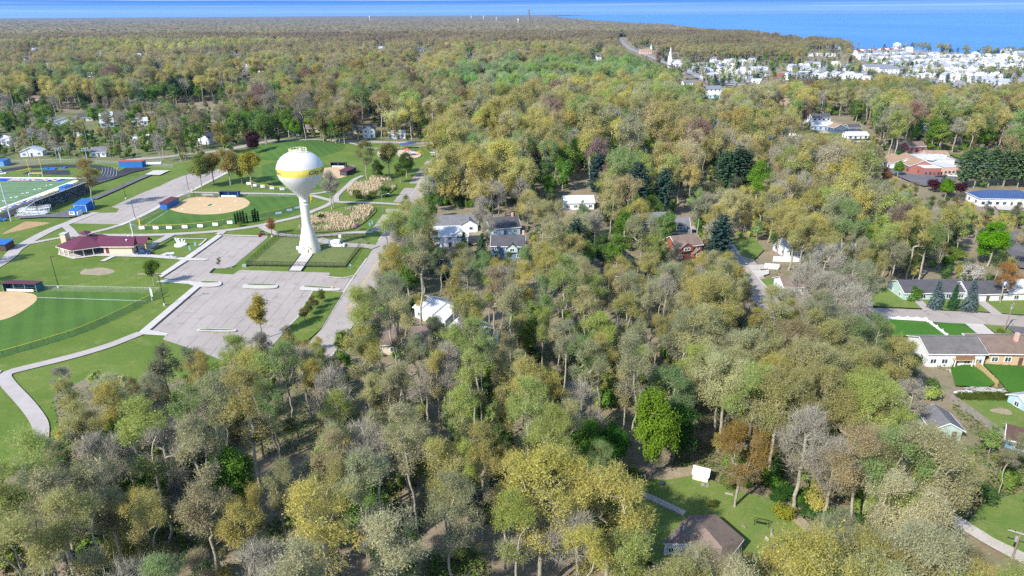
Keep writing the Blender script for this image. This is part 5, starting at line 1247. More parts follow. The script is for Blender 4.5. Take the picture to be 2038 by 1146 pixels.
def house(lab, pos, rz, L, D, hw, rh, wall, roof, style='gable', axis='x', wins=(2, 1), name='house', cat='house', floors=1, chim=None, door=True, ov=.45, frame=True, trim=True, dormer=None, extra_parent=None, group=None, clear=True, z=.05):
    t = extra_parent or empty(name, (pos[0], pos[1], z), rz, lab, cat, group)
    if clear:
        for f_ in (-1, 0, 1): FOOT.append((pos[0] + f_ * max(0, L - D) * .5 * math.cos(rz), pos[1] + f_ * max(0, L - D) * .5 * math.sin(rz), D * .5 + 1.3))
    W = WALLS[wall] if isinstance(wall, str) else wall; RF = ROOFS[roof] if isinstance(roof, str) else roof
    l, d = L / 2, D / 2
    b = MB()
    if style == 'gable' and axis == 'x':
        b.add([(-l, -d, 0), (l, -d, 0), (l, d, 0), (-l, d, 0), (-l, -d, hw), (l, -d, hw), (l, d, hw), (-l, d, hw), (-l, 0, hw + rh - .05), (l, 0, hw + rh - .05)], [(0, 1, 5, 4), (2, 3, 7, 6), (1, 2, 6, 9, 5), (3, 0, 4, 8, 7)])
    elif style == 'gable':
        b.add([(-l, -d, 0), (l, -d, 0), (l, d, 0), (-l, d, 0), (-l, -d, hw), (l, -d, hw), (l, d, hw), (-l, d, hw), (0, -d, hw + rh - .05), (0, d, hw + rh - .05)], [(0, 1, 5, 8, 4), (2, 3, 7, 9, 6), (1, 2, 6, 5), (3, 0, 4, 7)])
    else:
        b.box((0, 0, hw / 2), (L, D, hw))
    b.build('wall', W, t)
    b = MB(); o = ov; th = .16
    if style == 'gable':
        if axis == 'x':
            sl = rh / d; e = hw - sl * o
            pr = [(-d - o, e), (0, hw + rh), (d + o, e)]
            vs = [(x, y, z + dz) for x in (-l - o * .8, l + o * .8) for dz in (0, th) for y, z in pr]
        else:
            sl = rh / l; e = hw - sl * o
            pr = [(-l - o, e), (0, hw + rh), (l + o, e)]
            vs = [(x, y, z + dz) for y in (d + o * .8, -d - o * .8) for dz in (0, th) for x, z in pr]
        fs = [(3, 4, 10, 9), (4, 5, 11, 10), (1, 0, 6, 7), (2, 1, 7, 8), (0, 1, 4, 3), (1, 2, 5, 4), (7, 6, 9, 10), (8, 7, 10, 11), (0, 3, 9, 6), (5, 2, 8, 11)]
        b.add(vs, fs); ro = b.build('roof', RF, t)
        if trim:
            b = MB()
            if axis == 'x':
                for y, z in ((-d - o - .03, e - .02), (d + o + .03, e - .02)): b.box((0, y, z + .06), (L + 1.7 * o, .07, .24))
                for x in (-l - o * .82, l + o * .82):
                    for s in (-1, 1): b.cyl((x, s * (d + o), e + .03), (x, 0, hw + rh + .03), .11, n=4)
            else:
                for x in (-l - o - .03, l + o + .03): b.box((x, 0, e + .04), (.07, D + 1.7 * o, .24))
                for y in (-d - o * .82, d + o * .82):
                    for s in (-1, 1): b.cyl((s * (l + o), y, e + .03), (0, y, hw + rh + .03), .12, n=4)
            b.build('trim', WHITE, t)
    elif style == 'hip':
        r = max(0, l - d) if l >= d else 0; r2 = max(0, d - l)
        vs = [(-l - o, -d - o, hw), (l + o, -d - o, hw), (l + o, d + o, hw), (-l - o, d + o, hw), (-r, -r2, hw + rh), (r, r2, hw + rh)]
        if l >= d: fs = [(0, 1, 5, 4), (1, 2, 5), (2, 3, 4, 5), (3, 0, 4)]
        else: fs = [(0, 1, 4), (1, 2, 5, 4), (2, 3, 5), (3, 0, 4, 5)]
        b.add(vs, fs + [(3, 2, 1, 0)]); ro = b.build('roof', RF, t)
        if trim:
            b = MB(); b.box((0, -d - o, hw - .08), (L + 2 * o + .1, .08, .22)); b.box((0, d + o, hw - .08), (L + 2 * o + .1, .08, .22)); b.box((-l - o, 0, hw - .08), (.08, D + 2 * o, .22)); b.box((l + o, 0, hw - .08), (.08, D + 2 * o, .22)); b.build('trim', WHITE, t)
    else:           # flat roof with parapet
        b.box((0, 0, hw + .12), (L + .3, D + .3, .3)); ro = b.build('roof', RF, t)
    if chim:
        MB().box((chim[0], chim[1], hw + rh * .5 + .6), (.8, .8, rh + 1.6)).build('chimney', WALLS['pink'] if len(chim) < 3 else WALLS[chim[2]], ro)
    fh = hw / floors
    nf, ns = wins
    for fl in range(floors):
        z = fl * fh + min(1.55, fh * .58)
        for k in range(nf):
            x = -l + L * (k + .5) / nf
            if fl == 0 and door and k == nf // 2: continue
            add_window(t, x, -d, z, min(1.5, L / nf * .55), 1.25, 'f', frame)
        for k in range(ns):
            y = -d + D * (k + .5) / ns
            add_window(t, -l, y, z, 1.1, 1.2, 'l', frame); add_window(t, l, y, z, 1.1, 1.2, 'r', frame)
    if door:
        x = -l + L * (nf // 2 + .5) / max(1, nf)
        dd = MB().box((x, -d - .03, 1.05), (.95, .1, 2.05)).build('door', paint('house_door', (.12, .08, .07), .5), t)
        if frame: MB().box((x + .35, -d - .1, 1.0), (.07, .07, .12)).build('handle', STEEL, dd)
    if dormer:
        for (x, y, w, dp, zb, hh, rr, wl) in dormer:
            b = MB(); b.add([(x - w / 2, y, zb), (x + w / 2, y, zb), (x + w / 2, y + dp, zb), (x - w / 2, y + dp, zb), (x - w / 2, y, zb + hh), (x + w / 2, y, zb + hh), (x + w / 2, y + dp, zb + hh), (x - w / 2, y + dp, zb + hh), (x, y, zb + hh + rr), (x, y + dp, zb + hh + rr)], [(0, 1, 5, 8, 4), (1, 2, 6, 5), (3, 0, 4, 7)]); dm = b.build('dormer', WALLS[wl], ro)
            b = MB(); o2 = .3; b.add([(x - w / 2 - o2, y - .3, zb + hh - .12), (x, y - .3, zb + hh + rr + .1), (x + w / 2 + o2, y - .3, zb + hh - .12), (x - w / 2 - o2, y + dp, zb + hh - .12), (x, y + dp, zb + hh + rr + .1), (x + w / 2 + o2, y + dp, zb + hh - .12)], [(0, 1, 4, 3), (1, 2, 5, 4)]); rr_ = b.build('dormer_roof', RF, dm); so = rr_.modifiers.new('thick', 'SOLIDIFY'); so.thickness = .12
            wq = add_window(t, x, y, zb + hh * .55, w * .45, min(1.1, hh * .7), 'f', frame); wq.name = 'dormer_window'
    return t
def hat(x, y): p = at(x, y); return (p.x, p.y)

# centre houses
house('large grey roofed house with a white gabled window wall below the lone bare trunk', hat(908, 455), .08, 17, 10, 3.0, 2.6, 'blue', 'grey', wins=(4, 2), dormer=[(5.2, -6.2, 6.5, 4.5, .1, 3.2, 1.9, 'white')])
house('white walled house with pale grey roof in front of the large grey roofed house', hat(897, 486), .05, 13, 8.5, 4.6, 2.2, 'white', 'pale', floors=2, wins=(3, 2), dormer=[(3.5, -4.6, 5, 3.5, 3.2, 1.8, 1.5, 'white')])
t = house('slate blue two storey house with dark roof, red gable end and pale chimney', hat(1012, 510), -.06, 11.5, 7.5, 5.2, 2.6, 'blue', 'dark', floors=2, wins=(3, 2), chim=(5.2, 1.2, 'pink'), dormer=[(1.6, -4.6, 3.6, 3, 3.0, 1.6, 1.5, 'green')])
house('half hidden house with dark shingled roof under bright green maples', hat(1000, 462), .25, 12, 9, 3.2, 3.0, 'paleblue', 'dark', wins=(3, 2), chim=(4, 0))
house('dark house with white framed windows deep in the trees by the road', hat(896, 535), .1, 11, 8, 5.2, 2.4, 'slate', 'brown', floors=2, wins=(4, 2))
house('long white house with white roof behind the bright green round maple', hat(1150, 412), .04, 13, 9, 3.2, 2.0, 'white', 'white', wins=(4, 2))
house('cream house with tan roof glimpsed between olive trees above the blue house', hat(1120, 446), .2, 11, 8, 3.2, 2.2, 'white', 'tan', wins=(3, 2))
house('grey roofed blue house with white windows and a stone chimney at its left end', hat(1296, 463), .02, 13, 9, 5.4, 2.8, 'slate', 'grey', floors=2, wins=(4, 2), chim=(-6.2, -1, 'pink'))
house('steep grey roofed house with a wide blue dormer beside the stone chimney house', hat(1342, 470), .0, 9.5, 9, 3.2, 4.4, 'slate', 'grey', wins=(3, 2), dormer=[(.6, -4.9, 5.4, 4, 3.3, 2.3, .7, 'slate')])
house('brown roofed house with red cedar gables and white trim', hat(1356, 508), .35, 10, 9, 5.0, 2.6, 'red', 'brown', floors=2, wins=(3, 2), dormer=[(-1.5, -5.2, 5, 4, 3.2, 1.5, 1.6, 'red'), (2.8, -6.2, 4.2, 4, 1.0, 1.4, 1.4, 'red')])
house('thatch brown hipped roof beside the blue swimming pool', hat(1240, 533), .3, 8.5, 8.5, 2.4, 4.0, 'tanbrick', 'thatch', 'hip', wins=(2, 2), trim=False)
house('low brown roofed pool house in front of the swimming pool', hat(1219, 553), -.15, 7.5, 6, 2.0, 1.3, 'tanbrick', 'brown', wins=(2, 1))
p = at(1204, 514); t = empty('swimming_pool', (p.x, p.y, .03), .05, 'bright blue swimming pool with pale deck beside the thatch brown roof', 'swimming pool')
MB().box((0, 0, .03), (8.5, 6.0, .1)).build('deck', SAND, t); MB().box((.3, 0, .07), (6.2, 3.2, .06)).build('water', paint('pool_water', (.02, .22, .62), .1, .05, 1, 0, .5), t); FOOT.append((p.x, p.y, 5))
p = at(1226, 500); tag(MB().box((0, 0, .6), (2.4, 1.2, 1.2)).build('hot_tub', WHITE, None, (p.x, p.y, .03)), 'small white tub on the bare ground behind the swimming pool', 'hot tub')
ptc = [at(957, 464), at(944, 482)]
blob('bare_patch', [(925, 478), (944, 466), (970, 458), (975, 470), (960, 485), (940, 493)], BARE)

# park edge houses
house('white gabled house with grey roof at the park road among young trees', hat(418, 284), -.3, 9, 12, 4.2, 2.6, 'white', 'dark', axis='y', wins=(2, 3))
house('white two storey house facing the park behind the tower', hat(736, 272), .1, 8, 10, 5.6, 2.6, 'white', 'grey', axis='y', floors=2, wins=(2, 3))
house('white house in the trees left of the two storey house by the park', hat(700, 265), .3, 11, 8, 3, 2.3, 'cream', 'grey', wins=(3, 2))
house('white bungalow behind the olive trees by the playground road', hat(790, 274), .1, 12, 8, 3, 2.0, 'white', 'pale', wins=(4, 2))
for i, (x, y, rz, L, w, r, lab) in enumerate(((133, 247, .5, 15, 'white', 'grey', 'grey roofed house with a white gable left of the tall park trees'), (171, 240, .35, 11, 'cream', 'dark', 'cream gabled house just beyond the grey roofed house'), (58, 272, .1, 13, 'blue', 'grey', 'dark grey roofed house half hidden by bare trees'), (22, 287, -.5, 13, 'white', 'pale', 'white house with a pale sloping roof at the field fence trees'), (68, 309, .3, 12, 'white', 'pale', 'white double house facing the running track through bare trunks'), (202, 310, .2, 8, 'white', 'grey', 'small white gabled house right of the far light mast'), (160, 279, .1, 10, 'white', 'white', 'white flat shed like house in the trees above the far light mast'), (285, 284, .2, 9, 'white', 'pale', 'white house glimpsed between green trees above the blue storage box'), (590, 268, .1, 10, 'white', 'grey', 'white house behind the lush bright green park tree'), (625, 262, .3, 10, 'cream', 'brown', 'cream house among park edge trees right of the lush tree'))):
    house(lab, hat(x, y), rz, L, 8, 3.1, 2.4, w, r, axis='x' if i % 2 else 'y', wins=(3, 2), frame=i < 6)
house('white house with white roof hidden in trees beside the lower road', hat(880, 634), -.75, 13, 9, 3.2, 2.0, 'white', 'pale', wins=(3, 2))
house('brown roofed house hidden under grey trees right of the lower road', hat(800, 690), .1, 15, 9, 3.2, 2.4, 'cream', 'brown', wins=(4, 2))
house('blue grey house with pale roof deep in the wood below the blue house', hat(945, 680), -.9, 10, 8, 4.0, 2.2, 'paleblue', 'pale', wins=(3, 2))
# east side
house('white roofed house among olive trees above the white garden wall', hat(1592, 503), .15, 16, 9, 3.2, 2.4, 'white', 'pale', wins=(4, 2), dormer=[(-4, -5, 4, 4, 2.2, 1.6, 1.6, 'white')])
house('pale grey roofed white house farther up among the olive trees', hat(1585, 428), .1, 16, 9, 3.6, 2.6, 'white', 'pale', wins=(4, 2))
house('low white walled ranch house behind the street trees', hat(1625, 577), .03, 24, 8, 2.8, 1.7, 'white', 'brown', wins=(6, 2))
house('grey roofed white ranch house behind the shrubby front lawn', hat(1842, 588), .03, 19, 9, 2.9, 2.2, 'green', 'dark', wins=(5, 2))
house('dark roofed house behind the right hand blue spruce', hat(1945, 592), .05, 12, 8, 3.0, 2.3, 'white', 'dark', wins=(3, 2))
house('white house with pale roof behind the rusty orange tree', hat(2030, 590), .05, 14, 8, 3.2, 2.3, 'white', 'pale', wins=(3, 2))
house('white walled house with white roof under olive trees right of the white roofed house', hat(1680, 512), .3, 12, 8, 3.2, 2.2, 'white', 'white', wins=(3, 2))
for (q, lab) in ((((1538, 520), (1600, 521)), 'long white garden wall under olive trees left of the low ranch house'), (((1610, 517), (1628, 536)), 'short white garden wall turning down the slope under olive trees'), (((1521, 534), (1550, 536)), 'white wall beside the pale concrete driveways')):
    P = px(*q); t = empty('garden_wall', (P[0].x, P[0].y, .03), 0, lab, 'wall'); q1 = P[1] - P[0]
    MB().strip([(0, 0), (q1.x, q1.y)], .25, 0, h=1.7).build('panel', WHITE, t); MB().strip([(0, 0), (q1.x, q1.y)], .4, 1.7, h=.1).build('coping', WHITE, t)
# two houses at the street (right)
house('grey roofed white two level house below the white picket lawn', hat(1877, 712), -.02, 13.5, 9.5, 3.7, 2.0, 'white', shingles('taupe_shingles', (.150, .138, .130)), floors=1, wins=(5, 2), name='house', chim=None)
p = hat(1911, 731); tt = empty('balcony', (p[0], p[1], .05), 0, 'wooden balcony on posts at the right end of the grey roofed white house', 'balcony')
MB().box((0, 0, 2.3), (4.6, 1.8, .18)).build('deck', WOODT, tt); b = MB(); b.box((0, -.85, 3.0), (4.6, .06, .9)); b.build('railing', paint('red_brown_wood', (.30, .14, .08), .7), tt)
b = MB(); [b.box((x, -.8, 1.25), (.18, .18, 2.5)) for x in (-2.1, 2.1)]; b.build('post', WHITE, tt)
tag(MB().prism([(p[0] - 4, p[1] - 3.2), (p[0] + 3.4, p[1] - 3.2), (p[0] + 4, p[1] - 1.2), (p[0] - 4, p[1] - 1)], .04, .14).build('patio', CONC), kind='structure')
t = house('tan brick house with broad brown hipped roof and a pink chimney', hat(2003, 708), -.05, 15.5, 10, 3.3, 2.3, 'tanbrick', 'brown', 'hip', floors=1, wins=(5, 3), chim=(0, -1.5, 'pink'), ov=.7)
# fences on the street lots
def board_fence(name, lab, pts, h, mt, th=.08, post=2.4, scallop=0.0, pm=None):
    P = px(*pts); t = empty(name, (P[0].x, P[0].y, .03), 0, lab, 'fence'); o = P[0]
    for i in range(len(P) - 1):
        a, b_ = P[i] - o, P[i + 1] - o; L = (b_ - a).length; d = (b_ - a) / L; n = max(1, round(L / post))
        for k in range(n):
            q0, q1 = a + d * (L * k / n), a + d * (L * (k + 1) / n)
            bb = MB(); nn = Vector((-d.y, d.x, 0)) * th / 2; m_ = 8 if scallop else 1
            for s in range(m_):
                u0, u1 = s / m_, (s + 1) / m_; hh = lambda u: h - scallop * math.sin(math.pi * u)
                A, B = q0 + (q1 - q0) * u0, q0 + (q1 - q0) * u1
                bb.add([A - nn, B - nn, B + nn, A + nn] + [(A - nn).to_tuple()[:2] + (hh(u0),), (B - nn).to_tuple()[:2] + (hh(u1),), (B + nn).to_tuple()[:2] + (hh(u1),), (A + nn).to_tuple()[:2] + (hh(u0),)], [(4, 5, 6, 7), (0, 1, 5, 4), (2, 3, 7, 6)])
            bb.build('panel', mt, t)
            MB().box((q0.x, q0.y, (h + .15) / 2), (.14, .14, h + .15), math.atan2(d.y, d.x)).build('post', pm or mt, t)
    return t
VINYL = paint('white_vinyl', (.82, .82, .82), .4, .03)
board_fence('vinyl_fence', 'white scalloped vinyl fence round the small rich green lawn by the street', ((1767, 638), (1841.5, 641.5), (1885, 674)), 1.5, VINYL, .06, 2.4, .3)
board_fence('wooden_fence', 'new tan board fence running down beside the tan brick house', ((1934, 724), (1984, 772)), 1.8, WOODT)
board_fence('wooden_fence', 'long weathered grey board fence between the small cottage and the worn lawn', ((1889, 797), (2035, 904)), 1.9, WOODG)
board_fence('picket_fence', 'white picket fence curving in front of the green and white cottage', ((1815, 846), (1830, 860), (1850, 864), (1876, 864)), 1.0, VINYL, .05, 1.8)
house('little cottage with a white trimmed gable and pale green door', hat(1866, 858), -.12, 5.6, 6.5, 2.6, 1.5, 'green', 'grey', axis='y', wins=(2, 1), door=True, name='cottage', cat='cottage')
house('blue wooden shed with dark roof and red roof edges at the grey fence', hat(2024, 889), -.55, 4.6, 5.4, 2.8, 1.5, 'shedblue', shingles('red_edged_roof', (.10, .06, .05)), axis='x', wins=(1, 1), door=False, name='garden_shed', cat='shed')
p = hat(2040, 812); house('grey roofed shed at the edge of the worn lawn', p, .2, 5, 4.5, 2.3, 1.2, 'paleblue', 'pale', wins=(2, 1), name='garden_shed', cat='shed')
# boards and boat on the lot
p = at(1962, 779); t = empty('board_pile', (p.x, p.y, .03), -.05, 'heap of weathered white boards in front of the clipped hedge', 'board pile')
b = MB()
for k in range(34): b.box((rng.uniform(-3.5, 3.8), rng.uniform(-.9, 1.1), .1 + .5 * rng.random() * (1 if abs(k) else 1)), (rng.uniform(1.5, 3.6), .28, .07), rng.uniform(-.5, .5))
b.build('boards', paint('weathered_board', (.52, .49, .45), .9, .35, 1.0), t)
p = at(1924, 783); b = MB(); b.smooth = True; n = 14; vs = []
for i in range(n + 1):
    f = i / n; w = .62 * math.sin(math.pi * min(.98, max(.02, f))) ** .6
    for k in range(7): a = math.pi * k / 6; vs.append((-2.9 + 5.8 * f, w * math.cos(a), .08 + .62 * math.sin(a) * (w / .62) ** .5))
b.add(vs, [(i * 7 + k, i * 7 + k + 1, (i + 1) * 7 + k + 1, (i + 1) * 7 + k) for i in range(n) for k in range(6)])
tag(b.build('upturned_boat', paint('weathered_white', (.62, .60, .57), .7, .2), None, (p.x, p.y, .05), -.08), 'upturned white boat lying beside the heap of weathered boards', 'boat')

# foreground house
def cottage():
    pts = {'A': (23.3, 84.2), 'B': (29.0, 90.6), 'C': (33.6, 90.7), 'D': (36.8, 84.9), 'E': (30.6, 77.2), 'F': (27.9, 83.9)}
    A = at(1318, 1081, 3); B = at(1371, 1025.5, 3); C = at(1425, 1024.5, 3); D = at(1481, 1073, 3); E = at(1428, 1142, 3); F = at(1375, 1082, 3)
    o = A.copy(); o.z = .05
    t = empty('foreground_house', (o.x, o.y, .05), 0, 'brown roofed house with white siding in the big garden, half under golden oak branches', 'house')
    L_ = [Vector((q.x - o.x, q.y - o.y, 2.95)) for q in (A, B, C, D, E, F)]
    P1 = at(1404, 1051, 4.7); P1 = Vector((P1.x - o.x, P1.y - o.y, 4.65)); P2 = at(1437, 1090, 4.7); P2 = Vector((P2.x - o.x, P2.y - o.y, 4.65))
    b = MB(); b.add(L_ + [P1, P2], [(0, 5, 6), (0, 6, 1), (1, 6, 2), (2, 6, 7, 3), (3, 7, 4), (4, 7, 6, 5)])
    b.f = [f[::-1] if False else f for f in b.f]
    ro = b.build('roof', shingles('foreground_brown_shingles', (.215, .160, .128), .22, .3), t); s = ro.modifiers.new('thick', 'SOLIDIFY'); s.thickness = .14; s.offset = 0
    cen = sum(L_, Vector()) / 6
    ins = [Vector((cen.x + (q.x - cen.x) * .94, cen.y + (q.y - cen.y) * .94)) for q in L_]
    b = MB(); b.prism([(q.x, q.y) for q in ins], 0, 2.9); b.build('wall', siding('foreground_white_siding', (.80, .80, .78), .2), t)
    b = MB()
    for i in range(6): p, q = L_[i], L_[(i + 1) % 6]; b.cyl(p + Vector((0, 0, -.08)), q + Vector((0, 0, -.08)), .09, n=4)
    b.build('fascia', WHITE, t)
    b = MB(); v = (L_[0] + P1) / 2 + Vector((.2, 1.2, .35)); b.cyl(v - Vector((0, 0, .5)), v + Vector((0, 0, .45)), .09, n=8); b.build('vent_pipe', WHITE, ro)
    d = P2 + (L_[3] - P2) * .45; dm = MB(); u = (L_[3] - L_[2]).normalized(); n_ = Vector((-u.y, u.x, 0)) * -1
    dm.add([d + Vector((-1.3, -.7, .1)), d + Vector((1.3, .6, -.55)), d + Vector((.2, 1.5, -.2)), d + Vector((.0, .4, .45))], [(0, 1, 3), (1, 2, 3)]); dm.build('cross_gable', shingles('foreground_brown_shingles', (.215, .160, .128)), ro)
    u = (Vector(ins[5]) - Vector(ins[0])); 
    for f in (.25, .7):
        q = Vector(ins[0]) + u * f; w = add_window(t, q.x, q.y - .02, 1.6, .8, 1.0, 'f')
    FOOT.append((o.x + cen.x, o.y + cen.y, 8.5))
cottage()

# garden of the foreground house
p = at(1396, 960); t = house('small white garden shed with double doors at the edge of the wood', (p.x, p.y + .6), -.42, 2.7, 2.2, 1.9, .9, 'white', 'pale', axis='x', wins=(0, 0), door=False, name='garden_shed', cat='shed', ov=.15)
for s in (-1, 1): MB().box((s * .55, -1.13, .95), (1.05, .07, 1.7)).build('door', paint('pale_pink_door', (.66, .60, .56), .6), t)
p = at(1389, 974); t = empty('wheelbarrow', (p.x, p.y, .05), .4, 'red wheelbarrow on the lawn in front of the white shed', 'wheelbarrow')
b = MB(); b.add([(-.55, -.35, .62), (.55, -.28, .62), (.55, .28, .62), (-.55, .35, .62), (-.3, -.2, .32), (.35, -.18, .32), (.35, .18, .32), (-.3, .2, .32)], [(4, 5, 6, 7)[::-1], (0, 1, 5, 4), (1, 2, 6, 5), (2, 3, 7, 6), (3, 0, 4, 7), (0, 3, 2, 1)]); b.build('tray', RED, t)
MB().cyl((.75, -.06, .2), (.75, .06, .2), .2, n=14).build('wheel', BLACK, t); b = MB(); [b.cyl((-1.0, s * .3, .55), (.75, s * .08, .2), .03, n=5) for s in (-1, 1)]; [b.cyl((-.3, s * .2, .35), (-.35, s * .25, 0), .03, n=5) for s in (-1, 1)]; b.build('frame', BLACK, t)
def garden_chair(x, y, rz, lab, group=None):
    p = at(x, y); t = empty('garden_chair', (p.x, p.y, .05), rz, lab, 'chair', group)
    b = MB(); b.box((0, 0, .38), (.62, .62, .07)); b.build('seat', PLASTIC, t)
    b = MB(); b.add([(-.34, .28, .38), (.34, .28, .38), (.36, .6, 1.1), (-.36, .6, 1.1), (-.34, .34, .38), (.34, .34, .38), (.36, .66, 1.1), (-.36, .66, 1.1)], [(0, 1, 2, 3), (7, 6, 5, 4), (3, 2, 6, 7), (0, 3, 7, 4), (1, 5, 6, 2)]); b.build('backrest', PLASTIC, t)
    for s in (-1, 1): MB().box((s * .4, 0, .6), (.14, .8, .05)).build('armrest', PLASTIC, t)
    for sx in (-.34, .34):
        for sy in (-.28, .28): MB().box((sx, sy, .2), (.07, .07, .4)).build('leg', PLASTIC, t)
garden_chair(1401, 976, .3, 'grey garden chair beside the red wheelbarrow'); garden_chair(1411, 977.5, .5, 'grey garden chair in front of the white shed, farther from the wheelbarrow')
garden_chair(1482, 1053, 2.4, 'grey garden chair alone on the house side of the fire pit', 'chairs round the fire pit'); garden_chair(1527, 1064, -1.9, 'grey garden chair beyond the fire pit nearest the garden swing', 'chairs round the fire pit'); garden_chair(1528, 1073, -1.6, 'middle grey garden chair of the three beyond the fire pit', 'chairs round the fire pit'); garden_chair(1521, 1083, -1.0, 'grey garden chair beyond the fire pit farthest from the garden swing', 'chairs round the fire pit')
p = at(1506, 1072); t = empty('fire_pit', (p.x, p.y, .05), 0, 'round brick fire pit on a tan gravel circle beside the brown roofed house', 'fire pit')
MB().cyl((.35, 0, 0), (.35, 0, .05), 1.75, n=32).build('gravel_circle', SAND, t)
b = MB(); b.lathe([(.95, .05), (.95, .36), (.62, .36), (.62, .05)], 24, (-.2, .1, 0)); b.build('brick_ring', WALLS['redbrick'], t); MB().box((-.2, .1, .3), (.5, .4, .2), .4).build('logs', paint('ash_white', (.6, .58, .55), .9, .3), t)
p = at(1514, 1051); t = empty('garden_swing', (p.x, p.y, .05), -.35, 'dark metal bench swing on a frame on the lawn', 'garden swing')
b = MB()
for x in (-1.1, 1.1): b.cyl((x, -.75, 0), (x, 0, 1.9), .04, n=5); b.cyl((x, .75, 0), (x, 0, 1.9), .04, n=5)
b.cyl((-1.1, 0, 1.9), (1.1, 0, 1.9), .04, n=5); b.build('frame', BLACK, t)
b = MB(); b.box((0, 0, .5), (1.6, .5, .06)); b.box((0, .28, .78), (1.6, .06, .5)); b.build('bench', BLACK, t); b = MB(); [b.cyl((x, 0, .5), (x, 0, 1.9), .015, n=3) for x in (-.75, .75)]; b.build('chains', BLACK, t)
for (x, y, r, mt, lab) in ((1379, 999, .8, 'bare', 'small round soil bed on the lawn behind the house ridge'), (1511, 1021, .9, 'ring', 'round planted bed edged with stones on the lawn'), (1587, 1064, 1.15, 'ring', 'ring of pale stones round worn grass on the lawn'), (1599, 1086, .9, 'bare', 'dark mulch bed on the lawn near the hedge')):
    p = at(x, y); t = empty('flower_bed', (p.x, p.y, .05), 0, lab, 'flower bed', 'round flower beds')
    MB().cyl((0, 0, 0), (0, 0, .06), r, n=20).build('soil', paint('mulch', (.12, .075, .055), .95, .4, 4), t)
    b = MB(); n = int(r * 16)
    for k in range(n): a = 6.283 * k / n; b.cyl((r * math.cos(a), r * math.sin(a), 0), (r * math.cos(a), r * math.sin(a), .16), .13, .1, n=6)
    b.build('stone_edging', paint('pale_stone', (.42, .39, .35), .9, .3, 2.0) if mt == 'ring' else paint('dark_stone', (.16, .13, .11), .9, .3, 2.0), t)
p = at(1204, 967); t = empty('garden_statue', (p.x, p.y, .05), 0, 'white statue at the end of the stone border by the wood', 'statue')
b = MB(); b.smooth = True; b.lathe([(.35, 0), (.33, .25), (.22, .3), (.28, .7), (.3, 1.0), (.2, 1.25), (.09, 1.33), (.15, 1.45), (.14, 1.6), (.01, 1.7)], 14); b.build('figure', WHITE, t)
p = at(1284, 955); t = empty('mower', (p.x, p.y, .05), .6, 'red and white ride on mower under the bright green tree', 'mower')
MB().box((0, 0, .5), (1.3, .7, .45)).build('body', RED, t); MB().box((-.35, 0, .85), (.45, .5, .5)).build('seat', WHITE, t)
for x in (-.45, .5):
    for y in (-.4, .4): MB().cyl((x, y - .08, .25), (x, y + .08, .25), .26, n=12).build('wheel', BLACK, t)
p = at(1318, 970); t = empty('grill', (p.x, p.y, .05), .2, 'round dark blue grill on the lawn beside the tan boards', 'grill')
b = MB(); b.smooth = True; b.lathe([(.01, .5), (.3, .55), (.42, .8), (.4, .95), (.25, 1.12), (.01, 1.18)], 16); b.build('kettle', paint('dark_blue_enamel', (.02, .05, .10), .3), t); b = MB(); [b.cyl((0, 0, .6), (.4 * math.cos(a), .4 * math.sin(a), 0), .03, n=5) for a in (0, 2.1, 4.2)]; b.build('legs', BLACK, t)
p = at(1337, 962); t = empty('board_pile', (p.x, p.y, .05), -.1, 'flat pile of tan boards at the wood edge beside the grill', 'board pile'); b = MB(); [b.box((rng.uniform(-.3, .3), -.8 + .2 * k, .06 + .05 * (k % 2)), (2.4, .18, .05), rng.uniform(-.1, .1)) for k in range(9)]; b.build('boards', paint('tan_board', (.52, .42, .28), .9, .2), t)
p = at(1450, 992); t = empty('garden_bench', (p.x, p.y, .05), -.35, 'small grey bench under the golden brown garden tree', 'bench'); MB().box((0, 0, .45), (1.4, .45, .06)).build('seat', PLASTIC, t); MB().box((0, .22, .75), (1.4, .06, .45)).build('backrest', PLASTIC, t); b = MB(); [b.box((x, y, .22), (.07, .07, .44)) for x in (-.6, .6) for y in (-.18, .18)]; b.build('legs', PLASTIC, t)

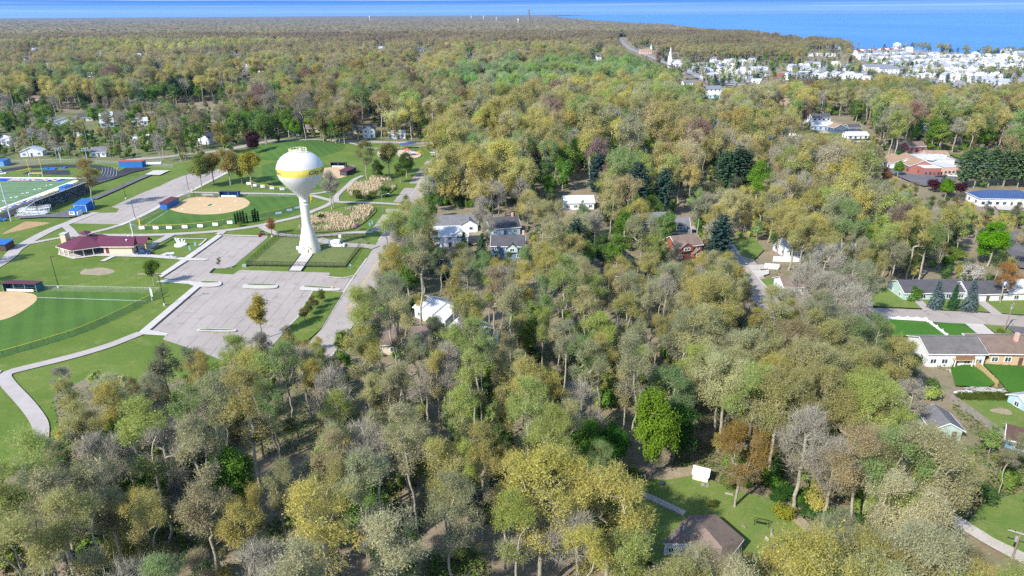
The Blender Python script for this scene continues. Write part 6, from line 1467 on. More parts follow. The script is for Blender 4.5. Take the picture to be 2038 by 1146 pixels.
# red brick building with tan gabled roofs, far right
def red_building():
    c = at(1850, 343); t = empty('brick_hall', (c.x, c.y, .05), 0, 'long red brick building with tan gabled roofs and a flat grey roof behind', 'building')
    def loc(x, y): q = at(x, y); return (q.x - c.x, q.y - c.y)
    def wing(p0, p1, w, hw, rh, wall, roof):
        a, b_ = Vector(loc(*p0)), Vector(loc(*p1)); d = b_ - a; L = d.length; ang = math.atan2(d.y, d.x); m_ = (a + b_) / 2
        sub = empty('wing', (m_.x, m_.y, 0), ang); sub.parent = t
        house('', (0, 0), 0, L, w, hw, rh, wall, roof, wins=(max(3, int(L / 4)), 1), door=False, extra_parent=sub, frame=False, clear=False)
    wing((1772, 326), (1800, 337), 15, 3.4, 2.6, 'white', 'tan'); wing((1798, 328), (1834, 345), 13, 3.8, 3.0, 'redbrick', 'tan')
    a, b_ = Vector(loc(1836, 350)), Vector(loc(1872, 351)); m_ = (a + b_) / 2; sub = empty('wing', (m_.x, m_.y + 5, 0), 0); sub.parent = t
    house('', (0, 0), 0, (b_ - a).length, 10, 4.2, 0.4, 'redbrick', 'white', 'flat', wins=(4, 1), door=True, extra_parent=sub, frame=False, clear=False)
    a, b_ = Vector(loc(1877, 349)), Vector(loc(1912, 350)); m_ = (a + b_) / 2; sub = empty('wing', (m_.x, m_.y + 8, 0), .05); sub.parent = t
    house('', (0, 0), 0, (b_ - a).length, 13, 4.0, .4, WALLS['pink'], 'pale', 'flat', wins=(4, 1), door=False, extra_parent=sub, frame=False, clear=False)
    a, b_ = Vector(loc(1812, 326)), Vector(loc(1885, 332)); m_ = (a + b_) / 2; sub = empty('wing', (m_.x, m_.y, 0), -.03); sub.parent = t
    house('', (0, 0), 0, (b_ - a).length, 16, 4.6, .4, 'white', 'pale', 'flat', wins=(0, 0), door=False, extra_parent=sub, clear=False)
    for k in range(22): q = loc(rng.uniform(1820, 1880), rng.uniform(324, 336)); MB().box((q[0], q[1], 5.0), (rng.uniform(.8, 2.2), rng.uniform(.8, 1.6), rng.uniform(.5, 1.2)), rng.uniform(-.3, .3)).build('roof_unit', ALU, t)
    a, b_ = Vector(loc(1834, 318)), Vector(loc(1877, 318)); m_ = (a + b_) / 2; sub = empty('wing', (m_.x, m_.y, 0), 0); sub.parent = t
    house('', (0, 0), 0, (b_ - a).length, 8, 3.6, 1.8, 'pink', 'tan', wins=(8, 1), door=False, extra_parent=sub, frame=False, clear=False)
    FOOT.append((c.x, c.y, 26)); q = at(1800, 335); FOOT.append((q.x, q.y, 15)); q = at(1900, 345); FOOT.append((q.x, q.y, 14))
red_building()
house('white walled building with a blue slate roof behind the dark pines', hat(1990, 405), -.08, 24, 11, 3.6, 2.6, 'white', 'blue', 'hip', wins=(8, 2), name='school_hall', cat='building', frame=False)
house('brick red house at the end of the shaded car park', hat(1815, 300), .2, 11, 8, 3.4, 2.2, 'redbrick', 'brown', wins=(3, 2), frame=False)
for (x, y, L, D, h, rh, w, r, ax, fl, lab) in ((1561, 268, 22, 10, 3.0, 2.0, 'white', 'dark', 'x', 1, 'long low white house with dark roof beside the side street bend'), (1628, 247, 14, 9, 5.4, 2.4, 'white', 'dark', 'x', 2, 'two storey white house with dark roof above the pale blue one'), (1632, 257, 16, 9, 3.2, 2.0, 'paleblue', 'pale', 'x', 1, 'pale blue house with grey roof on the side street'), (1665, 262, 9, 9, 3.4, 2.4, 'slate', 'tan', 'y', 1, 'dark blue gabled house with tan roof on the side street'), (1701, 276, 14, 8, 3.0, 1.8, 'white', 'pale', 'x', 1, 'white house with pale roof at the end of the side street'), (1695, 261, 9, 7, 3.0, 2, 'slate', 'dark', 'x', 1, 'dark house right of the tan roofed gable'),
    (1530, 245, 8, 8, 5, 2.4, 'white', 'grey', 'y', 2, 'white gable glimpsed by the tall trunk on the side street'), (1563, 233, 9, 9, 5, 2.6, 'cream', 'dark', 'y', 2, 'cream gabled house beside the dark conifers'), (1550, 209, 22, 9, 5, 1.2, 'pink', 'tan', 'x', 2, 'pale pink building in the trees below the town street'), (1846, 258, 11, 8, 3, 2, 'paleblue', 'pale', 'x', 1, 'pale blue roofed house alone among olive trees')):
    house(lab, hat(x, y), .05, L, D, h, rh, w, r, axis=ax, floors=fl, wins=(4, 2), frame=False)
for i, (x, y, lab) in enumerate(((935, 235, 'white house with long pale roof in the middle of the woods'), (765, 135, 'grey roofed houses corner glimpsed among brown trees'), (1005, 192, 'small white house deep in the wood left of the town'), (1060, 235, 'white house under bright green trees in the middle wood'), (862, 178, 'white house by the dark conifers in the far wood'), (980, 270, 'pale house beside the cross street in the wood'), (475, 160, 'white shed roofs below the transmission line'), (185, 152, 'long pale roofed workshop left of the transmission line'), (160, 156, 'white workshop beside the long pale roofed one'), (108, 158, 'white barn close to the nearest steel pole'), (80, 174, 'small white house below the nearest steel pole'), (215, 127, 'dark roofed barn beside the second steel pole'), (590, 178, 'white house left of the dark pine group'), (370, 130, 'white house in the clearing under the far wires'), (570, 137, 'white roofed shed right of the long white hall'))):
    house(lab, hat(x, y), rng.uniform(-.3, .4), rng.uniform(10, 18), 9, 3.4, 2.3, rng.choice(['white', 'white', 'cream']), rng.choice(['white', 'pale', 'grey', 'white']), wins=(3, 1), frame=False)
house('long low white hall below the transmission line', hat(497, 143), -.02, 66, 20, 6, 5, 'white', 'white', 'gable', wins=(8, 2), name='warehouse', cat='warehouse', frame=False)

GAPS = []
for i in range(44):
    x, y = (rng.uniform(20, 1000), rng.uniform(98, 255)) if i < 26 else (rng.uniform(1000, 1560), rng.uniform(100, 330))
    if 180 < y < 300 and 330 < x < 900: y -= 90
    p = at(x, y); k = y / 250
    house('small pale house showing through the far woods', (p.x, p.y), rng.uniform(-.4, .5), rng.uniform(9, 15), 8, 3.4, 2.4, rng.choice(['white', 'white', 'cream', 'paleblue']), rng.choice(['pale', 'grey', 'white', 'dark', 'brown']), wins=(3, 1), frame=False, door=False, trim=False, name='wood_house', group='small pale houses in the far woods')
    GAPS.append([(x - 9 - 6 * k, y - 4 - 5 * k), (x + 9 + 6 * k, y - 4 - 5 * k), (x + 9 + 6 * k, y + 1), (x - 9 - 6 * k, y + 1)])
# ------------------------------------------------------------------ town
p = at(1332, 135); t = empty('church', (p.x, p.y, 0), .05, 'white church with a tall white steeple beside the town street', 'church'); FOOT.append((p.x, p.y, 14))
b = MB(); b.box((0, 0, 8), (5, 5, 16)); b.build('tower', WALLS['white'], t); b = MB(); b.cyl((0, 0, 16), (0, 0, 31), 2.6, .08, n=8); b.build('spire', paint('white_spire', (.8, .8, .8), .5), t)
sub = empty('nave', (12, 3, 0), 0); sub.parent = t; house('', (0, 0), 0, 20, 11, 6, 4, 'white', 'pale', wins=(5, 1), door=False, extra_parent=sub, frame=False, clear=False)
house('pink brick church hall with tan roof on the far side of the town street', hat(1284, 108), .1, 24, 12, 7, 3.5, 'pink', 'tan', wins=(5, 2), floors=2, name='church_hall', cat='building', frame=False)
p = at(1295, 106); tt = empty('bell_turret', (p.x, p.y, 0), 0, 'slim white bell turret with a green spire beside the pink church hall', 'turret'); MB().box((0, 0, 7), (3, 3, 14)).build('tower', WALLS['white'], tt); MB().cyl((0, 0, 14), (0, 0, 20), 1.6, .1, n=8).build('spire', paint('copper_green', (.25, .48, .42), .6), tt)
NTOWN = [0]
def town_house(x, y, L, D, h, rh, rz, wall, roof, axis, lab, group, style='gable', wins=2):
    p = at(x, y)
    t = house(lab, (p.x, p.y), rz, L, D, h, rh, wall, roof, style, axis, wins=(wins, 1 if wins else 0), floors=2 if h > 4.5 else 1, door=False, frame=False, trim=False, name='town_building' if style == 'flat' else 'town_house', cat='building' if style == 'flat' else 'house', group=group, clear=False)
    FOOT.append((p.x, p.y, max(L, D) * .5 + 1)); return t
def rowhouses(p0, p1, n, wall, roofs, lab, group, h=6.5, rh=3.0, D=10, axis='y'):
    a, b_ = at(*p0), at(*p1); d = (b_ - a); w = d.length / n; ang = math.atan2(d.y, d.x)
    for k in range(n):
        q = a + d * ((k + .5) / n)
        house(f'{lab}, {NTH(k)} along', (q.x, q.y + rng.uniform(-.8, .8)), ang, w * .94, D, h * rng.uniform(.92, 1.1), rh * rng.uniform(.85, 1.2), wall, roofs[k % len(roofs)], 'gable', axis if k % 3 else 'x', wins=(2, 0), floors=2, door=False, frame=False, trim=False, name='townhouse', cat='townhouse', group=group, clear=False)
        FOOT.append((q.x, q.y, w * .6))
def NTH(k):
    return (['first', 'second', 'third', 'fourth', 'fifth', 'sixth', 'seventh', 'eighth', 'ninth', 'tenth', 'eleventh', 'twelfth', 'thirteenth', 'fourteenth', 'fifteenth', 'sixteenth', 'seventeenth', 'eighteenth', 'nineteenth', 'twentieth'])[k]
PW = paint('bright_white_wall', (.66, .655, .645), .6, .08)
TR = {'white': shingles('bright_town_roof', (.60, .60, .61), .15), 'pale': shingles('pale_town_roof', (.34, .36, .39), .2), 'grey': shingles('grey_town_roof', (.19, .20, .22), .2), 'red': ROOFS['red']}
for (a_, b_, n_, rf, lab, g, h_) in (((1700, 112), (1797, 106), 12, ('red', 'white'), 'red roofed row along the lakeside trees', 'red roofed townhouse row', 8.5), ((1706, 119), (1800, 114), 12, ('white', 'pale'), 'row right below the red roofed row', 'second townhouse row', 7), ((1738, 126), (1858, 120), 14, ('pale', 'white', 'white'), 'row sloping past the dark shop', 'upper white townhouse row', 7), ((1762, 133), (1812, 130), 6, ('white', 'grey'), 'short row beside the dark shop', 'short townhouse row', 7), ((1822, 131), (1985, 126), 18, ('white', 'pale', 'white'), 'long row below the lakeside trees', 'long white townhouse row', 7), ((1862, 121), (1990, 119), 14, ('white', 'white', 'pale'), 'highest row under the lakeside trees', 'highest townhouse row', 7), ((1835, 137), (2050, 133), 20, ('pale', 'white', 'white'), 'longest row in the middle of the estate', 'longest townhouse row', 7), ((1812, 144), (1940, 142), 13, ('pale', 'pale', 'grey'), 'grey roofed row beside the dark shop', 'grey roofed townhouse row', 7.5), ((1950, 140), (2055, 142), 11, ('white', 'pale'), 'row above the blue awning', 'edge townhouse row', 7.5), ((1845, 150), (1945, 150), 10, ('white', 'pale', 'white'), 'row above the tall blue windowed house', 'lower townhouse row', 7), ((1890, 157), (1995, 162), 11, ('white', 'pale', 'white'), 'lowest row in front of the woods', 'lowest townhouse row', 7), ((1990, 121), (2060, 124), 6, ('white', 'grey'), 'tall lakefront row at the frame edge', 'lakefront houses', 9.5)):
    rowhouses(a_, b_, n_, PW, [TR[q] for q in rf], 'white townhouse in the ' + lab, g, h_, 3, 11)
LT = [(1646, 112, 26, 14, 5, 'flat', 'long flat white building at the edge of the lakeside wood'), (1625, 110, 18, 12, 4, 'flat', 'pale flat roofed hall left of the long flat white building'), (1610, 112, 14, 12, 4.5, 'flat', 'small flat white hall at the lakeside wood, nearest the town'), (1742, 141, 36, 14, 6.5, 'gable', 'long white gabled apartment block behind the purple leaved trees'), (1765, 146, 26, 14, 6.5, 'gable', 'second long white apartment block stepping down from the first'), (1690, 152, 30, 10, 4, 'flat', 'white shop row with a red fascia below the apartment blocks'), (1725, 158, 26, 10, 4, 'flat', 'white flat shop row right of the red fascia shops'), (1662, 134, 12, 10, 6, 'gable', 'white gabled house standing above the shop row'), (1580, 152, 30, 12, 5, 'flat', 'long flat white block below the pointed white gables'), (1608, 150, 26, 12, 5, 'flat', 'flat white block with orange end wall by the conifers'), (1575, 141, 11, 10, 6.5, 'gable', 'white gabled house with grey roof above the long flat block'), (1608, 136, 9, 10, 8, 'gable', 'tall narrow white gable behind the flat white blocks'), (1500, 142, 36, 14, 6, 'flat', 'big white shop with two dark windows in the town centre'), (1478, 146, 20, 12, 5, 'flat', 'white shop with a red sign left of the big white shop'), (1452, 138, 14, 12, 6, 'gable', 'white gabled shop in the middle of the town'), (1440, 146, 20, 12, 5, 'flat', 'white shop with red awnings in the town centre'), (1424, 142, 16, 12, 5.5, 'flat', 'white shop beside the town street with a parapet'), (1412, 150, 22, 12, 4.5, 'flat', 'long pale blue roofed arcade at the town square'), (1436, 156, 30, 10, 4, 'flat', 'white arcade with a dark window row on the town square'), (1466, 158, 22, 10, 5, 'flat', 'white and cream shop on the right of the town square'), (1370, 137, 26, 9, 4, 'flat', 'long white building right of the church'), (1396, 140, 16, 10, 5, 'flat', 'small white shop between church and town centre'), (1345, 128, 14, 9, 4.5, 'gable', 'white house behind the church roof'), (1448, 130, 13, 10, 7, 'gable', 'tall white house at the back of the town centre'), (1478, 130, 14, 10, 7, 'gable', 'grey roofed white house at the back of the town centre'), (1495, 128, 10, 9, 7, 'gable', 'white house with a pointed gable behind the big white shop'), (1427, 132, 12, 9, 6, 'gable', 'white cottage at the back left of the town centre'), (1415, 186, 18, 12, 5, 'gable', 'white house with twin roofs in front of the town square'), (1235, 104, 22, 10, 4, 'flat', 'flat white motel left of the town street'), (1228, 110, 16, 10, 4, 'gable', 'white house beside the flat motel left of the town street'), (1268, 124, 18, 10, 4.5, 'gable', 'white house on the near side of the town street'), (1275, 131, 12, 9, 4, 'gable', 'small white cabin below the town street'), (1354, 96, 9, 8, 5, 'gable', 'white house alone in the wood above the church'), (1431, 96, 10, 8, 5, 'gable', 'white house in the wood below the lake point'), (1476, 97, 9, 8, 5, 'gable', 'white house in the wood right of the lake point'), (1572, 80, 10, 9, 7, 'gable', 'white lakeside house on the wooded bluff'), (1586, 100, 14, 9, 5, 'gable', 'white house in the trees above the flat halls'), (1560, 104, 12, 9, 5, 'gable', 'white house in the trees left of the flat halls'), (1676, 99, 12, 10, 9, 'gable', 'tall white house left of the red roofed row'), (1784, 97, 13, 11, 11, 'gable', 'tall white lakeside house above the red roofed row'), (1808, 104, 12, 10, 8, 'gable', 'white lakeside house right of the red roofed row'), (1858, 110, 16, 10, 5, 'flat', 'low white lakeside house with grey terrace'), (1940, 112, 12, 10, 5, 'gable', 'white lakeside house under the shore trees'), (1960, 120, 14, 10, 8, 'gable', 'white three gabled house on the shore, right of the bluff trees'), (2000, 112, 14, 12, 11, 'gable', 'tall white shore house with steep gables near the frame edge'), (2025, 116, 16, 12, 10, 'gable', 'white shore house with grey roof at the frame edge'), (1812, 158, 24, 12, 5, 'flat', 'white flat building below the dark shop'), (1840, 155, 16, 12, 5, 'flat', 'white store with dark doors left of the tall blue windows'), (1884, 164, 13, 11, 9, 'gable', 'tall white house with blue windows at the wood edge'), (1912, 160, 10, 8, 4.5, 'gable', 'white cabin with a purple wall at the wood edge'), (1950, 165, 26, 10, 4, 'gable', 'long white motel roof at the wood edge'), (1985, 169, 22, 10, 4, 'gable', 'white motel wing at the wood edge near the frame border')]
for i, (x, y, L, D, h, st, lab) in enumerate(LT):
    town_house(x, y, L, D, h, 3.0 if st == 'gable' else .5, rng.uniform(-.12, .18), PW if rng.random() < .85 else WALLS['cream'], TR[rng.choice(['white', 'white', 'pale', 'pale', 'grey'])], 'y' if (i % 3 == 0 and L < 16) else 'x', lab, None, st, 4 if L > 15 else 2)
for i in range(46):
    a_, b_ = (rng.uniform(1395, 1530), rng.uniform(124, 160)) if i < 26 else (rng.uniform(1570, 1700), rng.uniform(134, 162))
    p = at(a_, b_)
    if min((p.x - fx) ** 2 + (p.y - fy) ** 2 - (fr + 4) ** 2 for fx, fy, fr in FOOT) < 0: continue
    town_house(a_, b_, rng.uniform(9, 17), rng.uniform(8, 11), rng.uniform(4, 6.5), 2.6, rng.uniform(-.15, .2), PW, TR[rng.choice(['white', 'white', 'pale', 'grey'])], rng.choice('xy'), f'small white {"shop" if i < 26 else "house"} among the {"town centre" if i < 26 else "conifer side"} buildings, {ordn[i % 12]} of its {"front" if b_ > 145 else "back"} cluster', 'small white town buildings', 'gable', 2)
house('dark roofed shop between the apartment blocks and the townhouse rows', hat(1800, 142), .1, 22, 12, 4.5, 2.0, 'slate', 'brown', wins=(4, 1), name='town_building', cat='building', frame=False)
house('orange brick shop at the end of the flat white block', hat(1550, 153), .1, 16, 10, 5, .5, 'redbrick', 'tan', 'flat', wins=(3, 1), name='town_building', cat='building', frame=False)
p = at(1953, 153); t = empty('awning', (p.x, p.y, 0), .05, 'bright blue awning roof among the white townhouses', 'awning'); b = MB(); [b.cyl((x, y, 0), (x, y, 4), .15, n=5) for x in (-7, 0, 7) for y in (-3, 3)]; b.build('posts', WHITE, t); MB().box((0, 0, 4.3), (15, 7, .6)).build('canopy', BLUE, t)
CC = [paint('town_car_red', (.35, .03, .03), .3), paint('town_car_blue', (.04, .10, .28), .3), paint('town_car_grey', (.25, .26, .28), .3), BCAR, WCAR]
tm = None
TC = [(1402, 166), (1410, 166.5), (1420, 167), (1432, 165), (1442, 164), (1447, 174), (1455, 175), (1461, 174), (1318, 128), (1332, 135), (1345, 140), (1268, 104), (1306, 118), (1470, 164), (1360, 146), (1290, 110)]
base = None
for i, (x, y) in enumerate(TC):
    p = at(x, y, .1); lab = f'tiny {("red", "blue", "grey", "black", "white")[i % 5]} car ' + ('parked on the town square' if i < 8 or i == 13 else 'on the town street') + f', {NTH(i)} counting the square first then the street'
    b = MB(); b.box((0, 0, .65), (4.3, 1.8, .6)); b.build
    t = empty('town_car', (p.x, p.y, p.z), rng.uniform(-.4, .4), lab, 'car', 'cars in the town')
    bb = MB(); bb.add([(-2.15, -.9, .3), (2.15, -.9, .3), (2.15, .9, .3), (-2.15, .9, .3), (-2.15, -.88, .9), (2.1, -.88, .8), (2.1, .88, .8), (-2.15, .88, .9)], [(4, 5, 6, 7), (0, 1, 5, 4), (1, 2, 6, 5), (2, 3, 7, 6), (3, 0, 4, 7)]); bb.build('body', CC[i % 5], t)
    bb = MB(); bb.add([(-1.7, -.8, .88), (1.1, -.8, .85), (1.1, .8, .85), (-1.7, .8, .88), (-1.2, -.68, 1.42), (.4, -.68, 1.42), (.4, .68, 1.42), (-1.2, .68, 1.42)], [(4, 5, 6, 7), (0, 1, 5, 4), (1, 2, 6, 5), (2, 3, 7, 6), (3, 0, 4, 7)]); bb.build('windows', GLASS, t)
    for x_ in (-1.35, 1.35):
        for y_ in (-.85, .85): MB().cyl((x_, y_ - .1, .32), (x_, y_ + .1, .32), .32, n=8).build('wheel', BLACK, t)
# horizon landmarks
def far(px_, py_, dist):
    p = at(px_, py_ + 0, 0); d = Vector((CF + CR * ((px_ - 1019) / FPX) - CU * ((600 - 573) / FPX)).to_tuple()); d.z = 0; d.normalize(); return d * dist
q = far(1050, 30, 8500); t = empty('smokestack', (q.x, q.y, 0), 0, 'tall brown tower rising above the wooded horizon', 'tower')
MB().cyl((0, 0, 0), (0, 0, 112), 12, 10, n=16).build('shaft', paint('brown_tower', (.22, .17, .13), .8), t); MB().cyl((0, 0, 112), (0, 0, 122), 13, 12, n=16).build('crown_ring', paint('brown_tower', (.22, .17, .13), .8), t)
for i, (x, d_, hh, lab) in enumerate(((995, 7600, 62, 'dark headed water tower on the horizon left of the brown tower'), (1032, 5200, 42, 'small white ball water tower just below the horizon near the brown tower'), (973, 8600, 56, 'pale water tower on the horizon farther left of the brown tower'), (952, 9000, 52, 'white horizon water tower between the pale one and the tree line'), (779, 8000, 60, 'lone white water tower on the horizon above the straight far road'))):
    q = far(x, 30, d_); t = empty('far_water_tower', (q.x, q.y, 0), 0, lab, 'water tower', 'water towers on the horizon')
    MB().cyl((0, 0, 0), (0, 0, hh - 8), 2.2, 1.6, n=10).build('pedestal', WHITE, t); b = MB(); b.smooth = True; b.lathe([(2.4, hh - 8), (4, hh - 4), (5, hh), (4, hh + 3), (2, hh + 4), (.01, hh + 5)], 20); b.build('bowl', WHITE if i else paint('dark_bowl', (.12, .2, .22), .5), t)
# ------------------------------------------------------------------ woods
def pin(polys, X, Y):
    """mask of points inside any of the polygons"""
    X = np.asarray(X, float); Y = np.asarray(Y, float); out = np.zeros(X.shape, bool)
    for P in polys:
        xs = np.array([p[0] for p in P]); ys = np.array([p[1] for p in P])
        bb = (X >= xs.min()) & (X <= xs.max()) & (Y >= ys.min()) & (Y <= ys.max()) & ~out
        if not bb.any(): continue
        x, y = X[bb], Y[bb]; ins = np.zeros(x.shape, bool); n = len(P)
        for i in range(n):
            x0, y0, x1, y1 = xs[i], ys[i], xs[(i + 1) % n], ys[(i + 1) % n]
            if y0 == y1: continue
            c = ((y0 > y) != (y1 > y)) & (x < (x1 - x0) * (y - y0) / (y1 - y0) + x0); ins ^= c
        out[np.flatnonzero(bb)[ins] if out.ndim == 1 else bb] |= True if out.ndim == 1 else ins
    return out
# clearings one can see into from the air: crowns may not close over them
OPEN = [
    [(-330, 326), (130, 318), (240, 320), (330, 328), (395, 318), (470, 300), (560, 283), (880, 286), (850, 330), (824, 385), (790, 430), (766, 478), (738, 560), (698, 610), (664, 650), (640, 668), (560, 672), (500, 690), (440, 705), (400, 720), (330, 730), (262, 745), (200, 705), (120, 728), (80, 752), (110, 850), (95, 893), (30, 905), (0, 935), (-60, 985), (-330, 1060)],
    [(1742, 614), (1738, 588), (1795, 577), (1850, 600), (1940, 590), (1962, 600), (2050, 608), (2050, 760), (1990, 764), (1955, 745), (1930, 738), (1838, 726), (1824, 694), (1775, 645)],
    [(1897, 740), (1990, 764), (2050, 785), (2050, 896), (2000, 880), (1896, 800)],
    [(1428, 484), (1452, 474), (1496, 478), (1500, 512), (1470, 520)], [(1490, 530), (1535, 528), (1556, 572), (1532, 596), (1545, 608), (1498, 606)],
    [(864, 414), (950, 412), (958, 470), (944, 490), (870, 484)], [(978, 456), (1046, 456), (1046, 498), (986, 502)], [(1322, 424), (1366, 424), (1384, 462), (1382, 506), (1340, 506), (1330, 470)],
    [(1296, 440), (1322, 440), (1322, 462), (1300, 462)], [(1184, 506), (1262, 502), (1264, 534), (1195, 532)], [(1126, 370), (1182, 368), (1182, 408), (1150, 396)],
    [(1215, 968), (1290, 950), (1372, 922), (1422, 926), (1426, 962), (1470, 985), (1500, 983), (1590, 1012), (1612, 1060), (1640, 1098), (1545, 1114), (1500, 1100), (1476, 1080), (1440, 1050), (1400, 1060), (1330, 1108), (1312, 1098), (1262, 1050), (1245, 1000)],
    [(1930, 1058), (1965, 1018), (2050, 985), (2050, 1150), (2000, 1120)],
    [(1754, 334), (1800, 303), (1890, 302), (1962, 322), (1996, 334), (1994, 345), (1900, 352), (1842, 374), (1776, 362)], [(1944, 376), (2050, 378), (2050, 410), (1950, 408)], [(2008, 462), (2050, 470), (2050, 545), (2020, 520)],
    [(1538, 252), (1584, 252), (1584, 266), (1538, 266)], [(1612, 230), (1690, 232), (1735, 268), (1735, 278), (1660, 276), (1612, 254)],
    [(1337, 104), (1328, 135), (1420, 122), (1560, 126), (1640, 128), (1720, 138), (1738, 158), (1640, 160), (1540, 164), (1470, 170), (1415, 182), (1376, 148)], [(1690, 100), (1800, 92), (1812, 112), (2060, 112), (2060, 160), (1990, 172), (1900, 168), (1800, 152), (1735, 138)],
    [(1570, 136), (1620, 132), (1630, 156), (1572, 156)], [(1600, 104), (1680, 104), (1680, 118), (1600, 117)], [(1666, 146), (1740, 148), (1740, 162), (1666, 158)], [(1735, 134), (1800, 140), (1800, 152), (1735, 146)],
    [(1228, 75), (1245, 74), (1262, 98), (1300, 112), (1336, 128), (1330, 136), (1285, 116), (1250, 106)], [(1272, 94), (1300, 94), (1300, 108), (1275, 108)],
    [(406, 264), (436, 262), (438, 288), (406, 288)], [(726, 246), (750, 246), (750, 274), (728, 274)], [(108, 232), (186, 226), (188, 252), (112, 254)], [(462, 134), (534, 134), (534, 143), (462, 143)], [(52, 296), (86, 294), (86, 312), (52, 312)], [(192, 294), (212, 294), (212, 312), (192, 312)],
    [(855, 596), (890, 594), (905, 620), (875, 632)],
    [(2, 262), (40, 272), (40, 284), (10, 284)], [(1843, 244), (1860, 244), (1860, 258), (1843, 258)], [(150, 146), (205, 146), (205, 156), (150, 156)],
    [(1838, 540), (1872, 538), (1872, 580), (1838, 580)], [(1846, 672), (1890, 672), (1890, 700), (1846, 700)],
    [(925, 228), (946, 228), (946, 236), (925, 236)], [(1100, 436), (1130, 436), (1130, 448), (1100, 448)],
]
OPEN += GAPS
# roofs and single trees the photograph shows free of the crowns in front of them
STRICT = [[(976, 457), (1046, 457), (1046, 500), (986, 504)], [(1322, 426), (1366, 426), (1384, 462), (1382, 508), (1345, 508), (1332, 470)], [(1298, 444), (1322, 444), (1322, 462), (1300, 462)], [(1186, 508), (1262, 504), (1264, 532), (1195, 530)], [(1124, 372), (1182, 370), (1182, 406), (1148, 396)],
    [(1758, 332), (1800, 304), (1890, 304), (1962, 324), (1994, 336), (1994, 344), (1900, 350), (1842, 366), (1776, 356)], [(1946, 378), (2050, 380), (2050, 408), (1952, 406)], [(1230, 76), (1243, 76), (1262, 98), (1300, 110), (1370, 138), (1420, 168), (1400, 170), (1340, 140), (1285, 116), (1250, 104)], [(1540, 254), (1582, 254), (1582, 266), (1540, 266)], [(1614, 234), (1690, 236), (1730, 268), (1730, 276), (1660, 274), (1616, 254)],
    [(1406, 300), (1520, 296), (1522, 372), (1408, 368)], [(1936, 470), (1994, 468), (1996, 522), (1940, 522)], [(1076, 340), (1118, 340), (1118, 382), (1078, 384)], [(1845, 366), (1920, 366), (1920, 390), (1845, 390)], [(1908, 342), (2040, 342), (2040, 376), (1908, 376)], [(1950, 546), (2024, 542), (2024, 600), (1955, 600)], [(340, 158), (438, 158), (438, 205), (345, 208)], [(1392, 806), (1505, 806), (1505, 985), (1400, 985)], [(1532, 800), (1600, 800), (1592, 1000), (1560, 1000)], [(1250, 800), (1335, 800), (1335, 940), (1260, 940)], [(1842, 832), (1890, 828), (1888, 848), (1844, 850)], [(1990, 1066), (2036, 1060), (2010, 1150), (1985, 1150)]]
SMAX = [max(p[1] for p in q) for q in STRICT]
def value_noise(x, y, s, seed):
    r = np.random.default_rng(seed); T = r.random((64, 64)); u = x / s + 1000; v = y / s + 1000
    i = np.floor(u).astype(int); j = np.floor(v).astype(int); f = u - i; g = v - j; f = f * f * (3 - 2 * f); g = g * g * (3 - 2 * g)
    a = T[i % 64, j % 64]; b = T[(i + 1) % 64, j % 64]; c = T[i % 64, (j + 1) % 64]; d = T[(i + 1) % 64, (j + 1) % 64]
    return a * (1 - f) * (1 - g) + b * f * (1 - g) + c * (1 - f) * g + d * f * g

# candidate positions: jittered rows, spacing widening with distance
cx = []; cy = []
y = 52.0; row = 0
while y < 2750:
    sp = 8.2 if y < 220 else (9.6 if y < 320 else (11.8 if y < 1300 else 13.0))
    w = y * .80 + 45
    n = int(2 * w / sp); xs = -w + sp * (np.arange(n) + (.5 if row % 2 else 0)) + nrg.uniform(-.38, .38, n) * sp
    cx.append(xs); cy.append(np.full(n, y) + nrg.uniform(-.38, .38, n) * sp); y += sp * .88; row += 1
CX = np.concatenate(cx); CY = np.concatenate(cy)
bad = pin(CLEAR, CX, CY) | pin([LK], CX, CY)
for fx, fy, fr in FOOT: bad |= (CX - fx) ** 2 + (CY - fy) ** 2 < fr * fr
CX, CY = CX[~bad], CY[~bad]
SIZ = nrg.uniform(.78, 1.16, len(CX)) * (.9 + .25 * value_noise(CX, CY, 60, 3))
SIZ = SIZ * (1 + .24 * np.clip((np.hypot(CX, CY) - 240) / 140, 0, 1) - .26 * np.clip((np.hypot(CX, CY) - 1000) / 500, 0, 1))
def blocked(X, Y, H, r, cb):
    """would a crown at X, Y close over something that must stay open?"""
    bad = np.zeros(len(X), bool); hor = np.hypot(X, Y); ux, uy = Y / hor, -X / hor
    for lat, z in ((0, 0), (0, H * .98), (0, (H + cb) / 2), (-.5, (H + cb) / 2), (.5, (H + cb) / 2), (-.35, H * .86), (.35, H * .86), (0, cb)):
        P = np.stack([X + ux * r * lat, Y + uy * r * lat, np.broadcast_to(z, X.shape)], 1); u, v = proj(P)
        bad |= pin(OPEN, u, v)
    vg = proj(np.stack([X, Y, 0 * X], 1))[1]
    for lat in (-.95, -.65, -.3, 0, .3, .65, .95):
        for fz in (.05, .4, .75, 1.0):
            if abs(lat) > .7 and fz > .8: continue
            P = np.stack([X + ux * r * lat, Y + uy * r * lat, cb + (H - cb) * fz + 0 * X], 1); u, v = proj(P)
            for q, top in zip(STRICT, SMAX): bad |= pin([q], u, v) & (vg > top - 2)
    return bad
HT = 21.5 * SIZ; RT = 6.8 * SIZ
bl = blocked(CX, CY, HT, RT, HT * .36)
for f in (.78, .6):         # a lower tree may still fit where a full one does not
    j = np.flatnonzero(bl); ok = ~blocked(CX[j], CY[j], HT[j] * f, RT[j] * f, HT[j] * .36 * f); SIZ[j[ok]] *= f; bl[j[ok]] = False
HT = 21.5 * SIZ
